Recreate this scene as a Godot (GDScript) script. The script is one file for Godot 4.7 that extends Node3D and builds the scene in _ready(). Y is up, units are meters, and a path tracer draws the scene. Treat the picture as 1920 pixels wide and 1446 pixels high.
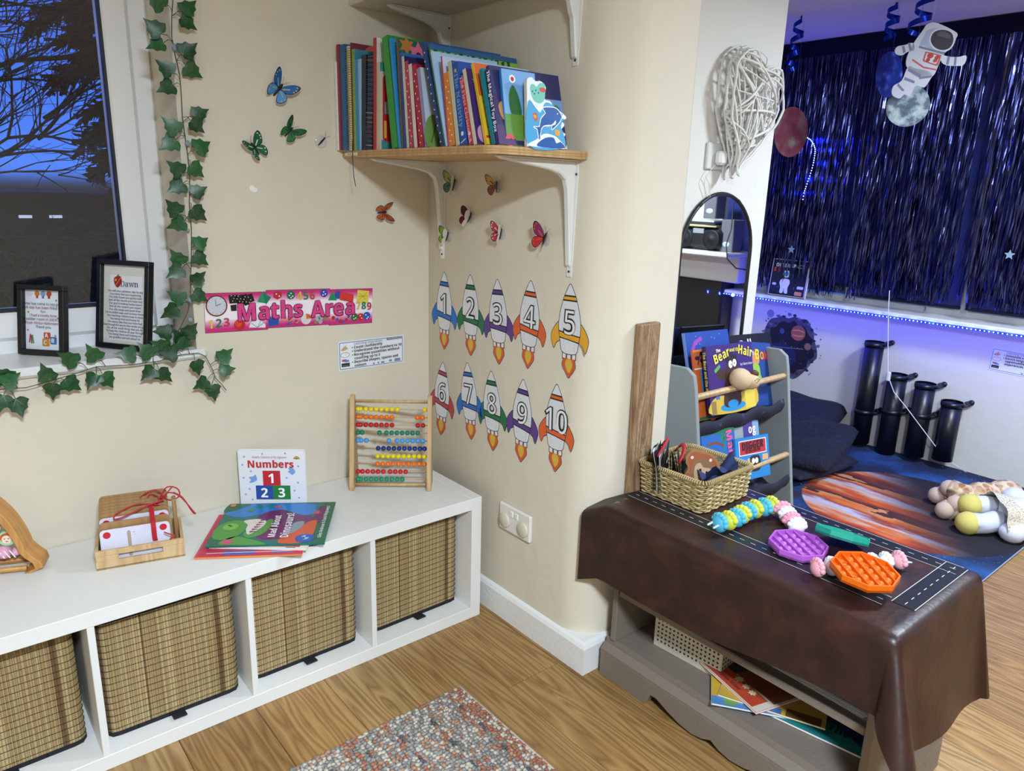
extends Node3D

const FOC := 1383.95
var CAM := Vector3(-1.3589, 1.3358, 2.0682)
var CB := Basis.from_euler(Vector3(-0.25892, -0.69764, 0.02922))
var M := {}
var TX := {}
var rng := RandomNumberGenerator.new()
const CEIL := 2.17
const XC := 2.73

class MB:
	var st := SurfaceTool.new()
	var uvs := false
	func _init(g := -1):
		st.begin(Mesh.PRIMITIVE_TRIANGLES)
		st.set_smooth_group(g)
	func col(c):
		st.set_color(Color(c).srgb_to_linear())
	func tri(a, b, c):
		st.add_vertex(a); st.add_vertex(c); st.add_vertex(b)
	func quad(a, b, c, d):
		tri(a, b, c); tri(a, c, d)
	func uquad(p, t):
		for i in [0, 2, 1, 0, 3, 2]:
			st.set_uv(t[i]); st.add_vertex(p[i])
	func box(c: Vector3, s: Vector3, b := Basis()):
		var h := s / 2
		var v := []
		for i in 8:
			v.append(c + b * Vector3(h.x if i & 1 else -h.x, h.y if i & 2 else -h.y, h.z if i & 4 else -h.z))
		for f in [[0, 2, 3, 1], [4, 5, 7, 6], [0, 4, 6, 2], [1, 3, 7, 5], [0, 1, 5, 4], [2, 6, 7, 3]]:
			quad(v[f[0]], v[f[1]], v[f[2]], v[f[3]])
	func bbox(c: Vector3, s: Vector3, r: float, b := Basis()):
		# box with chamfered edges
		var h := s / 2
		r = minf(r, minf(h.x, minf(h.y, h.z)) * 0.98)
		var q := func(sx, sy, sz, k):
			var d := Vector3(h.x if k == 0 else h.x - r, h.y if k == 1 else h.y - r, h.z if k == 2 else h.z - r)
			return c + b * Vector3(sx * d.x, sy * d.y, sz * d.z)
		for s1 in [-1, 1]:
			var f = [[q.call(s1, -1, -1, 0), q.call(s1, 1, -1, 0), q.call(s1, 1, 1, 0), q.call(s1, -1, 1, 0)], [q.call(-1, s1, -1, 1), q.call(-1, s1, 1, 1), q.call(1, s1, 1, 1), q.call(1, s1, -1, 1)], [q.call(-1, -1, s1, 2), q.call(1, -1, s1, 2), q.call(1, 1, s1, 2), q.call(-1, 1, s1, 2)]]
			for g in f:
				if s1 > 0: quad(g[0], g[1], g[2], g[3])
				else: quad(g[3], g[2], g[1], g[0])
			for s2 in [-1, 1]:
				var e = [[q.call(s1, s2, -1, 0), q.call(s1, s2, -1, 1), q.call(s1, s2, 1, 1), q.call(s1, s2, 1, 0)], [q.call(-1, s1, s2, 1), q.call(-1, s1, s2, 2), q.call(1, s1, s2, 2), q.call(1, s1, s2, 1)], [q.call(s2, -1, s1, 2), q.call(s2, -1, s1, 0), q.call(s2, 1, s1, 0), q.call(s2, 1, s1, 2)]]
				for g in e:
					if s1 * s2 > 0: quad(g[0], g[1], g[2], g[3])
					else: quad(g[3], g[2], g[1], g[0])
				for s3 in [-1, 1]:
					var p = [q.call(s1, s2, s3, 0), q.call(s1, s2, s3, 1), q.call(s1, s2, s3, 2)]
					if s1 * s2 * s3 > 0: tri(p[0], p[1], p[2])
					else: tri(p[2], p[1], p[0])
	func tube(pts: Array, r, n := 8, caps := true, flat := 1.0):
		# r: number or array of radii; flat < 1 squashes the section
		var k := pts.size()
		var rings := []
		var up := Vector3.UP
		for i in k:
			var t: Vector3 = (pts[mini(i + 1, k - 1)] - pts[maxi(i - 1, 0)]).normalized()
			if i == 0:
				up = Vector3.UP if absf(t.y) < 0.9 else Vector3.RIGHT
			var sx := t.cross(up).normalized()
			up = sx.cross(t).normalized()
			var rr: float = r[i] if r is Array else r
			var ring := []
			for j in n:
				var a := TAU * j / n
				ring.append(pts[i] + (sx * cos(a) + up * sin(a) * flat) * rr)
			rings.append(ring)
		for i in k - 1:
			for j in n:
				var j2 := (j + 1) % n
				quad(rings[i][j], rings[i][j2], rings[i + 1][j2], rings[i + 1][j])
		if caps:
			for j in range(1, n - 1):
				tri(rings[0][0], rings[0][j + 1], rings[0][j])
				tri(rings[k - 1][0], rings[k - 1][j], rings[k - 1][j + 1])
	func lathe(prof: Array, n := 16, xf := Transform3D()):
		# prof: Vector2(radius, height) from bottom to top, around y
		for i in prof.size() - 1:
			for j in n:
				var a := TAU * j / n
				var b := TAU * (j + 1) / n
				var p0: Vector2 = prof[i]
				var p1: Vector2 = prof[i + 1]
				var v := [Vector3(p0.x * cos(a), p0.y, p0.x * sin(a)), Vector3(p1.x * cos(a), p1.y, p1.x * sin(a)), Vector3(p1.x * cos(b), p1.y, p1.x * sin(b)), Vector3(p0.x * cos(b), p0.y, p0.x * sin(b))]
				if p0.x < 1e-6: tri(xf * v[0], xf * v[1], xf * v[2])
				elif p1.x < 1e-6: tri(xf * v[0], xf * v[1], xf * v[3])
				else: quad(xf * v[0], xf * v[1], xf * v[2], xf * v[3])
	func ball(c: Vector3, s, n := 10, b := Basis()):
		var r: Vector3 = s if s is Vector3 else Vector3.ONE * s
		var pr := []
		for i in n / 2 + 1:
			var a := -PI / 2 + PI * i / (n / 2)
			pr.append(Vector2(maxf(cos(a), 0.0) if i > 0 and i < n / 2 else 0.0, sin(a)))
		lathe(pr, n, Transform3D(b * Basis.from_scale(r), c))
	func prism(poly, d: float, xf := Transform3D(), ch := 0.0):
		# polygon in xy (any winding), from z = 0 to z = d, top edge chamfered by ch
		var p := PackedVector2Array(poly)
		if Geometry2D.is_polygon_clockwise(p): p.reverse()
		var t := Geometry2D.triangulate_polygon(p)
		var top := p
		if ch > 0:
			var o := Geometry2D.offset_polygon(p, -ch, Geometry2D.JOIN_MITER)
			if o.size() == 1 and o[0].size() == p.size():
				top = o[0]
				if Geometry2D.is_polygon_clockwise(top): top.reverse()
				# align start
				var best := 0
				for i in top.size():
					if top[i].distance_to(p[0]) < top[best].distance_to(p[0]): best = i
				var al := PackedVector2Array()
				for i in top.size(): al.append(top[(best + i) % top.size()])
				top = al
			else: ch = 0.0
		for i in range(0, t.size(), 3):
			tri(xf * Vector3(top[t[i]].x, top[t[i]].y, d), xf * Vector3(top[t[i + 1]].x, top[t[i + 1]].y, d), xf * Vector3(top[t[i + 2]].x, top[t[i + 2]].y, d))
			tri(xf * Vector3(p[t[i]].x, p[t[i]].y, 0), xf * Vector3(p[t[i + 2]].x, p[t[i + 2]].y, 0), xf * Vector3(p[t[i + 1]].x, p[t[i + 1]].y, 0))
		for i in p.size():
			var a := p[i]
			var b := p[(i + 1) % p.size()]
			quad(xf * Vector3(a.x, a.y, 0), xf * Vector3(b.x, b.y, 0), xf * Vector3(b.x, b.y, d - ch), xf * Vector3(a.x, a.y, d - ch))
			if ch > 0:
				var c := top[i]
				var e := top[(i + 1) % p.size()]
				quad(xf * Vector3(a.x, a.y, d - ch), xf * Vector3(b.x, b.y, d - ch), xf * Vector3(e.x, e.y, d), xf * Vector3(c.x, c.y, d))
	func flat(poly, z := 0.0, xf := Transform3D()):
		var p := PackedVector2Array(poly)
		if Geometry2D.is_polygon_clockwise(p): p.reverse()
		var t := Geometry2D.triangulate_polygon(p)
		for i in range(0, t.size(), 3):
			tri(xf * Vector3(p[t[i]].x, p[t[i]].y, z), xf * Vector3(p[t[i + 1]].x, p[t[i + 1]].y, z), xf * Vector3(p[t[i + 2]].x, p[t[i + 2]].y, z))
	func grid(fn: Callable, nu: int, nv: int, uv := false):
		var v := []
		for i in nu + 1:
			var row := []
			for j in nv + 1:
				row.append(fn.call(float(i) / nu, float(j) / nv))
			v.append(row)
		for i in nu:
			for j in nv:
				if uv:
					uquad([v[i][j], v[i + 1][j], v[i + 1][j + 1], v[i][j + 1]], [Vector2(i, j) / Vector2(nu, nv), Vector2(i + 1, j) / Vector2(nu, nv), Vector2(i + 1, j + 1) / Vector2(nu, nv), Vector2(i, j + 1) / Vector2(nu, nv)])
				else:
					quad(v[i][j], v[i + 1][j], v[i + 1][j + 1], v[i][j + 1])
	func done() -> ArrayMesh:
		st.generate_normals()
		return st.commit()

func P(u: float, v: float, ax: int, val: float) -> Vector3:
	# where the line of sight through a pixel of the photograph meets a wall, floor or shelf plane
	var d := CB * Vector3(u - 960.0, 723.0 - v, -FOC)
	return CAM + d * ((val - CAM[ax]) / d[ax])

func mat(key: String, c, rough := 0.6, o := {}) -> StandardMaterial3D:
	if M.has(key): return M[key]
	var m := StandardMaterial3D.new()
	m.resource_name = key
	m.albedo_color = Color(c)
	m.roughness = rough
	for k in o: m.set(k, o[k])
	M[key] = m
	return m

func cm(c, rough := 0.55) -> StandardMaterial3D:
	return mat("paint %s %.2f" % [Color(c).to_html(false), rough], c, rough)

func vm(rough := 0.55, spec := 0.5) -> StandardMaterial3D:
	return mat("print %.2f %.2f" % [rough, spec], "ffffff", rough, {"vertex_color_use_as_albedo": true, "metallic_specular": spec})

func put(parent: Node, called: String, mesh, m: Material, xf := Transform3D()) -> MeshInstance3D:
	var o := MeshInstance3D.new()
	o.name = called
	o.mesh = mesh.done() if mesh is MB else mesh
	o.material_override = m
	o.transform = xf
	parent.add_child(o, true)
	return o

func tag(o: Node, label: String, cat: String, group := ""):
	o.set_meta("label", label)
	o.set_meta("category", cat)
	if group: o.set_meta("group", group)
	return o

func thing(called: String, label: String, cat: String, xf := Transform3D(), group := "") -> Node3D:
	var o := Node3D.new()
	o.name = called
	o.transform = xf
	add_child(o, true)
	tag(o, label, cat, group)
	return o

func structure(called: String, mesh, m: Material) -> MeshInstance3D:
	var o := put(self, called, mesh, m)
	o.set_meta("kind", "structure")
	return o

func yaw(pos: Vector3, a: float) -> Transform3D:
	return Transform3D(Basis(Vector3.UP, a), pos)

func frame(x: Vector3, y: Vector3, pos: Vector3) -> Transform3D:
	# right-handed axes from a given x and an approximate y
	var xx := x.normalized()
	var z := xx.cross(y).normalized()
	return Transform3D(Basis(xx, z.cross(xx).normalized(), z), pos)

# ---- flat print: coloured polygons one above the other, 0.2 mm apart
func oval(x, y, rx, ry = -1.0, n = 24, a0 = 0.0) -> PackedVector2Array:
	var p := PackedVector2Array()
	if ry < 0: ry = rx
	for i in n: p.append(Vector2(x, y) + Vector2(cos(TAU * i / n) * rx, sin(TAU * i / n) * ry).rotated(a0))
	return p

func rect(x0, y0, x1, y1) -> PackedVector2Array:
	return PackedVector2Array([Vector2(x0, y0), Vector2(x1, y0), Vector2(x1, y1), Vector2(x0, y1)])

func rrect(x0, y0, x1, y1, r) -> PackedVector2Array:
	var p := PackedVector2Array()
	for k in 4:
		var c := Vector2(x1 - r if k == 0 or k == 3 else x0 + r, y1 - r if k < 2 else y0 + r)
		for i in 5: p.append(c + Vector2(r, 0).rotated(PI / 2 * (k + i / 4.0)))
	return p

func star(x, y, r, k = 0.45, n = 5, a0 = 0.0) -> PackedVector2Array:
	var p := PackedVector2Array()
	for i in n * 2: p.append(Vector2(x, y) + Vector2(0, r if i % 2 == 0 else r * k).rotated(a0 + PI * i / n))
	return p

func pl(a: Array) -> PackedVector2Array:
	var p := PackedVector2Array()
	for i in range(0, a.size(), 2): p.append(Vector2(a[i], a[i + 1]))
	return p

func curve(a: Array, n := 6) -> PackedVector2Array:
	# smooth closed outline through the given points
	var q := pl(a)
	var p := PackedVector2Array()
	var k := q.size()
	for i in k:
		for j in n:
			p.append(q[i].cubic_interpolate(q[(i + 1) % k], q[(i - 1 + k) % k], q[(i + 2) % k], float(j) / n))
	return p

func stroke(a: Array, w: float) -> PackedVector2Array:
	var o := Geometry2D.offset_polyline(pl(a), w / 2, Geometry2D.JOIN_ROUND, Geometry2D.END_ROUND)
	return o[0]

func art(parent: Node, called: String, layers: Array, xf := Transform3D(), rough := 0.5, step := 0.00006) -> MeshInstance3D:
	var b := MB.new()
	var z := step
	for l in layers:
		b.col(l[0])
		for k in range(1, l.size()):
			b.flat(l[k], z)
		z += step
	return put(parent, called, b, vm(rough), xf)

func font(heavy: bool, face := "Droid Sans") -> Font:
	var key := "font %s %s" % [face, heavy]
	if M.has(key): return M[key]
	var f := SystemFont.new()
	f.font_names = PackedStringArray([face])
	if heavy: f.font_weight = 700
	M[key] = f
	return f

func words(parent: Node, s: String, size: float, c, xf := Transform3D(), bold := 0.0, face := "Droid Sans", align := HORIZONTAL_ALIGNMENT_CENTER) -> MeshInstance3D:
	# size: letter height (of the em) in metres; bold thickens the strokes, in hundredths of the size
	var t := TextMesh.new()
	t.font = font(bold > 0.25, face)
	t.font_size = 48
	t.pixel_size = size / 48.0
	t.depth = 0.0002
	t.curve_step = 2.0
	t.horizontal_alignment = align
	t.text = s
	var mesh: Mesh = t
	if bold > 0.0 and t.get_surface_count():
		var st := SurfaceTool.new()
		st.append_from(t, 0, Transform3D())
		for k in 8: st.append_from(t, 0, Transform3D(Basis(), Vector3(cos(TAU * k / 8), sin(TAU * k / 8), -0.0002 / size) * bold * 0.01 * size))
		mesh = st.commit()
	return put(parent, "lettering", mesh, cm(c, 0.6), xf)

func at2(x: float, y: float, z := 0.0012, rot := 0.0) -> Transform3D:
	return Transform3D(Basis(Vector3.BACK, rot), Vector3(x, y, z))

func _ready():
	rng.seed = 20240611
	var cam := Camera3D.new()
	cam.name = "camera"
	add_child(cam)
	cam.transform = Transform3D(CB, CAM)
	cam.fov = rad_to_deg(2.0 * atan(723.0 / FOC))
	cam.current = true
	var we := WorldEnvironment.new()
	we.name = "surroundings"
	var env := Environment.new()
	env.background_mode = Environment.BG_SKY
	var sky := Sky.new()
	var sm := ProceduralSkyMaterial.new()
	sm.sky_top_color = Color("1640b4")
	sm.sky_horizon_color = Color("3f72dc")
	sm.sky_curve = 0.16
	sm.ground_bottom_color = Color("0a0b12")
	sm.ground_horizon_color = Color("20232c")
	sm.energy_multiplier = 1.0
	sky.sky_material = sm
	env.sky = sky
	env.background_energy_multiplier = SKY_E
	env.tonemap_mode = Environment.TONE_MAPPER_LINEAR
	env.tonemap_exposure = EXPO
	env.sdfgi_enabled = true
	env.ssao_enabled = true
	env.ssil_enabled = true
	we.environment = env
	add_child(we)
	textures()
	ceiling_lights()
	room()
	window_left()
	outside()
	kallax()
	top_toys()
	wall_prints()
	ivy()
	butterflies()
	shelves()
	shelf_books()
	bench()
	bench_toys()
	rack()
	nib_things()
	blue_wall()
	blue_floor()
	hangings()
	mirrored()
	rug()

const SKY_E := 1.5
const EXPO := 1.0

func ceiling_lights():
	# square lamp panels on the ceiling, outside the frame
	for l in [[-1.33, 2.7, 0.32, 14.8, "square white ceiling lamp above the white cube shelf"], [0.62, 2.9, 0.32, 1.4, "square white ceiling lamp in front of the pier"], [1.6, 1.8, 0.32, 6.5, "square white ceiling lamp over the space rug"]]:
		var t := thing("ceiling_lamp", l[4], "lamp", Transform3D(Basis(), Vector3(l[0], CEIL, l[1])), "square ceiling lamps")
		var s: float = l[2]
		var b := MB.new()
		for k in [[0, s / 2 + 0.008, s + 0.032, 0.016], [0, -s / 2 - 0.008, s + 0.032, 0.016], [s / 2 + 0.008, 0, 0.016, s], [-s / 2 - 0.008, 0, 0.016, s]]:
			b.bbox(Vector3(k[0], -0.015, k[1]), Vector3(k[2], 0.03, k[3]), 0.003)
		put(t, "lamp_frame", b, cm("f2f2f0", 0.4))
		b = MB.new()
		b.box(Vector3(0, -0.012, 0), Vector3(s, 0.02, s))
		put(t, "diffuser", b, mat("lamp diffuser", "ffffff", 0.5, {"emission_enabled": true, "emission": Color(0.9, 0.95, 1.0), "emission_energy_multiplier": 2.5}))
		var a := AreaLight3D.new()
		a.name = "lamp_light"
		a.area_size = Vector2(s, s)
		a.light_energy = l[3]
		a.light_color = Color(0.872, 0.94, 1.0)
		a.area_range = 12.0
		a.area_attenuation = 2.0
		a.shadow_enabled = true
		a.position = Vector3(0, -0.032, 0)
		a.rotation = Vector3(-PI / 2, 0, 0)
		t.add_child(a)

func noise_tex(key: String, freq: float, as_normal := false, bump := 2.0, size := 512, type := FastNoiseLite.TYPE_SIMPLEX_SMOOTH, oct := 4, ramp = null) -> NoiseTexture2D:
	if TX.has(key): return TX[key]
	var n := FastNoiseLite.new()
	n.seed = key.hash() % 1000
	n.noise_type = type
	n.frequency = freq
	n.fractal_octaves = oct
	var t := NoiseTexture2D.new()
	t.width = size
	t.height = size
	t.seamless = true
	t.noise = n
	t.as_normal_map = as_normal
	t.bump_strength = bump
	if ramp:
		var g := Gradient.new()
		g.offsets = PackedFloat32Array(ramp[0])
		var cs := PackedColorArray()
		for c in ramp[1]: cs.append(Color(c))
		g.colors = cs
		t.color_ramp = g
	TX[key] = t
	return t

func wood_image(w: int, h: int, cols: Array, seed_: int, stretch: float, ring: float, knots := 0) -> ImageTexture:
	# grain runs along the height
	var n := FastNoiseLite.new()
	n.seed = seed_
	n.frequency = 0.01
	n.fractal_octaves = 3
	var f := FastNoiseLite.new()
	f.seed = seed_ + 7
	f.frequency = 0.09
	f.fractal_octaves = 2
	var r := RandomNumberGenerator.new()
	r.seed = seed_
	var kn := []
	for i in knots: kn.append(Vector3(r.randf() * w, r.randf() * h, r.randf_range(10, 22)))
	var g := Gradient.new()
	g.offsets = PackedFloat32Array([0.0, 0.35, 0.7, 1.0])
	var cs := PackedColorArray()
	for c in cols: cs.append(Color(c))
	g.colors = cs
	var im := Image.create(w, h, false, Image.FORMAT_RGB8)
	for y in h:
		# fold so that the ends meet
		var yy: float = y if y < h / 2 else h - y
		for x in w:
			var base := n.get_noise_2d(x * 1.0, yy * stretch) * ring + x * 0.012 * ring
			var dark := 0.0
			for k in kn:
				var dx: float = x - k.x
				var dy: float = (y - k.y) * 0.42
				var d: float = sqrt(dx * dx + dy * dy) / k.z
				if d < 4.0:
					base += 2.2 * exp(-d * d * 0.35)
					if d < 1.0: dark = maxf(dark, 1.0 - d)
			var v := absf(fposmod(base, 2.0) - 1.0)
			v = 0.55 * v + 0.25 * (0.5 + 0.5 * f.get_noise_2d(x * 3.0, yy * stretch * 0.9)) + 0.2 * (0.5 + 0.5 * n.get_noise_2d(x * 0.3 + 300, yy * stretch * 0.5))
			im.set_pixel(x, y, g.sample(clampf(v * (1.0 - 0.8 * dark), 0, 1)))
	return ImageTexture.create_from_image(im)

func textures():
	TX.floor = wood_image(384, 1024, ["6f5030", "94744a", "aa8a5a", "bb9d70"], 11, 0.11, 5.5, 5)
	TX.pale = wood_image(192, 512, ["b8946a", "cbaa7e", "d6b88e", "e0c8a2"], 23, 0.1, 4.0)
	TX.rough = wood_image(192, 512, ["5d4430", "83664a", "9d7f5e", "b49b7a"], 5, 0.14, 7.0, 4)
	mat("plaster", "d8cfbc", 0.62, {"normal_enabled": true, "normal_texture": noise_tex("plaster_n", 0.02, true, 3.0), "normal_scale": 0.25, "uv1_triplanar": true, "uv1_world_triplanar": true, "uv1_scale": Vector3(1.3, 1.3, 1.3), "metallic_specular": 0.35})
	mat("plaster white", "dedbd4", 0.62, {"normal_enabled": true, "normal_texture": noise_tex("plaster_n", 0.02, true, 3.0), "normal_scale": 0.2, "uv1_triplanar": true, "uv1_world_triplanar": true, "uv1_scale": Vector3(1.3, 1.3, 1.3), "metallic_specular": 0.35})
	mat("gloss white", "e6e6e4", 0.32, {"normal_enabled": true, "normal_texture": noise_tex("brush_n", 0.03, true, 4.0), "normal_scale": 0.25, "uv1_triplanar": true, "uv1_world_triplanar": true, "uv1_scale": Vector3(3, 3, 3)})
	mat("upvc", "e9e9ea", 0.3)
	mat("laminate white", "e4e3df", 0.38)
	mat("floor wood", "ffffff", 0.42, {"albedo_texture": TX.floor, "metallic_specular": 0.4})
	for v in [["oak pale", "f4f1ea"], ["oak honey", "f2cf98"], ["ply", "e9dcc4"]]:
		mat(v[0], v[1], 0.5, {"albedo_texture": TX.pale, "uv1_triplanar": true, "uv1_scale": Vector3(5, 2.2, 5)})
	mat("black metal", "141416", 0.4)
	mat("chrome", "c9ccd0", 0.22, {"metallic": 1.0})

func outline_wall(p: Array, y0: float, y1: float, m: Material, called: String, sm := true):
	# plan outline (x, z) raised from y0 to y1
	var b := MB.new(1 if sm else -1)
	var q := pl(p)
	if not Geometry2D.is_polygon_clockwise(q): q.reverse()
	for i in q.size():
		var a := q[i]
		var c := q[(i + 1) % q.size()]
		b.quad(Vector3(a.x, y0, a.y), Vector3(c.x, y0, c.y), Vector3(c.x, y1, c.y), Vector3(a.x, y1, a.y))
	b.st.set_smooth_group(-1)
	var t := Geometry2D.triangulate_polygon(q)
	for i in range(0, t.size(), 3):
		for yy in [y0, y1]:
			b.tri(Vector3(q[t[i]].x, yy, q[t[i]].y), Vector3(q[t[i + 1]].x, yy, q[t[i + 1]].y), Vector3(q[t[i + 2]].x, yy, q[t[i + 2]].y))
	return structure(called, b, m)

func room():
	# --- floor: laminate boards along z
	var fl := MB.new()
	fl.box(Vector3(-0.15, -0.06, 2.3), Vector3(6.5, 0.1, 7.4))
	var floor_ := structure("floor", fl, cm("3a2a18", 0.9))
	var var_mesh := []
	for k in 8:
		var b := MB.new()
		var w := 0.1915
		var l := 1.283
		var u0 := rng.randf()
		var v0 := rng.randf()
		var c := 0.0012
		var P4 := func(x0, x1, z0, z1, ya, yb): return 0
		var top = [Vector3(-w / 2 + c, 0, l / 2 - c), Vector3(w / 2 - c, 0, l / 2 - c), Vector3(w / 2 - c, 0, -l / 2 + c), Vector3(-w / 2 + c, 0, -l / 2 + c)]
		var low := [Vector3(-w / 2, -c, l / 2), Vector3(w / 2, -c, l / 2), Vector3(w / 2, -c, -l / 2), Vector3(-w / 2, -c, -l / 2)]
		var uv := [Vector2(u0, v0 + 1.0), Vector2(u0 + 0.5, v0 + 1.0), Vector2(u0 + 0.5, v0), Vector2(u0, v0)]
		b.uquad(top, uv)
		for i in 4:
			var j := (i + 1) % 4
			b.uquad([low[i], low[j], top[j], top[i]], [uv[i], uv[j], uv[j], uv[i]])
			b.uquad([low[i] + Vector3(0, -0.008, 0), low[j] + Vector3(0, -0.008, 0), low[j], low[i]], [uv[i], uv[j], uv[j], uv[i]])
		var_mesh.append(b.done())
	var tones := []
	for k in 4:
		var m: StandardMaterial3D = M["floor wood"].duplicate()
		m.albedo_color = Color(["ffffff", "f3ece2", "fff6ea", "e9dfd2"][k])
		tones.append(m)
	var row := 0
	var x := -3.2
	while x < 2.9:
		var z := -0.75 - fposmod(row * 0.47, 1.285)
		while z < 5.7:
			var cz := z + 0.6425
			if not (x < -0.2 and cz < -0.5) and cz - 0.65 < 5.6:
				var o := put(floor_, "plank", var_mesh[rng.randi() % 8], tones[rng.randi() % 4], Transform3D(Basis(Vector3.UP, PI if rng.randi() % 2 else 0.0), Vector3(x, 0, cz)))
			z += 1.285
		x += 0.1925
		row += 1
	# --- walls
	var wl: StandardMaterial3D = M["plaster"]
	var b := MB.new()
	var R: float = -0.755
	var L := -2.3
	var yb := 0.875
	var yt := 2.0
	b.box(Vector3((R + 0.3) / 2, 1.1, -0.15), Vector3(0.3 - R, 2.2, 0.3))
	b.box(Vector3((L - 3.4) / 2, 1.1, -0.15), Vector3(L + 3.4, 2.2, 0.3))
	b.box(Vector3((L + R) / 2, yb / 2, -0.15), Vector3(R - L, yb, 0.3))
	b.box(Vector3((L + R) / 2, (yt + 2.2) / 2, -0.15), Vector3(R - L, 2.2 - yt, 0.3))
	structure("wall_left", b, wl)
	# wall with the rockets and the pier it ends in, its outer corner rounded
	var p := [0.0, -0.31, 0.0, 0.45]
	for i in 9:
		var a := PI / 2 * i / 8.0
		p += [0.11 - 0.11 * cos(a), 0.69 + 0.11 * sin(a)]
	p += [0.28, 0.8, 0.292, 0.795, 0.297, 0.783, 0.297, -0.31]
	outline_wall(p, -0.02, CEIL + 0.03, wl, "wall_right")
	b = MB.new()
	b.bbox(Vector3(0.765, 1.085, 0.385), Vector3(0.95, 2.23, 0.13), 0.006)
	structure("wall_centre", b, M["plaster white"])
	# blue corner: wall with the window behind the foil curtain
	b = MB.new()
	b.box(Vector3(XC + 0.15, 0.36, 2.4), Vector3(0.3, 0.76, 6.9))
	b.box(Vector3(XC + 0.15, 2.15, 2.4), Vector3(0.3, 0.1, 6.9))
	b.box(Vector3(XC + 0.15, 1.42, -0.85), Vector3(0.3, 1.36, 0.5))
	b.box(Vector3(XC + 0.15, 1.42, 3.7725), Vector3(0.3, 1.36, 4.155))
	structure("wall_far", b, M["plaster white"])
	b = MB.new()
	b.box(Vector3(1.5, 1.1, -0.85), Vector3(2.6, 2.24, 0.3))
	structure("wall_alcove", b, M["plaster white"])
	b = MB.new()
	b.box(Vector3(-3.35, 1.1, 2.6), Vector3(0.3, 2.24, 6.4))
	structure("wall_side", b, wl)
	b = MB.new()
	b.box(Vector3(-0.15, 1.1, 5.75), Vector3(6.5, 2.24, 0.3))
	structure("wall_rear", b, wl)
	b = MB.new()
	b.box(Vector3(-0.15, CEIL + 0.06, 2.3), Vector3(6.5, 0.12, 7.4))
	structure("ceiling", b, cm("e3e0dc", 0.85))
	# skirting: along wall right, round the pier
	var sk := MB.new()
	var prof := [[0.0, 0.0], [-0.013, 0.0], [-0.013, 0.082], [-0.008, 0.092], [0.0, 0.098]]
	var path := [Vector2(0, 0.0), Vector2(0, 0.8), Vector2(0.297, 0.8)]
	var offs := [Vector2(1, 0), Vector2(1, -1), Vector2(0, -1)]
	for i in 2:
		for k in prof.size() - 1:
			var q := []
			for e in [[i, k], [i + 1, k], [i + 1, k + 1], [i, k + 1]]:
				var w: Vector2 = path[e[0]] + offs[e[0]] * float(prof[e[1]][0])
				q.append(Vector3(w.x, prof[e[1]][1], w.y))
			sk.quad(q[0], q[1], q[2], q[3])
	# flat top where the plaster rounds the corner
	sk.quad(Vector3(0, 0.0975, 0.6), Vector3(0, 0.0975, 0.8), Vector3(0.2, 0.0975, 0.8), Vector3(0.2, 0.0975, 0.6))
	structure("baseboard_right", sk, M["gloss white"])

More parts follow.
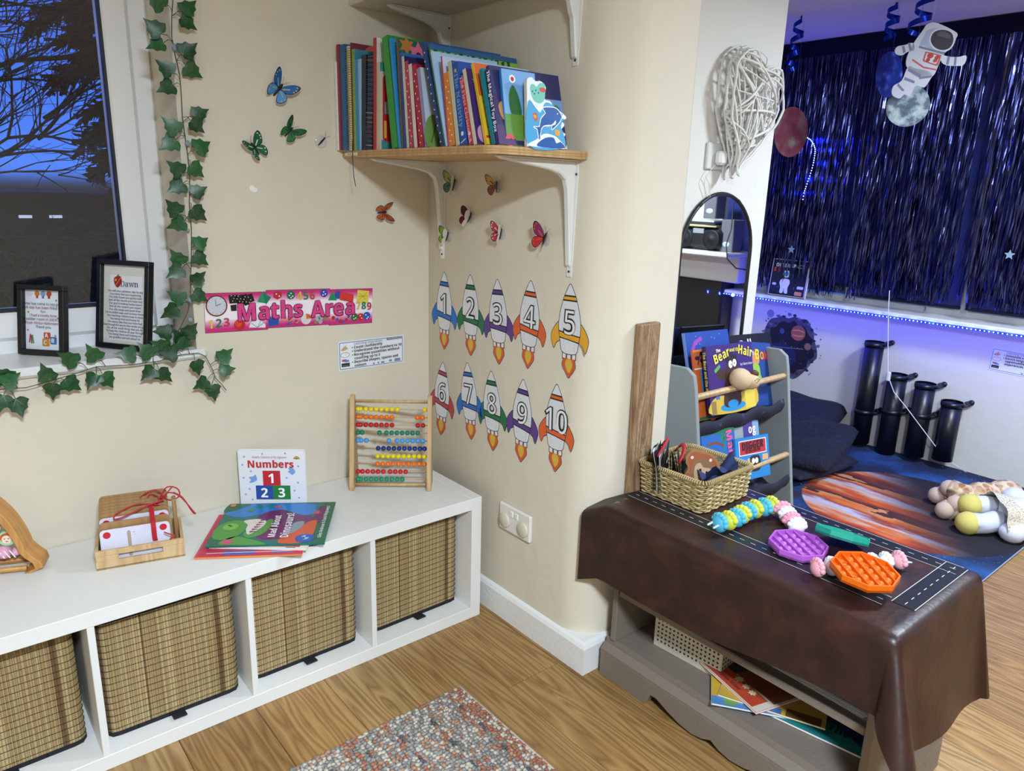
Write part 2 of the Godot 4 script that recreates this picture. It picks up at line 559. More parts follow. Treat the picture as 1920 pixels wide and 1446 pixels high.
func window_left():
	# uPVC window in the left wall: reveal, sill board, frame, sash, glass
	var w := thing("window_1", "white plastic window with dark glass beside the ivy", "window", Transform3D(Basis(), Vector3(-0.755, 0.875, -0.2)))
	w.remove_meta("category")
	w.set_meta("kind", "structure")
	var b := MB.new()
	var h := 1.125
	# outer frame: right jamb, bottom, top, mullions
	var fr := func(x0, x1, y0, y1, z0, z1, r): b.bbox(Vector3((x0 + x1) / 2.0, (y0 + y1) / 2.0, (z0 + z1) / 2.0), Vector3(x1 - x0, y1 - y0, z1 - z0), r)
	fr.call(-0.058, 0.0, 0.0, h, -0.06, 0.01, 0.006)
	fr.call(-1.545, 0.0, 0.0, 0.06, -0.06, 0.01, 0.006)
	fr.call(-1.545, 0.0, h - 0.06, h, -0.06, 0.01, 0.006)
	fr.call(-0.52, -0.455, 0.05, h, -0.06, 0.01, 0.006)
	fr.call(-1.06, -0.99, 0.05, h, -0.06, 0.01, 0.006)
	fr.call(-1.545, -1.485, 0.0, h, -0.06, 0.01, 0.006)
	put(w, "frame", b, M["upvc"])
	for s in [[-0.466, -0.046], [-1.0, -0.508], [-1.5, -1.05]]:
		b = MB.new()
		var x0: float = s[0]
		var x1: float = s[1]
		var f2 := func(a0, a1, y0, y1): b.bbox(Vector3((a0 + a1) / 2.0, (y0 + y1) / 2.0, -0.012), Vector3(a1 - a0, y1 - y0, 0.066), 0.011)
		f2.call(x1 - 0.072, x1, 0.048, h - 0.05)
		f2.call(x0, x0 + 0.072 if x0 > -0.48 and false else x0 + 0.04, 0.048, h - 0.05)
		f2.call(x0, x1, 0.048, 0.128)
		f2.call(x0, x1, h - 0.12, h - 0.05)
		var sash := put(w, "sash", b, M["upvc"])
		b = MB.new()
		var g0 := x0 + 0.036
		var g1 := x1 - 0.068
		for e in [[g1, 0.6], [g0, 0.6]]:
			b.box(Vector3(e[0], h / 2, 0.006), Vector3(0.009, h - 0.24, 0.02))
		for e in [0.126, h - 0.118]:
			b.box(Vector3((g0 + g1) / 2, e, 0.006), Vector3(g1 - g0, 0.009, 0.02))
		put(sash, "gasket", b, cm("0c0c0e", 0.5))
		for z in [-0.004]:
			b = MB.new()
			b.box(Vector3((g0 + g1) / 2, h / 2, z), Vector3(g1 - g0, h - 0.24, 0.004))
			put(sash, "pane", b, mat("window glass", Color(0.9, 0.95, 1.0, 0.004), 0.0, {"transparency": BaseMaterial3D.TRANSPARENCY_ALPHA, "metallic_specular": 0.5}))
	b = MB.new()
	b.bbox(Vector3(-1.515, 0.878, -0.0925), Vector3(1.57, 0.026, 0.215), 0.008)
	structure("trim_1", b, M["gloss white"])

func outside():
	# garden at dusk: ground, conifer, bare tree, a low dark building
	var b := MB.new()
	b.box(Vector3(-6, -0.6, -12), Vector3(40, 0.2, 23))
	var g := put(self, "garden_ground", b, cm("14171a", 0.95))
	g.set_meta("kind", "structure")
	rng.seed = 77
	var t := thing("conifer_tree", "dark drooping conifer standing outside the window", "tree", Transform3D(Basis(), Vector3(0.72, -0.5, -6.2)))
	b = MB.new(1)
	b.tube([Vector3(0, 0, 0), Vector3(0.05, 2.5, 0), Vector3(0, 7.5, 0.1)], [0.26, 0.18, 0.05], 10)
	put(t, "trunk", b, cm("15110e", 0.9))
	var nb := MB.new()
	var tw := MB.new(1)
	for i in 52:
		var y := 1.75 + i * 0.07
		var a := i * 2.4
		var ln := rng.randf_range(0.4, 0.72) if y < 3.0 else rng.randf_range(0.5, 0.9)
		var dir := Vector3(cos(a), 0, sin(a))
		var pts := []
		for k in 7:
			var q := k / 6.0
			pts.append(Vector3(0, y, 0) + dir * ln * q + Vector3(0, -0.55 * q * q * ln + 0.12 * q, 0))
		tw.tube(pts, [0.03, 0.026, 0.022, 0.018, 0.014, 0.01, 0.005], 4, false)
		for k in 150:
			var q := rng.randf_range(0.15, 1.0)
			var c: Vector3 = pts[int(q * 5.99)].lerp(pts[mini(6, int(q * 5.99) + 1)], fposmod(q * 5.99, 1.0))
			var side := dir.cross(Vector3.UP) * rng.randf_range(-0.16, 0.16) + Vector3(0, rng.randf_range(-0.2, 0.03), 0)
			var e := c + side + dir * rng.randf_range(0, 0.15)
			var wv := Vector3(rng.randf_range(-1, 1), rng.randf_range(-1, 1), rng.randf_range(-1, 1)).normalized() * rng.randf_range(0.02, 0.045)
			nb.tri(c - wv, c + wv, e)
			nb.tri(e, c - wv * 0.4, e + wv.rotated(Vector3.UP, 1.2) * 1.3)
	put(t, "branches", tw, cm("15110e", 0.9))
	put(t, "foliage", nb, cm("0e1410", 0.9)).set_meta("kind", "stuff")
	t = thing("bare_tree", "leafless tree with thin twigs outside the window", "tree", Transform3D(Basis(), Vector3(-1.5, -0.5, -3.9)))
	b = MB.new(1)
	b.tube([Vector3(0, 0, 0), Vector3(0.03, 1.4, 0), Vector3(-0.05, 3.0, 0)], [0.1, 0.08, 0.05], 7)
	put(t, "trunk", b, cm("12100e", 0.9))
	tw = MB.new(1)
	var stack := []
	for i in 8: stack.append([Vector3(-0.03, rng.randf_range(1.4, 2.7), 0), Vector3(rng.randf_range(0.5, 1.2), rng.randf_range(-0.1, 0.7), rng.randf_range(-0.2, 0.2)).normalized(), 0.02, 1.0, 0])
	while stack.size():
		var s = stack.pop_back()
		var pts := []
		var pos: Vector3 = s[0]
		var d: Vector3 = s[1]
		for k in 5:
			pts.append(pos)
			pos += d * float(s[3]) / 4.0
			d = (d + Vector3(rng.randf_range(-0.22, 0.22), rng.randf_range(-0.15, 0.2), rng.randf_range(-0.22, 0.22))).normalized()
			if s[4] < 3 and k > 0:
				for z in 2 if s[4] < 2 else 1:
					var nd := (d + Vector3(rng.randf_range(-0.8, 0.8), rng.randf_range(-0.4, 0.5), rng.randf_range(-0.8, 0.8))).normalized()
					stack.append([pos, nd, float(s[2]) * 0.5, float(s[3]) * 0.58, s[4] + 1])
		tw.tube(pts, [float(s[2]), float(s[2]) * 0.9, float(s[2]) * 0.75, float(s[2]) * 0.6, float(s[2]) * 0.4], 4, false)
	put(t, "branches", tw, cm("12100e", 0.9))
	t = thing("garden_hedge", "dark clipped hedge below the trees outside the window", "hedge", Transform3D(Basis(), Vector3(-3, -0.5, -9.5)))
	nb = MB.new()
	for i in 2600:
		var c := Vector3(rng.randf_range(-4.5, 4.5), 0, rng.randf_range(-0.3, 0.3))
		c.y = rng.randf_range(0.0, 1.3 + 0.2 * sin(c.x * 1.7))
		var wv := Vector3(rng.randf_range(-1, 1), rng.randf_range(-1, 1), rng.randf_range(-1, 1)).normalized() * 0.13
		nb.tri(c - wv, c + wv, c + wv.rotated(Vector3.UP, 1.4))
	put(t, "foliage", nb, cm("0b0e0d", 0.95)).set_meta("kind", "stuff")
	t = thing("garage", "low dark outbuilding with a flat felt roof outside the window", "building", Transform3D(Basis(), Vector3(-1.2, -0.5, -12)))
	b = MB.new()
	b.box(Vector3(0, 0.75, 0), Vector3(6, 1.5, 3))
	put(t, "wall", b, cm("241d18", 0.9))
	b = MB.new()
	b.bbox(Vector3(0, 1.55, 0), Vector3(6.3, 0.14, 3.3), 0.02)
	put(t, "roof", b, cm("191b1f", 0.9))
	for x in [1.35, 1.72]:
		b = MB.new()
		b.bbox(Vector3(x, 1.28, 1.51), Vector3(0.16, 0.04, 0.03), 0.004)
		put(t, "lit_window", b, mat("lit window", "dfe8f4", 0.4, {"emission_enabled": true, "emission": Color("cfe0f4"), "emission_energy_multiplier": 0.7}))

func kallax():
	# white 1 x 4 cube shelf against the left wall
	var X := -0.056
	var e := 0.038
	var c := 0.3355
	var t := 0.016
	var H := 0.414
	var D := 0.385
	var Lg := 2 * e + 4 * c + 3 * t
	var u := thing("cube_shelf", "long low white cube shelf unit holding four bamboo baskets", "shelf", Transform3D(Basis(), Vector3(X, 0, 0)))
	var wm: StandardMaterial3D = M["laminate white"]
	var pn := func(nm, x0, x1, y0, y1, z1 = D):
		var b := MB.new()
		b.bbox(Vector3((x0 + x1) / 2.0, (y0 + y1) / 2.0, (z1 + 0.004) / 2.0), Vector3(x1 - x0 - 0.0004, y1 - y0 - 0.0004, z1 - 0.004), 0.0012)
		put(u, nm, b, wm)
	pn.call("side_panel", -e, 0.0, 0.0, H)
	pn.call("side_panel", -Lg, -Lg + e, 0.0, H)
	pn.call("top_panel", -Lg + e, -e, H - e, H)
	pn.call("bottom_panel", -Lg + e, -e, 0.0, e)
	for k in 3:
		var xr := -e - c - k * (c + t)
		pn.call("divider", xr - t, xr, e, H - e, D - 0.002)
	# bamboo baskets
	var im := Image.create(512, 512, false, Image.FORMAT_RGB8)
	var hm := Image.create(512, 512, false, Image.FORMAT_L8)
	rng.seed = 5
	var x := 0
	while x < 512:
		var wd := rng.randi_range(2, 4)
		var base := Color("b39a6b").lerp(Color("8f7346"), rng.randf()).lerp(Color("c9b488"), rng.randf() * 0.5)
		if rng.randf() < 0.06: base = Color("6d5330")
		for i in wd:
			if x + i >= 512: break
			for y in 512:
				var k := 0.93 + 0.14 * rng.randf()
				var cc := base * k
				var hh := 0.9 if i > 0 else 0.35
				if i == 0: cc = cc * 0.72
				im.set_pixel(x + i, y, cc)
				hm.set_pixel(x + i, y, Color(hh, hh, hh))
		x += wd
	TX.bamboo = ImageTexture.create_from_image(im)
	TX.bamboo_h = ImageTexture.create_from_image(hm)
	mat("bamboo", "ffffff", 0.6, {"albedo_texture": TX.bamboo, "heightmap_enabled": true, "heightmap_texture": TX.bamboo_h, "heightmap_scale": 0.12})
	var names := ["bamboo basket in the cube next to the pier wall", "bamboo basket in the second cube from the pier wall", "bamboo basket with tab in the third cube from the pier wall", "bamboo basket in the cube farthest from the pier wall"]
	for k in 4:
		var x0 := X - e - c - k * (c + t)
		var w := 0.312
		var hh := 0.312
		var tw: float = [0.012, 0.0, -0.014, 0.01][k]
		var o := thing("storage_basket", names[k], "basket", Transform3D(Basis(Vector3.UP, tw), Vector3(x0 + c / 2 + [0.004, -0.004, 0.0, -0.008][k], e, 0.0)), "bamboo storage baskets")
		var zf: float = [0.318, 0.322, 0.328, 0.305][k]
		var bow: float = [0.0, 0.006, 0.014, 0.004][k]
		var r := 0.022
		var shape := func(a: float, y: float, off: float) -> Vector3:
			# a runs round left side, front, right side
			var lw := w / 2 - r
			var seg := 0.27
			var s := a * (2 * seg + 2 * lw + PI * r)
			var q: Vector2
			var nn: Vector2
			if s < seg: q = Vector2(-w / 2, zf - r - seg + s); nn = Vector2(-1, 0)
			elif s < seg + PI * r / 2:
				var th := (s - seg) / r
				nn = Vector2(-cos(th), sin(th)); q = Vector2(-lw, zf - r) + nn * r
			elif s < seg + PI * r / 2 + 2 * lw: q = Vector2(-lw + s - seg - PI * r / 2, zf); nn = Vector2(0, 1)
			elif s < seg + PI * r + 2 * lw:
				var th := PI / 2 - (s - seg - PI * r / 2 - 2 * lw) / r
				nn = Vector2(cos(th), sin(th)); q = Vector2(lw, zf - r) + nn * r
			else: q = Vector2(w / 2, zf - r - (s - seg - PI * r - 2 * lw)); nn = Vector2(1, 0)
			q += nn * off
			q.y += bow * sin(PI * y / hh) * (q.x / w + 0.2) - 0.02 * (y / hh - 0.5) * bow * 20
			return Vector3(q.x, y, q.y)
		var b := MB.new(1)
		b.grid(func(a, v): return shape.call(a, 0.008 + v * (hh - 0.014), 0.0), 60, 8, true)
		var body := put(o, "bamboo_panel", b, M["bamboo"])
		b = MB.new(1)
		var s := 0
		for row in 17:
			var y := 0.02 + row * 0.0172
			# stitched thread: over and under the slats
			for i in 54:
				var a0 := 0.30 + 0.4 * i / 54.0
				var a1 := a0 + 0.4 / 54.0
				b.tube([shape.call(a0, y, -0.0002), shape.call((a0 + a1) / 2, y + 0.0002, 0.0011), shape.call(a1, y, -0.0002)], 0.0009, 3, false)
		put(o, "stitching", b, cm("1c1813", 0.9))
		b = MB.new()
		for y in [0.004, hh - 0.004]:
			var prev = null
			for i in 49:
				var pt: Vector3 = shape.call(i / 48.0, y, 0.0)
				if prev != null:
					var d: Vector3 = pt - prev
					b.box((pt + prev) / 2, Vector3(0.0026, 0.014, d.length() + 0.0015), Basis(Vector3.UP.cross(d).normalized(), Vector3.UP, d.normalized()))
				prev = pt
		put(o, "fabric_trim", b, cm("15161c", 0.85))
		b = MB.new()
		b.box(Vector3(0, 0.004, zf - 0.15), Vector3(w - 0.02, 0.004, 0.27))
		b.box(Vector3(0, hh / 2, zf - 0.28), Vector3(w - 0.01, hh - 0.01, 0.004))
		for sx in [-1, 1]: b.box(Vector3(sx * (w / 2 - 0.005), hh / 2, zf - 0.15), Vector3(0.003, hh - 0.014, 0.25))
		put(o, "lining", b, cm("17181f", 0.9))
		b = MB.new()
		b.bbox(Vector3(0, 0.004, zf + 0.014 + bow * 0.1), Vector3(0.032, 0.004, 0.03), 0.001, Basis(Vector3.RIGHT, -0.12))
		put(o, "pull_tab", b, cm("15161c", 0.85))

func PP(u: float, v: float, p0: Vector3, n: Vector3) -> Vector3:
	var d := CB * Vector3(u - 960.0, 723.0 - v, -FOC)
	return CAM + d * ((p0 - CAM).dot(n) / d.dot(n))

func book_solid(o: Node3D, w: float, h: float, d: float, cover, spine = null, board := false, r := 0.0, pages := "e9e4d8"):
	# book standing in local xy: spine along x = 0, front cover at z = d; parts: pages, front_cover, back_cover, spine
	var ct := 0.0022 if board else minf(0.0012, d * 0.25)
	var ov := 0.0025 if board else 0.0
	var b := MB.new()
	b.box(Vector3(w / 2 + ct / 2 - ov / 2, h / 2, d / 2), Vector3(w - ct - ov, h - 2 * ov, d - 2 * ct))
	put(o, "pages", b, cm(pages, 0.8))
	var shape := rect(0, 0, w, h) if r <= 0 else PackedVector2Array([Vector2(0, 0)]) + oval(w - r, r, r, r, 24).slice(18, 24) + oval(w - r, h - r, r, r, 24).slice(0, 7) + PackedVector2Array([Vector2(0, h)])
	for s in [["front_cover", d - ct], ["back_cover", 0.0]]:
		b = MB.new()
		b.prism(shape, ct, Transform3D(Basis(), Vector3(0, 0, s[1])))
		put(o, s[0], b, cm(cover, 0.35))
	b = MB.new()
	b.bbox(Vector3(ct / 2 - 0.0008, h / 2, d / 2), Vector3(ct, h, d), 0.0006)
	put(o, "spine", b, cm(spine if spine != null else cover, 0.35))

func top_toys():
	# ---------- abacus
	var ax := thing("abacus", "wooden bead abacus with ten rows of coloured beads on the cube shelf", "abacus", yaw(Vector3(-0.2655, 0.4145, 0.187), deg_to_rad(-36.73)).scaled_local(Vector3(1, 0.945, 1)))
	var oak: StandardMaterial3D = M["oak pale"]
	var w := 0.253
	var ht := 0.302
	for s in [-1, 1]:
		var b := MB.new()
		b.prism(curve([0.0, 0.0, -0.012, 0.1, -0.032, 0.2, -0.052, 0.3, -0.075, 0.3, -0.082, 0.2, -0.088, 0.1, -0.09, 0.0], 5), 0.014, Transform3D(Basis(Vector3.BACK, Vector3.UP, Vector3.LEFT), Vector3(s * (w / 2 - 0.007) + 0.007, 0, 0)), 0.0015)
		put(ax, "side_panel", b, oak)
	var zf := func(y: float) -> float: return -0.024 - 0.155 * y
	for y in [0.012, 0.288]:
		var b := MB.new(1)
		b.tube([Vector3(-w / 2 + 0.01, y, zf.call(y)), Vector3(w / 2 - 0.01, y, zf.call(y))], 0.0055, 10)
		put(ax, "crossbar", b, oak)
	var rows := [["e8d01c", [935, 9], [1455, 1]], ["e9731f", [935, 8], [1393, 2]], ["b5202b", [935, 8], [1397, 2]], ["118062", [948, 2], [1113, 1], [1165, 7]], ["4a9be0", [940, 3], [1183, 1], [1243, 6]], ["1b2f7c", [1105, 9], [1452, 1]], ["e8d01c", [1100, 10]], ["e9731f", [1100, 10]], ["c8252c", [938, 1], [988, 5], [1193, 4]], ["119066", [937, 10]]]
	var bead := MB.new(1)
	bead.lathe([Vector2(0.0019, -0.0072), Vector2(0.0052, -0.0064), Vector2(0.0077, -0.003), Vector2(0.0082, 0.0), Vector2(0.0077, 0.003), Vector2(0.0052, 0.0064), Vector2(0.0019, 0.0072)], 14, Transform3D(Basis(Vector3.BACK, PI / 2), Vector3.ZERO))
	var bm := bead.done()
	for i in 10:
		var y := 0.262 - i * 0.0258
		var b := MB.new(1)
		b.tube([Vector3(-w / 2 + 0.01, y, zf.call(y)), Vector3(w / 2 - 0.01, y, zf.call(y))], 0.0019, 8)
		var rod := put(ax, "rod", b, oak)
		for g in rows[i].slice(1):
			for k in g[1]:
				var x: float = (g[0] + k * 38.6 - 1202.0) / 535.0 * 0.225
				put(ax, "bead", bm, cm(rows[i][0], 0.22), Transform3D(Basis(), Vector3(clampf(x, -0.1035, 0.1035), y, zf.call(y))))
	# ---------- numbers board book
	var nb := thing("board_book", "white square board book reading Numbers with 1 2 3 blocks", "book", yaw(Vector3(-0.667, 0.414, 0.0175), deg_to_rad(-35.96)))
	book_solid(nb, 0.19, 0.174, 0.014, "e9eaf0", "dfe3ee", true, 0.008)
	var z := 0.0142
	var lay := [["3f77c4", rect(0.004, 0.001, 0.188, 0.007)], ["c5252f", rect(0.068, 0.066, 0.118, 0.112)], ["2c4fa2", rect(0.046, 0.022, 0.095, 0.066)], ["23813f", rect(0.095, 0.022, 0.145, 0.066)]]
	var stars := ["7aa5de"]
	for q in [[0.018, 0.155], [0.07, 0.164], [0.135, 0.166], [0.012, 0.13], [0.035, 0.11], [0.013, 0.09], [0.028, 0.055], [0.016, 0.038], [0.035, 0.022], [0.171, 0.126], [0.136, 0.09], [0.168, 0.075], [0.157, 0.05], [0.169, 0.027]]: stars.append(star(q[0], q[1], 0.0042))
	stars.append(curve([0.028, 0.075, 0.034, 0.083, 0.028, 0.092, 0.04, 0.094, 0.047, 0.1, 0.05, 0.092, 0.051, 0.083, 0.045, 0.079, 0.038, 0.075], 3))
	stars.append(curve([0.14, 0.108, 0.146, 0.114, 0.142, 0.12, 0.152, 0.121, 0.158, 0.117, 0.162, 0.11, 0.158, 0.103, 0.152, 0.099, 0.148, 0.104], 3))
	lay.append(stars)
	for k in 3: lay.append([["c8452e", "e9c33a", "3f8a4c"][k], PackedVector2Array([Vector2(0.158 + k * 0.002, 0.148)]) + oval(0.167, 0.148, 0.009 - k * 0.002, 0.009 - k * 0.002, 20).slice(0, 11)])
	art(nb, "cover_print", lay, at2(0, 0, z))
	words(nb, "Numbers", 0.030, "c5303a", at2(0.092, 0.132, z + 0.001), 1.4)
	words(nb, "Really Decent Jolly Jigsaws", 0.0085, "b56a7a", at2(0.09, 0.154, z + 0.001))
	for q in [["1", 0.093, 0.088], ["2", 0.07, 0.043], ["3", 0.12, 0.043]]: words(nb, q[0], 0.04, "ffffff", at2(q[1], q[2], z + 0.0014), 0.6)
	# ---------- pile of picture books
	var flatx := func(a: Vector3, b2: Vector3, pos: Vector3) -> Transform3D:
		# lying book: cover x along a, cover y along b2, cover face up
		var xx := a.normalized()
		var yy := (b2 - xx * b2.dot(xx)).normalized()
		return Transform3D(Basis(xx, yy, xx.cross(yy)), pos)
	var o1 := thing("picture_book", "pink picture book at the bottom of the pile on the cube shelf", "book", flatx.call(Vector3(0.15, 0, -0.24), Vector3(-0.24, 0, -0.13), Vector3(-0.66, 0.4145, 0.418)))
	book_solid(o1, 0.255, 0.265, 0.005, "d2435a", "e08a4a")
	art(o1, "cover_print", [["c93b57", rect(0, 0, 0.25, 0.26)], ["5b5fae", rect(0.008, 0.12, 0.03, 0.2), rect(0.012, 0.03, 0.028, 0.08)], ["f0e3d8", stroke([0.02, 0.02, 0.02, 0.24], 0.003)]], at2(0, 0, 0.0052))
	var o2 := thing("picture_book", "white and red picture book in the middle of the pile on the cube shelf", "book", flatx.call(Vector3(0.17, 0, -0.21), Vector3(-0.215, 0, -0.165), Vector3(-0.645, 0.4205, 0.41)))
	book_solid(o2, 0.25, 0.25, 0.005, "efe7da", "e8ddd0")
	art(o2, "cover_print", [["d9542b", rect(0.01, 0.02, 0.05, 0.13)], ["e6b53a", star(0.03, 0.11, 0.018, 0.5, 6)], ["efe7da", stroke([0.022, 0.01, 0.016, 0.06, 0.03, 0.1], 0.006)], ["2f6d44", curve([0.02, 0.16, 0.045, 0.17, 0.06, 0.22, 0.03, 0.24, 0.014, 0.2], 3)], ["3a4478", stroke([0.006, 0.03, 0.006, 0.055], 0.003), stroke([0.006, 0.19, 0.006, 0.225], 0.003)]], at2(0, 0, 0.0052))
	var o3 := thing("picture_book", "green and purple picture book reading Mad About Dinosaurs on top of the pile", "book", flatx.call(Vector3(0.135, 0, -0.209), Vector3(-0.245, 0, -0.16), Vector3(-0.598, 0.427, 0.418)))
	book_solid(o3, 0.262, 0.3, 0.0045, "15694f", "136a6b")
	var d := [["1b6f66", rect(0, 0, 0.262, 0.3)], ["2a7fd0", curve([0.17, 0.1, 0.25, 0.06, 0.255, 0.28, 0.2, 0.3, 0.17, 0.25, 0.19, 0.18], 5)], ["12664a", rect(0, 0, 0.262, 0.036), curve([0.05, 0.3, 0.0, 0.24, 0.0, 0.29], 3), curve([0.26, 0.3, 0.2, 0.3, 0.25, 0.24, 0.26, 0.26], 3)], ["6d1d63", curve([0.04, 0.1, 0.03, 0.17, 0.1, 0.2, 0.18, 0.2, 0.215, 0.15, 0.2, 0.08, 0.16, 0.05, 0.23, 0.04, 0.22, 0.02, 0.12, 0.03, 0.09, 0.07], 5)]]
	d += [["2d83d6", curve([0.2, 0.12, 0.175, 0.08, 0.185, 0.05, 0.215, 0.052, 0.245, 0.08, 0.25, 0.13, 0.225, 0.15], 5)]]
	d += [["d8572a", curve([0.005, 0.115, 0.03, 0.12, 0.06, 0.1, 0.1, 0.075, 0.13, 0.06, 0.14, 0.04, 0.11, 0.036, 0.05, 0.038, 0.005, 0.06], 5)], ["8d9aa0", curve([0.06, 0.1, 0.12, 0.1, 0.135, 0.075, 0.11, 0.07, 0.075, 0.085], 4)]]
	d += [["4f9a3c", curve([0.04, 0.29, 0.09, 0.3, 0.135, 0.285, 0.15, 0.25, 0.12, 0.22, 0.07, 0.225, 0.035, 0.25], 5), curve([0.0, 0.15, 0.03, 0.19, 0.05, 0.24, 0.01, 0.27, 0.0, 0.22], 5), curve([0.04, 0.2, 0.07, 0.165, 0.14, 0.155, 0.15, 0.17, 0.1, 0.19, 0.07, 0.22], 5)]]
	d += [["7fbf4a", oval(0.11, 0.262, 0.02, 0.02)], ["e9dfd6", curve([0.06, 0.205, 0.1, 0.18, 0.14, 0.175, 0.155, 0.2, 0.145, 0.235, 0.12, 0.22, 0.09, 0.218], 4)], ["17301a", oval(0.118, 0.268, 0.004, 0.004, 10), oval(0.112, 0.262, 0.004, 0.004, 10)]]
	var teeth := ["7d2452"]
	for k in 6: teeth.append(pl([0.07 + k * 0.014, 0.205 - k * 0.003, 0.078 + k * 0.014, 0.183 - k * 0.0016, 0.081 + k * 0.014, 0.206 - k * 0.003]))
	d += [teeth, ["d9487a", star(0.02, 0.25, 0.022, 0.4, 6), star(0.19, 0.045, 0.016, 0.4, 6), star(0.235, 0.16, 0.014, 0.4, 6)], ["2f8a50", star(0.24, 0.21, 0.02, 0.35, 4), star(0.245, 0.18, 0.016, 0.35, 4), oval(0.215, 0.23, 0.012, 0.01)], ["1f58a8", star(0.03, 0.055, 0.027, 0.86, 16)], ["9fc0ea", oval(0.034, 0.055, 0.013, 0.01)], ["1f58a8", oval(0.03, 0.06, 0.007, 0.006), oval(0.04, 0.05, 0.006, 0.005)], ["d98b52", oval(0.25, 0.288, 0.01, 0.008)]]
	art(o3, "cover_print", d, at2(0, 0, 0.0047), 0.3, 0.00005)
	words(o3, "Mad About", 0.026, "f3eef4", at2(0.105, 0.145, 0.0066, 0.04), 0.3)
	words(o3, "Dinosaurs!", 0.030, "f3eef4", at2(0.11, 0.112, 0.0066, 0.04), 0.3)
	words(o3, "Giles Andreae & David Wojtowycz", 0.0135, "e8f0ea", at2(0.13, 0.018, 0.0066, 0.0), 0.2)
	# ---------- tray of lacing boards
	var tr := thing("wooden_tray", "small wooden tray with a hand slot holding lacing boards", "tray", yaw(Vector3(-1.0885, 0.414, 0.2002), deg_to_rad(-13.32)))
	var L := 0.198
	var D := 0.14
	var hh := 0.05
	var b := MB.new()
	b.bbox(Vector3(L / 2, 0.004, -D / 2), Vector3(L, 0.006, D), 0.001)
	put(tr, "base", b, oak)
	for zz in [-0.004, -D + 0.004]:
		b = MB.new()
		b.bbox(Vector3(L / 2, 0.011, zz), Vector3(L, 0.022, 0.008), 0.001)
		b.bbox(Vector3(L / 2, 0.043, zz), Vector3(L, 0.014, 0.008), 0.001)
		for s in [[0.026, 0.05], [L - 0.025, 0.05]]:
			b.bbox(Vector3(s[0], 0.0285, zz), Vector3(s[1], 0.016, 0.008), 0.002)
		put(tr, "front_panel" if zz > -0.01 else "back_panel", b, oak)
	for xx in [0.004, L - 0.004]:
		b = MB.new()
		b.bbox(Vector3(xx, 0.025, -D / 2), Vector3(0.008, hh, D - 0.016), 0.001)
		put(tr, "side_panel", b, oak)
	b = MB.new()
	b.bbox(Vector3(L - 0.014, 0.07, -D / 2 - 0.01), Vector3(0.01, 0.122, 0.03), 0.002)
	put(tr, "upright", b, mat("oak tan", "c9b7a0", 0.5, {"albedo_texture": TX.pale, "uv1_triplanar": true, "uv1_scale": Vector3(5, 2.2, 5)}))
	var spots := [[-0.021, 0.0, true], [-0.033, 0.012, false], [-0.05, 0.018, true], [-0.06, 0.024, false], [-0.07, 0.028, false], [-0.08, 0.032, false], [-0.09, 0.036, false], [-0.1, 0.04, false], [-0.11, 0.043, false], [-0.12, 0.046, false]]
	var bw := 0.157
	for i in spots.size():
		var s = spots[i]
		var xf: Transform3D = tr.transform * Transform3D(Basis(Vector3.RIGHT, -0.1), Vector3(0.013, 0.008, s[0]))
		var lb := thing("lacing_board", ["lavender lacing board with red dots leaning at the front of the tray", "plain wooden lacing board behind the front lavender one", "lavender lacing board with a red dot in the middle of the tray"][i] if i < 3 else "plain wooden lacing board among those packed at the back of the tray", "lacing board", xf, "lacing boards in the tray")
		b = MB.new()
		b.prism(rrect(0, 0, bw, 0.086 + float(s[1]), 0.01), 0.005, Transform3D(), 0.0008)
		put(lb, "board", b, M["oak tan"])
		if s[2]:
			art(lb, "print", [["d3d2e4", rrect(0.001, 0.001, bw - 0.001, 0.085 + float(s[1]), 0.01)], ["c01f30", oval(0.016, 0.071 + float(s[1]), 0.0085), oval(bw - 0.016, 0.071 + float(s[1]), 0.0085)], ["a79a86", rrect(0.06, 0.01, 0.068, 0.076, 0.004)], ["5a5a78", oval(0.075, 0.07, 0.0012, 0.0012, 8), oval(0.078, 0.064, 0.001, 0.001, 8)]], at2(0, 0, 0.005), 0.4)
	b = MB.new(1)
	var lace := func(a: Array):
		var c := Curve3D.new()
		var k: int = a.size() / 3
		for i in k:
			var q := Vector3(a[i * 3], a[i * 3 + 1], a[i * 3 + 2])
			var q0 := Vector3(a[maxi(i - 1, 0) * 3], a[maxi(i - 1, 0) * 3 + 1], a[maxi(i - 1, 0) * 3 + 2])
			var q1 := Vector3(a[mini(i + 1, k - 1) * 3], a[mini(i + 1, k - 1) * 3 + 1], a[mini(i + 1, k - 1) * 3 + 2])
			c.add_point(q, (q0 - q1) / 6, (q1 - q0) / 6)
		c.bake_interval = 0.006
		b.tube(Array(c.get_baked_points()), 0.0017, 6)
	lace.call([0.16, 0.128, -0.075, 0.12, 0.13, -0.05, 0.07, 0.117, -0.035, 0.048, 0.112, -0.04, 0.055, 0.12, -0.055, 0.1, 0.13, -0.07, 0.15, 0.122, -0.065])
	lace.call([0.155, 0.075, 0.0, 0.17, 0.068, 0.006, 0.178, 0.062, 0.004, 0.166, 0.055, 0.004])
	lace.call([0.155, 0.13, -0.085, 0.175, 0.15, -0.07, 0.2, 0.14, -0.055, 0.226, 0.107, -0.03, 0.231, 0.1, -0.026, 0.224, 0.104, -0.034, 0.205, 0.135, -0.06, 0.185, 0.145, -0.08])
	lace.call([0.15, 0.125, -0.09, 0.17, 0.155, -0.095, 0.195, 0.15, -0.09, 0.198, 0.13, -0.085, 0.175, 0.125, -0.08, 0.165, 0.14, -0.075, 0.185, 0.16, -0.085])
	lace.call([0.1, 0.125, -0.11, 0.12, 0.142, -0.105, 0.145, 0.15, -0.1, 0.16, 0.135, -0.09, 0.15, 0.12, -0.08, 0.14, 0.125, -0.075])
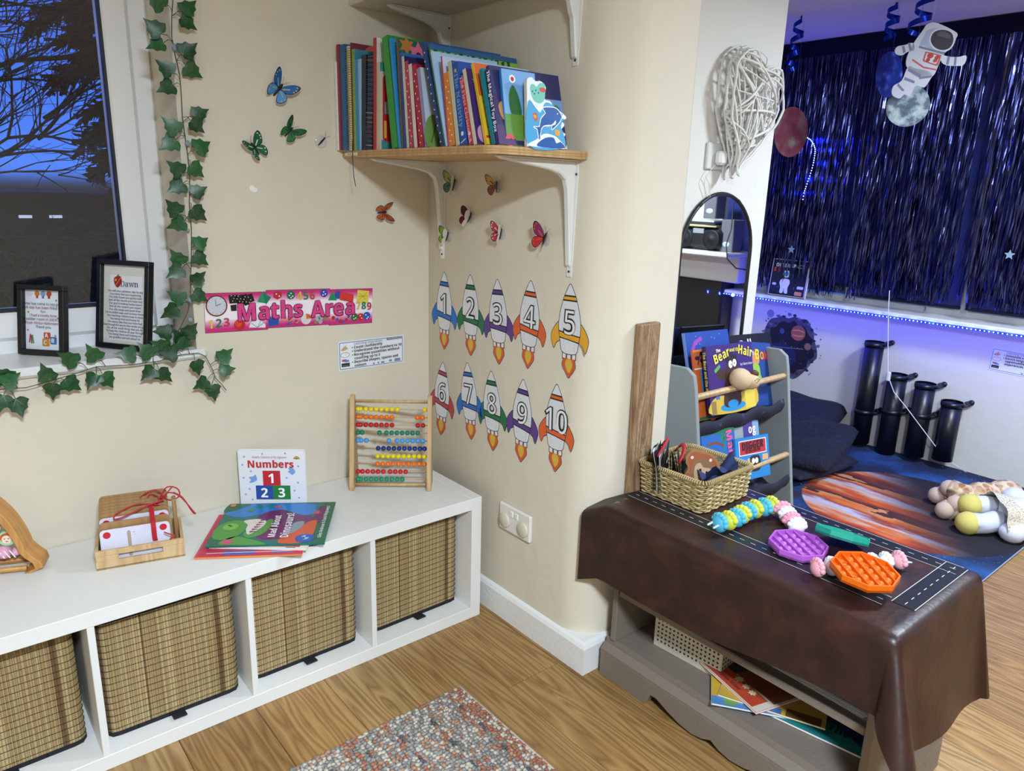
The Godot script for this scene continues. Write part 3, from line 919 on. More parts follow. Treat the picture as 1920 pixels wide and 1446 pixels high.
	lace.call([0.12, 0.118, -0.1, 0.13, 0.14, -0.1, 0.15, 0.135, -0.085, 0.146, 0.12, -0.07])
	for k in 4: lace.call([0.127 + k * 0.0026, 0.125, -0.065, 0.128 + k * 0.0026, 0.105, -0.03, 0.129 + k * 0.0026, 0.09, -0.012, 0.129 + k * 0.0026, 0.06, -0.0135, 0.13 + k * 0.0026, 0.05, -0.0145])
	tag(put(self, "red_laces", b, cm("b81d2c", 0.6), tr.transform), "tangled red laces looped over the lacing boards", "laces")
	# ---------- arched wooden counting toy at the end of the shelf
	var tf := yaw(Vector3(-1.2135, 0.414, 0.118), deg_to_rad(-22.0))
	var tx := thing("arched_toy", "honey wooden arched toy with a pink candy bead and a doll face disc", "toy", tf)
	var ho: StandardMaterial3D = M["oak honey"]
	var arch := [0.0, 0.0, -0.004, 0.06, -0.018, 0.11, -0.04, 0.155, -0.075, 0.195, -0.13, 0.225, -0.19, 0.235]
	var outer := PackedVector2Array()
	var inner := PackedVector2Array()
	var q := curve(arch + [-0.25, 0.225, -0.305, 0.195, -0.34, 0.155, -0.362, 0.11, -0.376, 0.06, -0.38, 0.0], 4)
	q = q.slice(0, q.size() - 4)
	var c0 := Vector2(-0.19, 0.0)
	for v in q:
		outer.append(v)
		inner.append(c0 + (v - c0) * Vector2(0.925, 0.91))
	inner.reverse()
	b = MB.new()
	b.prism(outer + inner, 0.062, Transform3D(Basis(), Vector3(0, 0, -0.062)), 0.0015)
	put(tx, "arch_frame", b, ho)
	for zz in [-0.008, -0.054]:
		b = MB.new(1)
		b.tube([Vector3(-0.375, 0.012, zz), Vector3(-0.008, 0.012, zz)], 0.0065, 10)
		put(tx, "base_dowel", b, ho)
	for k in 3:
		var y: float = [0.05, 0.085, 0.12][k]
		b = MB.new(1)
		b.tube([Vector3(-0.36, y, -0.03), Vector3(-0.014 - k * 0.008, y, -0.03)], 0.002, 6)
		put(tx, "wire", b, M["chrome"])
	b = MB.new(1)
	for k in 4: b.ball(Vector3(-0.03 - k * 0.026, 0.05, -0.028), Vector3(0.016 if k % 2 else 0.011, 0.017 if k % 2 else 0.011, 0.017), 12)
	put(tx, "candy_bead", b, cm("e3a9c4", 0.35))
	b = MB.new()
	for k in 7: b.box(Vector3(-0.035 - k * 0.011, 0.05, -0.0125), Vector3(0.003, 0.022, 0.0012), Basis(Vector3.BACK, 0.5))
	put(tx, "candy_stripe", b, cm("f4dde7", 0.35))
	var dk := MB.new()
	dk.prism(oval(0, 0, 0.019, 0.019, 22), 0.012, Transform3D(Basis(), Vector3(-0.046, 0.085, -0.036)), 0.001)
	var disc := put(tx, "face_disc", dk, cm("a9d6a4", 0.4))
	art(disc, "face_print", [["c95a2c", oval(-0.046, 0.087, 0.0135, 0.0125)], ["f4ddc8", oval(-0.046, 0.083, 0.0105, 0.0105)], ["2a2020", oval(-0.05, 0.085, 0.0012, 0.0016, 8), oval(-0.042, 0.085, 0.0012, 0.0016, 8)], ["c0392b", oval(-0.046, 0.078, 0.003, 0.0012, 10)]], at2(0, 0, -0.0238))
	dk = MB.new()
	dk.prism(curve([-0.085, 0.105, -0.092, 0.118, -0.082, 0.132, -0.068, 0.13, -0.058, 0.122, -0.056, 0.11, -0.068, 0.104], 4), 0.012, Transform3D(Basis(), Vector3(0, 0, -0.036)), 0.001)
	put(tx, "cloud_disc", dk, cm("e9e4d4", 0.4))

func wall_prints():
	# ---------- ten paper rockets on the wall with the pier
	var px := [[833.8, 510.7, 833.3, 654.7], [882.5, 515.8, 883, 666.7], [933.2, 524.1, 936.1, 683], [996.3, 526.6, 989.7, 690.8], [1070.7, 533, 1066.2, 708.7], [831.3, 679.8, 826.6, 815.2], [876.8, 680.3, 884, 824.2], [921.7, 695.8, 924.6, 845], [982.2, 711.8, 976.5, 866], [1045.2, 721, 1041, 884]]
	var tone := ["2f6fc0", "23704a", "5b3f86", "d8622c", "e0a42e", "b8434d", "2f6fc0", "23704a", "5b3f86", "d8622c"]
	var tname := ["blue", "green", "purple", "orange", "yellow", "red", "blue", "green", "purple", "orange"]
	var body := curve([0, 1.0, -0.05, 0.93, -0.083, 0.87, -0.118, 0.78, -0.145, 0.69, -0.162, 0.586, -0.157, 0.48, -0.135, 0.38, -0.097, 0.272, 0.097, 0.272, 0.135, 0.38, 0.157, 0.48, 0.162, 0.586, 0.145, 0.69, 0.118, 0.78, 0.083, 0.87, 0.05, 0.93], 3)
	var fin := curve([-0.155, 0.59, -0.235, 0.525, -0.281, 0.44, -0.27, 0.366, -0.239, 0.298, -0.205, 0.361, -0.137, 0.417], 3)
	var flame := curve([0, 0.0, -0.05, 0.055, -0.1, 0.12, -0.092, 0.18, -0.06, 0.228, 0.06, 0.228, 0.092, 0.18, 0.1, 0.12, 0.05, 0.055], 3)
	var grow := func(p: PackedVector2Array, d: float) -> PackedVector2Array: return Geometry2D.offset_polygon(p, d)[0]
	var mir := func(p: PackedVector2Array) -> PackedVector2Array:
		var r := PackedVector2Array()
		for v in p: r.append(Vector2(-v.x, v.y))
		return r
	for i in 10:
		var e: Array = px[i]
		var tip := P(e[0], e[1], 0, 0.0)
		var low := P(e[2], e[3], 0, 0.0)
		var h := (tip - low).length()
		var up := (tip - low).normalized()
		var xf := Transform3D(Basis(up.cross(Vector3.LEFT), up, Vector3.LEFT), low + Vector3(-0.0006, 0, 0))
		var o := thing("paper_rocket", "paper rocket with %s fins and the numeral %s on the wall" % [tname[i], ["one", "two", "three", "four", "five", "six", "seven", "eight", "nine", "ten"][i]], "wall print", xf, "numbered paper rockets on the wall")
		var sc := func(p: PackedVector2Array) -> PackedVector2Array:
			var r := PackedVector2Array()
			for v in p: r.append(v * h)
			return r
		var b := MB.new()
		for q in [grow.call(body, 0.012), grow.call(fin, 0.012), grow.call(mir.call(fin), 0.012), grow.call(flame, 0.012)]: b.prism(sc.call(q), 0.0004)
		put(o, "paper", b, cm("e4e4e6", 0.6))
		var k := "23201f"
		var c: String = tone[i]
		var lay := [[k, sc.call(grow.call(flame, 0.007)), sc.call(grow.call(fin, 0.008)), sc.call(grow.call(mir.call(fin), 0.008)), sc.call(rect(-0.106, 0.2, 0.106, 0.282))],
			["c9602f", sc.call(flame)], [c, sc.call(fin), sc.call(mir.call(fin))], ["e0e0e4", sc.call(rect(-0.096, 0.21, 0.096, 0.275))],
			["e0a93c", sc.call(curve([0, 0.05, -0.05, 0.12, -0.05, 0.18, -0.02, 0.205, 0.02, 0.205, 0.05, 0.18, 0.05, 0.12], 3))],
			["7a4b3c", sc.call(rect(-0.05, 0.21, -0.025, 0.275)), sc.call(rect(0.025, 0.21, 0.05, 0.275))],
			["c8b84a", sc.call(curve([0, 0.1, -0.025, 0.15, -0.012, 0.19, 0.012, 0.19, 0.025, 0.15], 3))],
			[k, sc.call(grow.call(body, 0.008))], ["dcdce0", sc.call(body)]]
		var clip := func(p) -> Array:
			var r := []
			for z in Geometry2D.intersect_polygons(body, p): r.append(sc.call(z))
			return r
		lay.append([k] + clip.call(pl([-0.3, 0.885, 0.3, 0.885, 0.3, 0.82, -0.3, 0.82])) + clip.call(curve([-0.2, 0.5, 0, 0.478, 0.2, 0.455, 0.2, 0.385, 0, 0.405, -0.2, 0.43], 3)))
		lay.append([c] + clip.call(pl([-0.3, 0.868, 0.3, 0.868, 0.3, 0.837, -0.3, 0.837])) + clip.call(curve([-0.2, 0.488, 0, 0.466, 0.2, 0.443, 0.2, 0.398, 0, 0.417, -0.2, 0.442], 3)))
		var riv := ["6a6a70"]
		for q in [[-0.075, 0.78], [0.075, 0.775], [-0.088, 0.74], [0.088, 0.735], [-0.11, 0.56], [0.115, 0.555], [-0.11, 0.53], [0.115, 0.525], [-0.105, 0.5], [0.115, 0.49], [-0.085, 0.385], [0.085, 0.37], [-0.08, 0.35], [0.08, 0.335], [-0.072, 0.315], [0.075, 0.305]]: riv.append(sc.call(oval(q[0], q[1], 0.0045, 0.0045, 6)))
		lay.append(riv)
		art(o, "rocket_print", lay, at2(0, 0, 0.0004), 0.6, 0.00006)
		for q in [[0.9, k, 0.0022], [0.0, "e6e6ea", 0.0026]]:
			words(o, str(i + 1), 0.36 * h, q[1], at2(0, 0.592 * h, q[2]), 1.7 if q[0] > 0 else 0.0)
	# ---------- maths banner: three overlapping sheets
	var bx := frame(Vector3(0.513, -0.018, 0), Vector3.UP, Vector3(-0.7295, 0.9315, 0.0006))
	var bn := thing("wall_banner", "long pink paper banner reading Maths Area with clock dice and shapes", "banner", bx)
	var W := 0.515
	var Hh := 0.11
	for s in [[0.0, 0.176, 0.0, 0.0], [0.172, 0.37, 0.004, 0.0008], [0.366, W, 0.001, 0.0004]]:
		var b := MB.new()
		b.prism(rect(s[0], s[2], s[1], Hh + s[2]), 0.0004, at2(0, 0, s[3]))
		var sh := put(bn, "sheet", b, cm("cf2f7a", 0.35))
		var ly := [["5d1638", rect(s[0], s[2], s[1], Hh + s[2])]]
		ly.append(["cc2e79", rect(s[0] + 0.0008, s[2] + 0.0012, s[1] - 0.0004, Hh + s[2] - 0.0012)])
		for k in 6: ly.append([Color("cc2e79").lerp(Color("f3e9f0"), (k + 1) / 6.0), rect(s[0] + 0.0008, s[2] + 0.012 + k * 0.0045, s[1] - 0.0004, Hh + s[2] - 0.010 - k * 0.0045)])
		art(sh, "sheet_print", ly, at2(0, 0, float(s[3]) + 0.0004), 0.35, 0.00004)
	var X := func(p: float) -> float: return (p - 85.0) / 1213.0 * W
	var Y := func(px_: float, p: float) -> float: return Hh * (1.0 - (p - lerpf(197.0, 158.0, (px_ - 85.0) / 1213.0)) / lerpf(284.0, 247.0, (px_ - 85.0) / 1213.0))
	var S := W / 1213.0
	var at := func(a, b2): return Vector2(X.call(a), Y.call(a, b2))
	var O := func(a, b2, r): return oval(X.call(a), Y.call(a, b2), r * S, r * S, 20)
	var Q := func(l: Array) -> PackedVector2Array:
		var p := PackedVector2Array()
		for i in range(0, l.size(), 2): p.append(at.call(l[i], l[i + 1]))
		return p
	var ly := [["7a3a22", O.call(162, 285, 70)], ["c9cdd6", O.call(162, 285, 61)], ["1e1e22", stroke([X.call(158), Y.call(158, 285), X.call(156), Y.call(156, 238)], 0.0012), stroke([X.call(158), Y.call(158, 285), X.call(190), Y.call(190, 270)], 0.0016)]]
	var ticks := ["1e1e22"]
	for k in 12: ticks.append(oval(X.call(162) + cos(TAU * k / 12) * 52 * S, Y.call(162, 285) + sin(TAU * k / 12) * 52 * S, 0.001, 0.001, 6))
	ly.append(ticks)
	ly.append(["17171c", Q.call([240, 210, 300, 205, 305, 265, 245, 268]), Q.call([280, 215, 330, 205, 350, 275, 300, 280]), Q.call([320, 210, 360, 198, 385, 270, 345, 285]), Q.call([365, 205, 395, 195, 412, 250, 380, 262]), Q.call([250, 280, 290, 275, 290, 320, 255, 322])])
	var pips := ["f2f2f4"]
	for k in 15: pips.append(oval(X.call(258 + (k * 37) % 140), Y.call(300, 212 + (k * 23) % 55), 0.0013, 0.0013, 6))
	ly.append(pips)
	ly += [["157a55", Q.call([468, 185, 525, 225, 495, 268, 428, 255])], ["1f9266", Q.call([468, 185, 480, 262, 428, 255])], ["b92a34", Q.call([540, 195, 575, 178, 600, 195, 597, 222, 568, 240, 540, 225])], ["17694a", O.call(664, 207, 30)], ["2c4fa6", O.call(910, 193, 29), O.call(1018, 205, 28)], ["1b8a5f", Q.call([975, 178, 1010, 243, 940, 243])], ["cf3a2b", Q.call([1035, 182, 1143, 200, 1138, 258, 1030, 240])], ["dccb4a", Q.call([1173, 168, 1268, 175, 1262, 258, 1165, 252])]]
	ly.append(["3a2a18", stroke([X.call(1190), Y.call(1190, 190), X.call(1240), Y.call(1240, 235)], 0.0008), stroke([X.call(1250), Y.call(1250, 185), X.call(1185), Y.call(1185, 240)], 0.0008), stroke([X.call(1180), Y.call(1180, 215), X.call(1255), Y.call(1255, 210)], 0.0008)])
	ly += [["b52a22", O.call(307, 418, 37)], ["d8452f", O.call(300, 410, 24)], ["e6e2e8", Q.call([368, 440, 380, 405, 405, 385, 430, 383, 460, 395, 482, 420, 480, 440])], ["3f62b8", stroke([X.call(425), Y.call(425, 438), X.call(470), Y.call(470, 405)], 0.0015), stroke([X.call(425), Y.call(425, 438), X.call(450), Y.call(450, 392)], 0.0012)], ["2f9a6a", stroke([X.call(425), Y.call(425, 438), X.call(385), Y.call(385, 408)], 0.0015)], ["2451a8", Q.call([500, 370, 575, 358, 575, 420, 502, 432])], ["3f6cc4", Q.call([500, 370, 520, 360, 575, 358, 560, 372])], ["d9d3cf", O.call(773, 378, 38)], ["e0672c", Q.call([775, 378, 772, 338, 800, 345, 812, 372])], ["a9adb6", O.call(860, 375, 18), O.call(885, 365, 20), O.call(880, 397, 16)], ["8d7f58", O.call(845, 400, 13), O.call(920, 365, 22)], ["2f6a3a", O.call(1150, 362, 29)], ["b92a2c", O.call(1199, 360, 27), O.call(980, 368, 14), O.call(1035, 390, 13), O.call(1083, 380, 12)], ["2a56b0", O.call(1250, 352, 30), O.call(1010, 380, 11), O.call(1058, 395, 10), O.call(1102, 358, 10)]]
	var bears := []
	for k in 9: ly.append([["d9a92c", "2c62b8", "c23434"][k % 3], O.call(605 + (k * 53) % 110, 375 + (k * 17) % 40, 10)])
	var dots := ["f0eef2"]
	for q in [[664, 195], [652, 210], [676, 215], [664, 225], [905, 183], [918, 198], [900, 205], [1140, 352], [1158, 368], [1145, 375], [1195, 350], [1207, 368], [1240, 345], [1260, 360], [1250, 370], [560, 200], [580, 215]]: dots.append(O.call(q[0], q[1], 5))
	ly.append(dots)
	art(bn, "picture_print", ly, at2(0, 0, 0.0018), 0.35, 0.00005)
	var put_word := func(s, a, b2, sz, c, bold, z): words(bn, s, sz, c, at2(X.call(a), Y.call(a, b2), z, 0.02), bold)
	for q in [["Maths", 520, 322], ["Area", 985, 300]]:
		put_word.call(q[0], q[1], q[2], 0.066, "5c1030", 4.0, 0.0032)
		put_word.call(q[0], q[1], q[2], 0.066, "d63b85", 2.0, 0.0036)
	for q in [["1", 120, 418, "d8c23a"], ["2", 170, 408, "1f7a4f"], ["3", 222, 402, "c0303c"], ["4", 724, 213, "d8b23a"], ["5", 772, 212, "1f7a4f"], ["6", 820, 210, "b8453a"], ["7", 1180, 282, "d8b23a"], ["8", 1223, 280, "1f7a4f"], ["9", 1268, 283, "c0303c"]]:
		put_word.call(q[0], q[1], q[2], 0.032, q[3], 0.5, 0.0034)
	# ---------- learning cards
	card(frame(Vector3(0.236, 0, 0), Vector3.UP, Vector3(-0.3353, 0.771, 0.0008)), "small laminated card headed Learning Intentions below the pink banner", ["Mathematics", "• Count confidently", "• Understand the numbers to 10", "• Recognise quantities without", "   counting up to 5", "• Describe shapes, spaces and", "   colours"])
	var ctl := P(1862, 650, 0, XC)
	card(Transform3D(Basis(Vector3(0, -0.03, 1).normalized(), Vector3(0, 1, 0.03).normalized(), Vector3.LEFT), Vector3(XC - 0.001, 0.546, 0.845)), "laminated card headed Learning Intentions beside the black pipes", ["", "• Stimulate senses", "• Enrich language", "   opportunities", "   experiences"], 1.18)
	# ---------- double socket
	var so := thing("wall_socket", "white double plug socket with switches beside the rockets", "socket", Transform3D(Basis(Vector3.BACK, Vector3.UP, Vector3.LEFT), Vector3(0, 0.354, 0.49)))
	var b := MB.new()
	b.bbox(Vector3(0, 0, 0.006), Vector3(0.147, 0.087, 0.012), 0.004)
	put(so, "plate", b, cm("e2dfd6", 0.3))
	for s in [-1, 1]:
		b = MB.new()
		b.bbox(Vector3(s * 0.012, 0.022, 0.013), Vector3(0.014, 0.018, 0.005), 0.0015)
		put(so, "switch", b, cm("e8e6de", 0.3))
		b = MB.new(1)
		b.lathe([Vector2(0.0, 0.0), Vector2(0.024, 0.0), Vector2(0.024, 0.005), Vector2(0.021, 0.007), Vector2(0.0, 0.007)], 24, Transform3D(Basis(Vector3.RIGHT, PI / 2), Vector3(s * 0.043, -0.008, 0.012)))
		put(so, "socket_cover", b, cm("d5cdb8", 0.35))
	# ---------- photo frames on the sill
	photo_frame(Vector3(-1.135, 0.891, -0.172), Vector3(0.088, 0, 0.093), 0.128, 0.178, false)
	photo_frame(Vector3(-0.956, 0.891, -0.166), Vector3(0.0946, 0, 0.14), 0.169, 0.236, true)

func card(xf: Transform3D, label: String, lines: Array, sc := 1.0):
	var o := thing("wall_card", label, "card", xf)
	var W := 0.236
	var H := 0.094
	xf.basis = xf.basis.scaled(Vector3.ONE * sc)
	o.transform = xf
	var b := MB.new()
	b.prism(rrect(0, 0, W, H, 0.003), 0.0006)
	put(o, "card_sheet", b, cm("e6e9ee", 0.25))
	art(o, "card_print", [["4c77b4", rrect(0.004, 0.004, W - 0.004, H - 0.004, 0.004)], ["e9ecf0", rrect(0.0062, 0.0062, W - 0.0062, H - 0.0062, 0.003)], ["c9a684", curve([0.009, 0.066, 0.02, 0.064, 0.034, 0.07, 0.026, 0.076, 0.03, 0.082, 0.018, 0.075], 3)], ["6d7786", oval(0.023, 0.05, 0.016, 0.0085)], ["eef0f3", oval(0.023, 0.05, 0.0145, 0.0072)], ["6d7786", stroke([0.023, 0.05, 0.03, 0.051], 0.0006), stroke([0.023, 0.05, 0.023, 0.055], 0.0006)], ["b04f63", rect(0.012, 0.029, 0.028, 0.036)], ["4f83c0", rect(0.02, 0.027, 0.036, 0.033)], ["2e2f36", rect(0.01, 0.012, 0.038, 0.024)], ["5f6f62", rect(0.014, 0.014, 0.034, 0.018)], ["7c8ea6", rect(0.12, 0.008, 0.127, 0.013), oval(0.14, 0.011, 0.004, 0.003), rect(0.15, 0.008, 0.162, 0.014), oval(0.185, 0.013, 0.006, 0.004), rect(0.2, 0.008, 0.222, 0.018)]], at2(0, 0, 0.0006), 0.3, 0.00006)
	words(o, "Learning Intentions", 0.0115, "6b7178", at2(0.105, 0.083, 0.0016))
	for i in lines.size():
		words(o, lines[i], 0.009 if i == 0 else 0.0118, "15161a", at2(0.2 if i == 0 else 0.046, 0.085 if i == 0 else 0.071 - (i - 1) * 0.0118, 0.0016, 0.02), 0.35, "Droid Sans", HORIZONTAL_ALIGNMENT_CENTER if i == 0 else HORIZONTAL_ALIGNMENT_LEFT)

func photo_frame(pos: Vector3, dir: Vector3, w: float, h: float, big: bool):
	var xx := dir.normalized()
	var n := xx.cross(Vector3.UP).normalized()
	var up := (Vector3.UP - n * 0.16).normalized()
	var o := thing("photo_frame", "large black photo frame with a poem headed Dawn on the window sill" if big else "small black photo frame with a thank you card on the window sill", "photo frame", Transform3D(Basis(xx, up, xx.cross(up)), pos))
	var e := 0.0135
	var dp := 0.02
	var b := MB.new()
	for q in [[w / 2, e / 2, w, e], [w / 2, h - e / 2, w, e], [e / 2, h / 2, e, h - 2 * e], [w - e / 2, h / 2, e, h - 2 * e]]:
		b.bbox(Vector3(q[0], q[1], dp / 2), Vector3(q[2], q[3], dp), 0.001)
	put(o, "border", b, cm("0e0e10", 0.35))
	b = MB.new()
	b.box(Vector3(w / 2, h / 2, 0.004), Vector3(w - 2 * e, h - 2 * e, 0.006))
	put(o, "backing", b, cm("dcdad2" if big else "dfe4ee", 0.7))
	b = MB.new()
	b.prism(pl([0, 0, -0.06, 0, -0.004, h * 0.6, 0, h * 0.6]), 0.03, Transform3D(Basis(Vector3.BACK, Vector3(0, 1, 0), Vector3.RIGHT), Vector3(w / 2 - 0.015, 0.0, 0.0)))
	put(o, "stand", b, cm("141414", 0.7))
	if big:
		art(o, "poem_print", [["e9e9ee", rect(0.034, 0.022, 0.138, 0.196)], ["a8262c", curve([0.046, 0.186, 0.055, 0.193, 0.066, 0.194, 0.072, 0.184, 0.068, 0.17, 0.058, 0.163, 0.049, 0.171], 4)], ["3f7a3a", stroke([0.056, 0.192, 0.062, 0.198], 0.003)], ["d8b23a", rect(0.049, 0.18, 0.055, 0.186), stroke([0.05, 0.165, 0.072, 0.194], 0.0016)]], at2(0, 0, 0.0072), 0.6)
		words(o, "Dawn", 0.021, "1f2026", at2(0.098, 0.174, 0.0088, 0.02), 0.0, "Droid Serif")
		var ls := ["You sell your patience, day by day", "You many that you supporting", "You little hands you gently hold", "And all the stories you have told", "Our goal is making books heard", "And all the comfort you impart", "You silly songs and quiet times", "For muddled naps and nursery rhymes", "You teaching children how to share", "You being kind and being fair", "You every idea that you have had", "And thoughtful words that made you glad", "For all the small things that you do", "To help the children all year through", "You being there and helping me", "Am grateful and will always be"]
		for i in ls.size(): words(o, ls[i], 0.0075, "33353c", at2(0.086, 0.154 - i * 0.0083, 0.0088), 0.1)
	else:
		var ly := [["d8d6df", oval(0.026, 0.155, 0.008)]]
		for k in 3: ly += [[["c9772c", "7a9cc8", "b4472f"][k], oval(0.047 + k * 0.0165, 0.156, 0.0072)], [["9a4a2a", "4f6c9a", "8a2f24"][k], rect(0.044 + k * 0.0165, 0.144, 0.05 + k * 0.0165, 0.15)]]
		ly += [["a98b4a", star(0.1, 0.14, 0.004), star(0.022, 0.108, 0.004), star(0.104, 0.095, 0.004), star(0.02, 0.062, 0.004), star(0.096, 0.05, 0.004)], ["b83a4a", stroke([0.024, 0.03, 0.027, 0.052], 0.004)], ["3f8a4a", stroke([0.035, 0.028, 0.032, 0.05], 0.004)], ["7a3a2a", stroke([0.03, 0.028, 0.0295, 0.048], 0.003)], ["c0493f", rrect(0.064, 0.042, 0.083, 0.058, 0.003)], ["c9893a", rrect(0.06, 0.022, 0.08, 0.042, 0.003)], ["3f74b8", rrect(0.082, 0.028, 0.1, 0.047, 0.003)]]
		art(o, "card_print", ly, at2(0, 0, 0.0072), 0.6)
		for q in [["A", 0.0735, 0.05], ["C", 0.07, 0.032], ["B", 0.091, 0.0375]]: words(o, q[0], 0.015, "f1e6d8", at2(q[1], q[2], 0.0105), 0.4)
		var ls := [["The time has come to say goodbye", "3b5f9a"], ["Each day has been filled with", "a8456a"], ["fun", "a8456a"], ["I had a lovely time", "b0574f"], ["in toddler room in 2024-2025", "6a4a7a"], ["From Abdur-Rahmaan :)", "b0574f"], ["Thank you", "33353c"]]
		for i in ls.size(): words(o, ls[i][0], 0.0092, ls[i][1], at2(0.064, 0.13 - i * 0.0098, 0.0092), 0.15)

func leaf_mesh(fold: float, bend: float, c: String) -> ArrayMesh:
	# ivy leaf in xy, stalk end at the origin, tip along +y, one unit long
	var half := [Vector2(0, 0.0), Vector2(0.2, -0.07), Vector2(0.36, 0.0), Vector2(0.52, 0.16), Vector2(0.37, 0.36), Vector2(0.36, 0.55), Vector2(0.16, 0.66), Vector2(0, 1.0)]
	var b := MB.new(1)
	var z := func(p: Vector2) -> Vector3: return Vector3(p.x, p.y, absf(p.x) * fold - bend * p.y * p.y)
	for s in [-1, 1]:
		for i in range(1, 7):
			var p: Vector2 = half[i] * Vector2(s, 1)
			var q: Vector2 = half[i + 1] * Vector2(s, 1)
			var m0 := Vector2(0, lerpf(0.12, 0.9, (i - 1) / 6.0))
			var m1 := Vector2(0, lerpf(0.12, 1.0, i / 6.0))
			b.col(Color(c).lightened(0.03 * (i % 3)))
			if s > 0:
				b.tri(z.call(m0), z.call(p), z.call(q)); b.tri(z.call(m0), z.call(q), z.call(m1))
			else:
				b.tri(z.call(m0), z.call(q), z.call(p)); b.tri(z.call(m0), z.call(m1), z.call(q))
		b.col(c)
		if s > 0: b.tri(z.call(Vector2(0, 0)), z.call(half[1]), z.call(Vector2(0, 0.12)))
		else: b.tri(z.call(Vector2(0, 0)), z.call(Vector2(0, 0.12)), z.call(half[1] * Vector2(-1, 1)))
	b.col(Color(c).lightened(0.2))
	for t in [Vector2(0, 0.85), Vector2(0.42, 0.17), Vector2(-0.42, 0.17), Vector2(0.3, 0.52), Vector2(-0.3, 0.52)]:
		var sd := Vector2(-t.y, t.x).normalized() * 0.012
		var u := Vector3(0, 0, 0.008)
		b.tri(z.call(sd * 1.2 + Vector2(0, 0.02)) + u, z.call(-sd * 1.2 + Vector2(0, 0.02)) + u, z.call(t) + u)
	return b.done()

func ivy():
	rng.seed = 31
	var o := thing("ivy_garland", "artificial ivy garland trailing round the window reveal and along the sill", "garland")
	var vars := []
	for k in 4: vars.append(leaf_mesh([0.25, 0.12, 0.35, 0.2][k], [0.1, 0.25, -0.05, 0.18][k], ["14421f", "1a4d25", "103a1b", "1f5529"][k]))
	var main := [325, -12, 322, 30, 322, 70, 329, 105, 337, 140, 340, 180, 342, 220, 347, 255, 352, 290, 356, 330, 355, 380, 359, 430, 359, 480, 357, 530, 357, 560, 352, 585, 340, 610, 327, 635, 323, 655]
	var sillp := [320, 668, 300, 677, 250, 684, 180, 688, 150, 698, 100, 713, 50, 727, -20, 732]
	var tail := [330, 667, 350, 664, 372, 662, 385, 668, 397, 690, 405, 710, 415, 720, 424, 732]
	var knots := []
	for s in [[main, 0.012], [sillp, 0.028], [tail, 0.026]]:
		var pts := []
		for i in range(0, s[0].size(), 2):
			var p := P(s[0][i], s[0][i + 1], 2, s[1])
			pts.append(p)
			knots.append(p)
		var b := MB.new(1)
		b.tube(pts, 0.0011, 5)
		put(o, "stem", b, cm("3b4a2c", 0.6))
	var lf := [[293, 1, -60], [354, 12, 40], [353, 43, 120], [288, 51, -50], [292, 84, -110], [354, 94, 50], [362, 134, 125], [309, 126, -50], [311, 165, -115], [376, 212, 60], [369, 237, 130], [321, 235, -45], [316, 270, -120], [379, 274, 60], [369, 320, 130], [329, 315, -50], [330, 351, -120], [373, 358, 60], [324, 389, -40], [372, 401, 130], [332, 421, -115], [377, 454, 60], [376, 486, 130], [332, 484, -40], [328, 511, -120], [372, 521, 50], [375, 556, 125], [332, 556, -50], [318, 585, -120], [358, 619, 40], [336, 632, -30], [345, 646, 120], [305, 624, -80], [300, 648, -60], [315, 662, -80], [274, 657, -40], [238, 664, -80], [174, 663, -30], [128, 673, -60], [86, 699, -20], [20, 712, 60], [6, 703, -40], [100, 733, 185], [135, 721, 135], [173, 715, -145], [202, 714, 150], [278, 701, -130], [309, 703, 140], [369, 689, 170], [423, 666, 55], [426, 693, 85], [377, 720, -120], [400, 736, 170], [35, 763, 170], [3, 756, 200]]
	var stems := MB.new(1)
	for q in lf:
		var zoff := rng.randf_range(0.022, 0.036) if q[1] < 640 else rng.randf_range(0.03, 0.045)
		var c := P(q[0], q[1], 2, zoff)
		var a := deg_to_rad(-float(q[2]))
		var up := Vector3(-sin(a), cos(a), rng.randf_range(-0.15, 0.2)).normalized()
		var n := Vector3(rng.randf_range(-0.4, 0.15), rng.randf_range(-0.25, 0.45), 1).normalized()
		var xx := up.cross(n).normalized()
		var sz := rng.randf_range(0.043, 0.051)
		var base := c - up * sz * 0.42
		put(o, "leaf", vars[rng.randi() % 4], vm(0.38), Transform3D(Basis(xx, up, xx.cross(up)).scaled_local(Vector3.ONE * sz), base))
		var best: Vector3 = knots[0]
		var bd := 9.0
		for i in knots.size() - 1:
			for k in 4:
				var p: Vector3 = knots[i].lerp(knots[i + 1], k / 4.0)
				var d := p.distance_to(base) + (0.0 if absf(p.distance_to(base) - 0.035) < 0.02 else 0.02) + (p - base).dot(up) * 0.6
				if d < bd and knots[i].distance_to(knots[i + 1]) < 0.12:
					bd = d
					best = p
		stems.tube([base, (base + best) / 2 + Vector3(0, 0.006, 0.006), best], 0.0008, 4)
	put(o, "leaf_stalks", stems, cm("3b4a2c", 0.6))
	for q in [[328, 89, 0.007], [352, 269, 0.006], [334, 279, 0.005], [353, 432, 0.004], [356, 563, 0.006], [357, 600, 0.006]]:
		var b := MB.new(1)
		b.ball(Vector3.ZERO, Vector3(q[2] * 1.1, q[2] * 1.3, q[2] * 0.7), 8)
		put(o, "putty_blob", b, cm("8d96a6", 0.7), Transform3D(Basis(), P(q[0], q[1], 2, 0.012)))

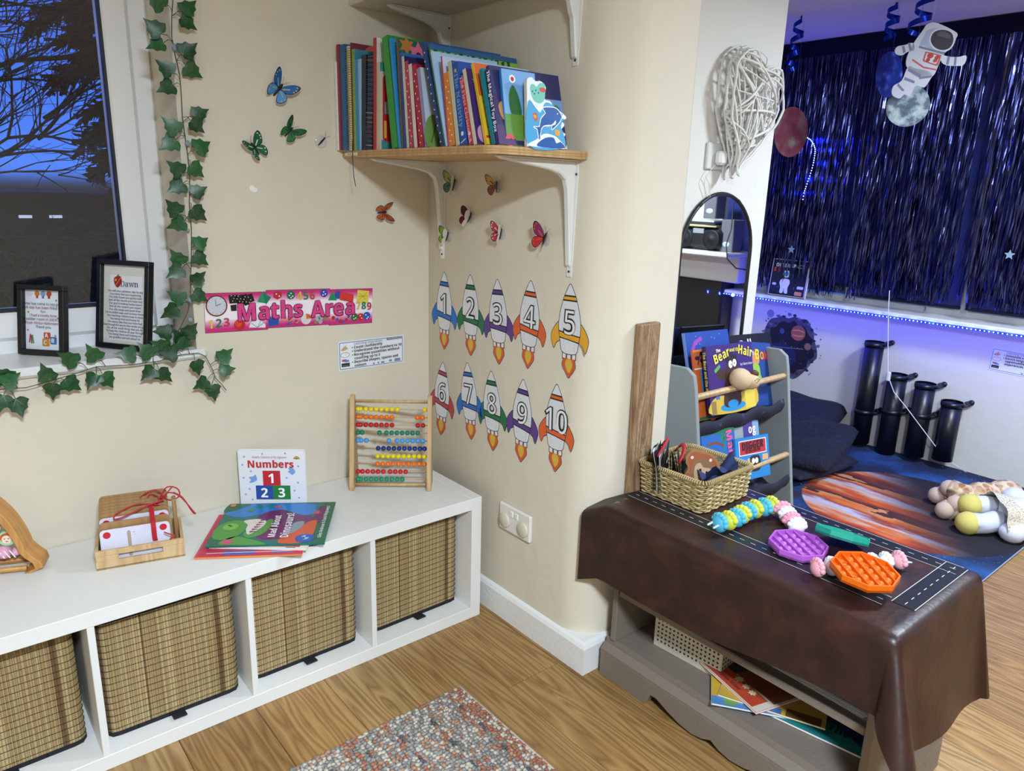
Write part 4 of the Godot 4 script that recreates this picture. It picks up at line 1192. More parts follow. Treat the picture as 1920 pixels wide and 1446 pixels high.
func butterflies():
	rng.seed = 8
	# pixel, wall axis, size, turn, wing opening, upper colour, lower colour, accent, label
	var all := [[521, 167, 2, 0.082, -40, 0.5, "1f5fa8", "4f8fd0", "b9b24a", "blue butterfly with yellow bars on the wall beside the books"], [541, 246, 2, 0.066, -45, 0.6, "1b5f36", "2c7a3e", "1a1e1a", "green butterfly with dark wing tips below the blue one"], [475, 277, 2, 0.072, 35, 0.75, "125a3c", "1b6a4a", "d8d8cc", "dark green butterfly with white spotted hind wings beside the ivy"], [716, 398, 2, 0.062, -85, 0.5, "a8502c", "b85f36", "191513", "orange and black butterfly below the book shelf on the left wall"], [854, 345, 0, 0.072, -20, 0.9, "8f9a4a", "3f6a5a", "15181a", "yellow and black butterfly beside the white bracket under the shelf"], [934, 348, 0, 0.062, 0, 0.7, "c09022", "8a3f3a", "2a1512", "yellow and dark red butterfly under the middle of the shelf"], [884, 407, 0, 0.068, -35, 1.2, "6a2a35", "8a2a3c", "1f1216", "dark red folded butterfly seen from the side"], [842, 442, 0, 0.062, -25, 1.15, "7f9a35", "8fa63f", "141812", "small green and black butterfly above rocket one"], [942, 437, 0, 0.064, -15, 0.95, "a8303f", "a8303f", "e3c8cc", "red butterfly with white stripes above rocket three"], [1025, 447, 0, 0.078, -25, 0.75, "7a2452", "b5262f", "d0552a", "red and purple butterfly above rocket five"]]
	for e in all:
		var ax: int = e[2]
		var pos := P(e[0], e[1], ax, 0.0)
		var xf := Transform3D(Basis(), pos) if ax == 2 else Transform3D(Basis(Vector3.BACK, Vector3.UP, Vector3.LEFT), pos)
		xf.basis = xf.basis * Basis(Vector3.BACK, deg_to_rad(e[4]))
		var o := thing("paper_butterfly", e[9], "butterfly", xf, "butterflies stuck on the walls")
		var s: float = e[3]
		var b := MB.new(1)
		b.lathe([Vector2(0, 0), Vector2(0.016, 0), Vector2(0.017, 0.001), Vector2(0.016, 0.002), Vector2(0, 0.002)], 20, Transform3D(Basis(Vector3.RIGHT, PI / 2), Vector3(0, -0.004, 0)))
		put(o, "clear_disc", b, mat("clear film", Color(1, 1, 1, 0.25), 0.1, {"transparency": BaseMaterial3D.TRANSPARENCY_ALPHA}))
		b = MB.new(1)
		b.tube([Vector3(0, -0.3 * s, 0.006), Vector3(0, -0.1 * s, 0.007), Vector3(0, 0.12 * s, 0.0075), Vector3(0, 0.2 * s, 0.007)], [0.02 * s, 0.045 * s, 0.055 * s, 0.03 * s], 7)
		put(o, "body", b, cm("15120f", 0.6))
		b = MB.new(1)
		for k in [-1, 1]: b.tube([Vector3(0, 0.18 * s, 0.007), Vector3(k * 0.06 * s, 0.32 * s, 0.01), Vector3(k * 0.13 * s, 0.42 * s, 0.012)], 0.0004, 4)
		put(o, "antennae", b, cm("15120f", 0.6))
		for k in [-1, 1]:
			var wing := Node3D.new()
			wing.name = "wing"
			wing.transform = Transform3D(Basis(Vector3.UP, -k * float(e[5])), Vector3(0, 0, 0.007))
			o.add_child(wing, true)
			var fw := []
			var dark := "1a1613"
			var up := curve([0.02, 0.0, 0.1, 0.2, 0.3, 0.42, 0.5, 0.5, 0.56, 0.4, 0.5, 0.18, 0.38, 0.02, 0.2, -0.02], 4)
			var lo := curve([0.02, 0.0, 0.2, 0.02, 0.38, -0.06, 0.42, -0.25, 0.32, -0.42, 0.18, -0.44, 0.08, -0.25], 4)
			var S2 := func(p: PackedVector2Array, f := 1.0, c := Vector2.ZERO) -> PackedVector2Array:
				var r := PackedVector2Array()
				for v in p: r.append(((v - c) * f + c) * Vector2(k, 1) * s)
				return r
			b = MB.new()
			b.prism(S2.call(up), 0.0003)
			b.prism(S2.call(lo), 0.0003)
			put(wing, "wing_card", b, cm("e3dedb", 0.5))
			var lay := [[dark, S2.call(up, 0.96, Vector2(0.26, 0.2)), S2.call(lo, 0.96, Vector2(0.22, -0.18))], [e[6], S2.call(up, 0.84, Vector2(0.26, 0.2))], [e[7], S2.call(lo, 0.84, Vector2(0.22, -0.18))]]
			var acc := [e[8]]
			for q in [[0.44, 0.4], [0.47, 0.3], [0.44, 0.2], [0.3, -0.3], [0.36, -0.18]]: acc.append(oval(q[0] * k * s, q[1] * s, 0.028 * s, 0.028 * s, 8))
			acc.append(stroke([0.1 * k * s, 0.05 * s, 0.3 * k * s, 0.2 * s], 0.04 * s))
			acc.append(stroke([0.1 * k * s, -0.04 * s, 0.26 * k * s, -0.16 * s], 0.035 * s))
			lay.append(acc)
			art(wing, "wing_print", lay, at2(0, 0, 0.0003), 0.4)
	var o := thing("wing_clip", "clear disc with a black butterfly body and no wings beside the books", "butterfly", Transform3D(Basis(Vector3.BACK, -0.75), P(601, 266, 2, 0.0)))
	var b := MB.new(1)
	b.lathe([Vector2(0, 0), Vector2(0.017, 0), Vector2(0.018, 0.0015), Vector2(0.016, 0.003), Vector2(0, 0.003)], 22, Transform3D(Basis(Vector3.RIGHT, PI / 2), Vector3.ZERO))
	put(o, "clear_disc", b, M["clear film"])
	b = MB.new(1)
	b.tube([Vector3(0, -0.014, 0.005), Vector3(0, 0, 0.006), Vector3(0, 0.016, 0.006)], [0.0012, 0.003, 0.0018], 7)
	for k in [-1, 1]: b.tube([Vector3(0, 0.015, 0.006), Vector3(k * 0.004, 0.024, 0.007), Vector3(k * 0.009, 0.03, 0.008)], 0.0004, 4)
	put(o, "body", b, cm("15120f", 0.6))
	b = MB.new()
	b.prism(curve([-0.009, -0.004, -0.01, 0.006, -0.002, 0.009, 0.004, 0.004, 0.011, 0.002, 0.009, -0.007, 0.0, -0.009], 3), 0.0004)
	tag(put(self, "paper_scrap", b, cm("eeeeec", 0.7), Transform3D(Basis(), P(475, 354, 2, 0.0004))), "torn white paper scrap stuck on the wall beside the ivy", "paper")

func bracket(called: String, label: String, z: float, y: float, leg: float, arm: float):
	var o := thing(called, label, "bracket", Transform3D(Basis(), Vector3(0, y, z)), "white shelf brackets")
	var wm := cm("dfdfdc", 0.35)
	var b := MB.new()
	b.prism(curve([-0.0145, 0.0, -0.014, -leg * 0.4, -0.009, -leg * 0.95, -0.006, -leg, 0.006, -leg, 0.009, -leg * 0.95, 0.014, -leg * 0.4, 0.0145, 0.0], 3), 0.003, Transform3D(Basis(Vector3.BACK, Vector3.UP, Vector3.LEFT), Vector3.ZERO), 0.0008)
	put(o, "wall_leg", b, wm)
	b = MB.new()
	b.bbox(Vector3(-arm / 2, -0.0017, 0), Vector3(arm, 0.003, 0.024), 0.0008)
	put(o, "shelf_arm", b, wm)
	b = MB.new()
	b.prism(pl([-0.001, -leg * 0.93, -0.009, -leg * 0.9, -0.02, -leg * 0.45, -0.026, -0.075, -0.034, -0.05, -0.052, -0.036, -0.085, -0.027, -arm * 0.95, -0.008, -arm, -0.002, -0.001, -0.002]), 0.016, Transform3D(Basis(), Vector3(0, 0, -0.008)), 0.003)
	put(o, "web", b, wm)
	for yy in [-0.035, -leg + 0.012]:
		b = MB.new(1)
		b.lathe([Vector2(0, 0), Vector2(0.0035, 0), Vector2(0.003, 0.0014), Vector2(0, 0.0018)], 10, Transform3D(Basis(Vector3.BACK, PI / 2), Vector3(-0.003, yy, 0.011 if yy > -0.1 else 0.0)))
		put(o, "screw", b, cm("3a352f", 0.5))

func shelves():
	var r := 0.05
	var shape := [0.0, 0.0, 0.0, 0.712]
	var mk := func(x0: float, z1: float, rr: float) -> PackedVector2Array:
		var p := PackedVector2Array([Vector2(-0.001, 0.001), Vector2(x0, 0.001)])
		for i in 7:
			var a := PI / 2 * i / 6.0
			p.append(Vector2(x0 + rr - rr * cos(a), z1 - rr + rr * sin(a)))
		p.append(Vector2(-0.001, z1))
		return p
	var dn := Transform3D(Basis(Vector3.RIGHT, Vector3.BACK, Vector3.DOWN), Vector3.ZERO)
	var o := thing("wall_shelf", "bare plywood corner shelf carrying the row of books", "shelf", Transform3D(Basis(), Vector3(0, 1.432, 0)))
	var b := MB.new()
	b.prism(mk.call(-0.3, 0.712, 0.045), 0.018, dn)
	put(o, "board", b, M["ply"])
	for k in 2:
		b = MB.new()
		var e: PackedVector2Array = mk.call(-0.3007, 0.7127, 0.045)
		var yy := -0.0052 - k * 0.0058
		for i in range(1, e.size() - 1):
			b.quad(Vector3(e[i].x, yy - 0.0022, e[i].y), Vector3(e[i + 1].x, yy - 0.0022, e[i + 1].y), Vector3(e[i + 1].x, yy, e[i + 1].y), Vector3(e[i].x, yy, e[i].y))
		put(o, "ply_layer", b, cm("b08a55", 0.7))
	b = MB.new()
	b.box(Vector3(-0.3012, -0.0095, 0.055), Vector3(0.0006, 0.0085, 0.075))
	var tp := put(o, "label_tape", b, cm("e3d8b8", 0.7))
	words(tp, "BOOKS", 0.008, "8d867c", Transform3D(Basis(Vector3.BACK, Vector3.UP, Vector3.LEFT), Vector3(-0.3016, -0.0095, 0.045)))
	bracket("shelf_bracket", "white bracket near the corner under the plywood shelf", 0.082, 1.4135, 0.295, 0.25)
	bracket("shelf_bracket", "white bracket near the pier under the plywood shelf", 0.668, 1.4135, 0.292, 0.25)
	o = thing("wall_shelf", "cream painted corner shelf above the row of books", "shelf", Transform3D(Basis(), Vector3(0, 1.85, 0)))
	b = MB.new()
	b.prism(mk.call(-0.268, 0.69, 0.04), 0.024, dn, 0.003)
	put(o, "board", b, cm("cfc8b8", 0.5))
	bracket("shelf_bracket", "white bracket near the corner under the cream painted shelf", 0.105, 1.8255, 0.19, 0.2)
	bracket("shelf_bracket", "white bracket near the pier under the cream painted shelf", 0.655, 1.8255, 0.19, 0.2)

func shelf_books():
	rng.seed = 4
	var L := [
		[118, 134, 97, 430, 0.2, "e4e2de", "e4e2de", "thin white paperback at the wall end of the book row", ""],
		[136, 156, 110, 308, 0.24, "8a1c2c", "8a1c2c", "dark red hardback beside the thin white paperback", ""],
		[157, 203, 137, 312, 0.235, "15578c", "15578c", "tall plain blue hardback next to the gold spiral book", ""],
		[204, 226, 188, 322, 0.2, "d8cf9a", "d8cf9a", "scrapbook bound with gold spiral rings", "gold"],
		[228, 236, 214, 297, 0.24, "6f2733", "6f2733", "tall dark red board with rounded corners among the books", "badge"],
		[238, 262, 232, 345, 0.19, "3f7f9a", "7fa640", "green and white scrapbook beside the gold spiral", ""],
		[263, 288, 255, 415, 0.2, "a5c1e2", "a5c1e2", "light blue paperback between dark books", ""],
		[289, 320, 284, 385, 0.2, "161a30", "161a30", "black book with a pink spot on the shelf", "pink"],
		[324, 360, 333, 392, 0.2, "20243c", "2b3352", "book bound with dark multicoloured spiral rings", "dark"],
		[370, 393, 367, 266, 0.22, "d6d4cc", "a5202b", "tall white book with a red spine", ""],
		[396, 418, 377, 437, 0.2, "b8a88c", "c5b497", "board book with a red truck cover", "truck"],
		[500, 540, 428, 263, 0.24, "2c8736", "2f9038", "tall bright green folder", ""],
		[546, 560, 478, 270, 0.235, "2a8ccc", "2a8ccc", "tall cyan folder leaning on the green one", ""],
		[566, 578, 528, 267, 0.27, "1f5745", "6a4a2a", "dark green picture book with a pink flower", "flower"],
		[582, 600, 532, 372, 0.22, "2d63b2", "2a3c7a", "blue paperback in front of the pink flower book", ""],
		[603, 620, 528, 402, 0.215, "23255c", "c9c3b2", "navy paperback with a worn pale spine", ""],
		[624, 650, 556, 435, 0.2, "2d2a60", "b03548", "paperback with a red spotted spine", "spots"],
		[654, 676, 592, 452, 0.2, "a8233c", "d3c9c2", "tattered white spined paperback", ""],
		[690, 722, 630, 460, 0.185, "a5162f", "a5162f", "dark red paperback with white dots", "spots"],
		[728, 752, 668, 478, 0.17, "b4c3d0", "8f86b0", "paperback with a pale sky and green grass cover", "sky"],
		[838, 858, 698, 300, 0.24, "2a4a86", "1d3468", "tall navy paperback with a dotted spine", "spots"],
		[860, 870, 746, 310, 0.275, "2f6a44", "22553c", "large green jungle picture book", "jungle"],
		[872, 884, 762, 362, 0.2, "a5c6e4", "a5c6e4", "pale blue paperback beside the jungle book", ""],
		[886, 896, 836, 392, 0.27, "c3cce2", "b8354a", "pale lilac picture book with a red spine", ""],
		[898, 934, 806, 517, 0.16, "d0781f", "d57f26", "small orange book with white dots", "spots"],
		[944, 970, 828, 442, 0.2, "35508e", "b9bda6", "dark blue book with a pale striped spine", ""],
		[976, 1020, 880, 452, 0.175, "1d4c9c", "1d4c9c", "blue hardback reading The Nativity on its spine", "The Nativity"],
		[1034, 1062, 955, 556, 0.155, "be2737", "be2737", "small red book reading The First Christmas on its spine", "The First Christmas"],
		[1066, 1090, 975, 488, 0.165, "3a1f62", "cbc4b2", "board book with a purple star cover and cream edge", "stars"],
		[1142, 1162, 1045, 447, 0.19, "d8642c", "e2bb2c", "orange picture book with a yellow spine", "yellow"],
		[1192, 1216, 1100, 487, 0.18, "1f7a86", "1f7a86", "teal paperback next to the purple toy box book", ""],
		[1222, 1258, 1148, 462, 0.212, "2b2358", "3b2468", "large purple book reading The Magical Toy Box", "toy"]]
	var zmin := 0.003
	var lean0 := 0.0
	var h0 := 0.3
	for e in L:
		var cu := func(c: float) -> float: return 600.0 + c * 0.27083
		var u0: float = cu.call(e[0])
		var xs := -0.288 + (0.0 if e[0] < 1100 else 0.016)
		var vb := 283.5 - (u0 - 642.0) * 0.0445
		var bt := P(u0, vb, 0, xs)
		var b1 := P(cu.call(e[1]), vb, 0, xs)
		var tp := P(cu.call(e[2]), e[3] * 0.27083, 0, xs)
		if bt.z < zmin and e[0] < 260:
			# the first books stand out past the end of the shelf
			bt = P(u0, vb, 2, zmin)
			xs = maxf(bt.x, -0.335)
			b1 = P(cu.call(e[1]), vb, 2, zmin + 0.01)
			tp = P(cu.call(e[2]), e[3] * 0.27083, 2, zmin)
			tp.x = xs
			bt.x = xs
			b1.z = zmin + (e[1] - e[0]) * 0.0006
		bt.y = 1.4325
		var th := clampf((b1.z - bt.z) * 0.96, 0.004, 0.035 if e[8] != "toy" else 0.011)
		# no book leans into its neighbour
		var hm := minf(h0, tp.y - bt.y)
		var lean := maxf((tp.z - bt.z) / (tp.y - bt.y), (zmin - bt.z) / hm + lean0)
		tp.z = bt.z + lean * (tp.y - bt.y)
		lean0 = lean
		h0 = tp.y - bt.y
		var yy := (tp - bt)
		var h := yy.length()
		yy = yy.normalized()
		var xx := Vector3(1, 0, 0)
		var zz := xx.cross(yy)
		bt.y += maxf(0.0, -zz.y * th)
		var o := thing("shelf_book", e[7], "book", Transform3D(Basis(xx, yy, zz), bt), "books on the plywood shelf")
		zmin = bt.z + th + 0.0006
		var w: float = e[4]
		var ring: bool = e[8] == "gold" or e[8] == "dark"
		book_solid(o, w, h, th, e[5], e[6], false, 0.018 if e[8] in ["badge", "toy", "truck"] else 0.0, "ddd6c6")
		var z := th + 0.0001
		match e[8]:
			"gold", "dark":
				var b := MB.new(1)
				var n := int(h / 0.0062)
				for i in n:
					var c := Vector3(0.002, 0.006 + i * (h - 0.012) / (n - 1), th / 2)
					var pts := []
					for k in 9: pts.append(c + Vector3(-0.002 + 0.0075 * cos(TAU * k / 8), 0, (th / 2 + 0.002) * sin(TAU * k / 8)))
					if e[8] == "dark":
						b.col(["b8402f", "d8a23a", "d9d9d9", "2f6fb0", "3f7a3f"][rng.randi() % 5] if i % 2 else "1c2440")
					else: b.col("a98a3a")
					b.tube(pts, 0.0008, 4, false)
				put(o, "spiral_binding", b, mat("ring wire", "ffffff", 0.3, {"vertex_color_use_as_albedo": true, "metallic": 0.6}))
			"badge": art(o, "cover_print", [["2f4f9a", oval(w * 0.7, h - 0.03, 0.05, 0.028)], ["e0c04a", oval(w * 0.7, h - 0.03, 0.012)], ["b5564a", oval(w * 0.3, h - 0.02, 0.03, 0.02)], ["2a3a2a", star(w * 0.3, h - 0.02, 0.014, 0.5, 4)]], at2(0, 0, z))
			"pink": art(o, "cover_print", [["c25a7a", oval(0.03, h * 0.42, 0.022, 0.03)], ["1f6f78", rect(0, 0, w, h * 0.25)]], at2(0, 0, z))
			"truck": art(o, "cover_print", [["c9bda4", rect(0.0, 0.0, w, h)], ["3f8a8a", rect(0.004, h * 0.0, w, h * 0.12), rect(0.0, h * 0.9, w, h)], ["b3202a", rrect(0.008, h * 0.1, 0.075, h * 0.86, 0.01)], ["7f9aa6", rect(0.014, h * 0.42, 0.05, h * 0.56), rect(0.02, h * 0.7, 0.045, h * 0.73)], ["d8a63a", rect(0.012, h * 0.14, 0.02, h * 0.34)], ["1f1d1c", oval(0.05, h * 0.15, 0.016)]], at2(0, 0, z))
			"flower": art(o, "cover_print", [["b5702e", star(0.025, h - 0.015, 0.025, 0.5, 6)], ["d7648a", star(0.06, h - 0.035, 0.034, 0.6, 7)], ["3a1f2a", oval(0.06, h - 0.035, 0.008)], ["8fbf6a", stroke([0.095, h - 0.03, 0.12, h - 0.045, 0.14, h - 0.03, 0.17, h - 0.05], 0.002)]], at2(0, 0, z))
			"spots":
				var l := ["efe9e4"]
				for i in 12: l.append(oval(th * (0.3 + 0.4 * (i % 2)), 0.012 + i * (h - 0.02) / 12.0, 0.0022, 0.0022, 8))
				art(o, "spine_print", [l], Transform3D(Basis(Vector3.BACK, Vector3.UP, Vector3.LEFT), Vector3(-0.0009, 0, 0)))
			"sky": art(o, "cover_print", [["b9c7d4", rect(0, 0, w, h)], ["6f8f4a", curve([0.0, 0.0, 0.0, h * 0.3, 0.03, h * 0.42, 0.08, h * 0.3, 0.09, 0.0], 4)], ["3f6a2f", stroke([0.01, 0.01, 0.03, h * 0.3], 0.004), stroke([0.03, 0.01, 0.045, h * 0.28], 0.004)], ["23252c", stroke([0.02, h * 0.72, 0.035, h * 0.8], 0.002), stroke([0.03, h * 0.7, 0.04, h * 0.82], 0.002)]], at2(0, 0, z))
			"jungle":
				var l := [["87b544", rect(0.0, h - 0.05, w, h - 0.012)], ["2a5f8a", rect(0, h - 0.014, w, h)]]
				var lv := ["1b4a2c"]
				for i in 13: lv.append(pl([0.01 + i * 0.019, h - 0.012 - (i % 2) * 0.006, 0.022 + i * 0.019, h - 0.012, 0.004 + i * 0.02, h - 0.045 - (i % 3) * 0.006]))
				art(o, "cover_print", l + [lv], at2(0, 0, z))
			"stars": art(o, "cover_print", [["3a1f62", rect(0.001, 0, w, h)], ["d9b86a", star(0.02, h * 0.85, 0.007), star(0.03, h * 0.3, 0.008), star(0.05, h * 0.6, 0.006)], ["b98fb0", oval(0.02, h * 0.14, 0.014, 0.02)], ["8f1d3c", rect(0.02, 0, 0.06, h * 0.12)]], at2(0, 0, z))
			"yellow": art(o, "cover_print", [["d8642c", rect(0.0, h * 0.6, w, h)], ["dfc93a", rect(0.0, 0.0, w, h * 0.6)], ["8a4a2a", oval(0.02, h * 0.5, 0.008, 0.016)], ["2f7a3a", star(0.02, h * 0.56, 0.014, 0.3, 6), star(0.02, h * 0.34, 0.012, 0.3, 6)], ["3a2468", star(0.025, h * 0.2, 0.018, 0.6, 9)], ["c0392b", rect(0.0, h * 0.08, 0.05, h * 0.11)]], at2(0, 0, z))
			"toy":
				var st := ["f4f2ff"]
				for i in 16: st.append(star(rng.randf_range(0.01, w - 0.02), rng.randf_range(h * 0.45, h - 0.01), rng.randf_range(0.0012, 0.004), 0.3, 4))
				art(o, "cover_print", [["28285e", rect(0, h * 0.62, w, h)], ["6f9ad0", rect(0.12, h * 0.35, w, h * 0.66)], ["3f7a52", oval(0.19, h * 0.42, 0.018, 0.03)], ["4a2f66", rect(0, 0, 0.05, h * 0.25)], ["b98a4a", curve([0.012, h * 0.5, 0.03, h * 0.56, 0.045, h * 0.44, 0.035, h * 0.3, 0.018, h * 0.34], 4)], ["4a2a1e", rect(0.02, h * 0.1, 0.05, h * 0.32)], st], at2(0, 0, z))
				words(o, "The", 0.022, "f2f2f2", at2(0.085, h - 0.035, z + 0.0018), 0.6)
				words(o, "T", 0.05, "f2f2f2", at2(0.05, h - 0.055, z + 0.0018), 0.8)
				words(o, "The Magical Toy Box", 0.014, "f0eef6", Transform3D(Basis(Vector3.DOWN, Vector3.BACK, Vector3.LEFT), Vector3(-0.0012, h * 0.55, th * 0.5)), 0.4)
			"The Nativity", "The First Christmas":
				words(o, e[8], 0.02 if th > 0.02 else 0.015, "6f98cf" if e[8] == "The Nativity" else "e7a0a4", Transform3D(Basis(Vector3.DOWN, Vector3.BACK, Vector3.LEFT), Vector3(-0.0012, h * 0.55, th * 0.5)), 0.4, "Droid Serif")
				art(o, "spine_print", [["d8b23a", star(th * 0.5, h - 0.018, 0.006)], ["e9e4d8", stroke([0.002, 0.006, th - 0.002, 0.012], 0.002), oval(th / 2, 0.026, 0.005)]], Transform3D(Basis(Vector3.BACK, Vector3.UP, Vector3.LEFT), Vector3(-0.0009, 0, 0)))
	# small ladybird-style board book and the dolphin cut-out book at the pier end
	var z0 := 0.694
	var p0 := P(955, 272, 2, z0)
	var p1 := P(932, 160, 2, z0 - 0.02)
	var o := thing("shelf_book", "small blue board book with a green tree beside the dolphin book", "book", frame(Vector3(1, 0, 0), Vector3(0, 1, -0.18), Vector3(p0.x - 0.012, 1.4325, z0)), "books on the plywood shelf")
	book_solid(o, 0.1, 0.168, 0.008, "5f9fd6", "2f78c4")
	art(o, "cover_print", [["74a9dc", rect(0, 0, 0.1, 0.168)], ["2f6a3a", curve([0.02, 0.07, 0.016, 0.11, 0.03, 0.135, 0.045, 0.11, 0.05, 0.07], 4)], ["5f8f3a", rect(0, 0, 0.1, 0.07)], ["f0eee8", oval(0.03, 0.148, 0.009)], ["a5322c", oval(0.03, 0.148, 0.005)], ["cf4a5a", oval(0.01, 0.012, 0.014)], ["2a1a1c", oval(0.012, 0.012, 0.004)]], at2(0, 0, 0.0082))
	var xl := P(977, 273, 2, 0.692).x
	var xr := P(1049, 276, 2, 0.692).x
	var w := xr - xl
	var h := P(980, 146, 2, 0.692).y - 1.432
	o = thing("shelf_book", "wave shaped board book with a blue dolphin and a turquoise bird", "book", Transform3D(Basis(Vector3.RIGHT, -0.06), Vector3(xl, 1.4335, 0.7045)), "books on the plywood shelf")
	var U := func(a: Array) -> Array:
		# crop pixels of the photograph to cover metres
		var r := []
		for i in range(0, a.size(), 2): r += [(a[i] - 880.0) / 510.0 * w, (1300.0 - a[i + 1]) / 880.0 * h]
		return r
	var sil := curve(U.call([880, 1300, 880, 1200, 880, 1000, 880, 800, 880, 600, 880, 480, 890, 440, 940, 420, 985, 460, 1060, 455, 1120, 520, 1105, 620, 1110, 680, 1180, 690, 1225, 760, 1300, 800, 1385, 860, 1385, 900, 1330, 920, 1370, 980, 1320, 1060, 1385, 1100, 1340, 1180, 1375, 1240, 1370, 1280, 1365, 1300, 1340, 1300, 1200, 1300, 1000, 1300, 900, 1300]), 3)
	var b := MB.new()
	b.prism(sil, 0.008)
	put(o, "pages", b, cm("cfcabd", 0.7))
	b = MB.new()
	b.prism(sil, 0.002, at2(0, 0, 0.008))
	put(o, "front_cover", b, cm("e8eef2", 0.3))
	var g := func(a: Array) -> PackedVector2Array: return curve(U.call(a), 4)
	var da := [1085, 790, 1180, 770, 1260, 780, 1320, 850, 1310, 930, 1245, 1010, 1200, 1050, 1205, 1000, 1120, 1005, 1060, 1050, 1035, 1190, 1020, 1120, 1010, 1065, 970, 1045, 1040, 1035, 1060, 930, 1120, 850]
	art(o, "cover_print", [["4ba3d6", g.call([890, 1290, 890, 730, 990, 800, 1050, 850, 1110, 720, 1200, 730, 1290, 810, 1370, 870, 1320, 1000, 1360, 1100, 1350, 1290])], ["eef3f6", g.call([900, 1290, 1000, 1200, 1100, 1120, 1220, 1130, 1300, 1180, 1360, 1290]), Geometry2D.offset_polygon(g.call(da), 0.0022)[0], g.call([1370, 850, 1385, 880, 1330, 900, 1310, 860])], ["1c55a4", g.call([1010, 1290, 1100, 1180, 1220, 1160, 1260, 1230, 1320, 1210, 1360, 1290]), g.call(da)], ["74c6b4", g.call([915, 560, 950, 500, 1000, 530, 1040, 480, 1100, 480, 1110, 560, 1100, 680, 1040, 735, 960, 700])], ["e8edf0", g.call([1110, 1030, 1200, 990, 1250, 930, 1240, 990])], ["cf4a2f", g.call([1040, 540, 1090, 530, 1120, 560, 1090, 590, 1045, 580]), g.call([950, 880, 1000, 870, 1010, 960, 970, 950])], ["e3a23a", g.call([955, 890, 990, 890, 995, 930, 970, 930]), g.call([1240, 1060, 1300, 1060, 1300, 1130, 1250, 1120])], ["1f4a4f", oval(0.016, h * 0.8, 0.002, 0.002, 8), oval(0.026, h * 0.82, 0.002, 0.002, 8), oval(0.022, h * 0.77, 0.002, 0.002, 8), oval(0.034, h * 0.79, 0.002, 0.002, 8)], ["ffffff", oval(0.094, h * 0.52, 0.0016, 0.0016, 8)]], at2(0, 0, 0.01), 0.3)
	# ribbon marker hanging below the shelf
	b = MB.new()
	var pts := [P(660, 262, 0, -0.302), P(661, 290, 0, -0.303), P(662, 315, 0, -0.304), P(664, 335, 0, -0.304), P(667, 349, 0, -0.303)]
	for i in 4: b.box((pts[i] + pts[i + 1]) / 2, Vector3(0.0006, (pts[i] - pts[i + 1]).length() + 0.001, 0.0035), Basis(Vector3.RIGHT, (pts[i + 1].z - pts[i].z) / (pts[i].y - pts[i + 1].y) * -1.0))
	tag(put(self, "ribbon_marker", b, cm("2c3d5e", 0.7)), "thin dark blue ribbon hanging from the books over the shelf edge", "ribbon")

const BT := 0.536
const BX0 := 0.017
const BX1 := 0.415
const BZ0 := 0.835
const BZ1 := 1.588

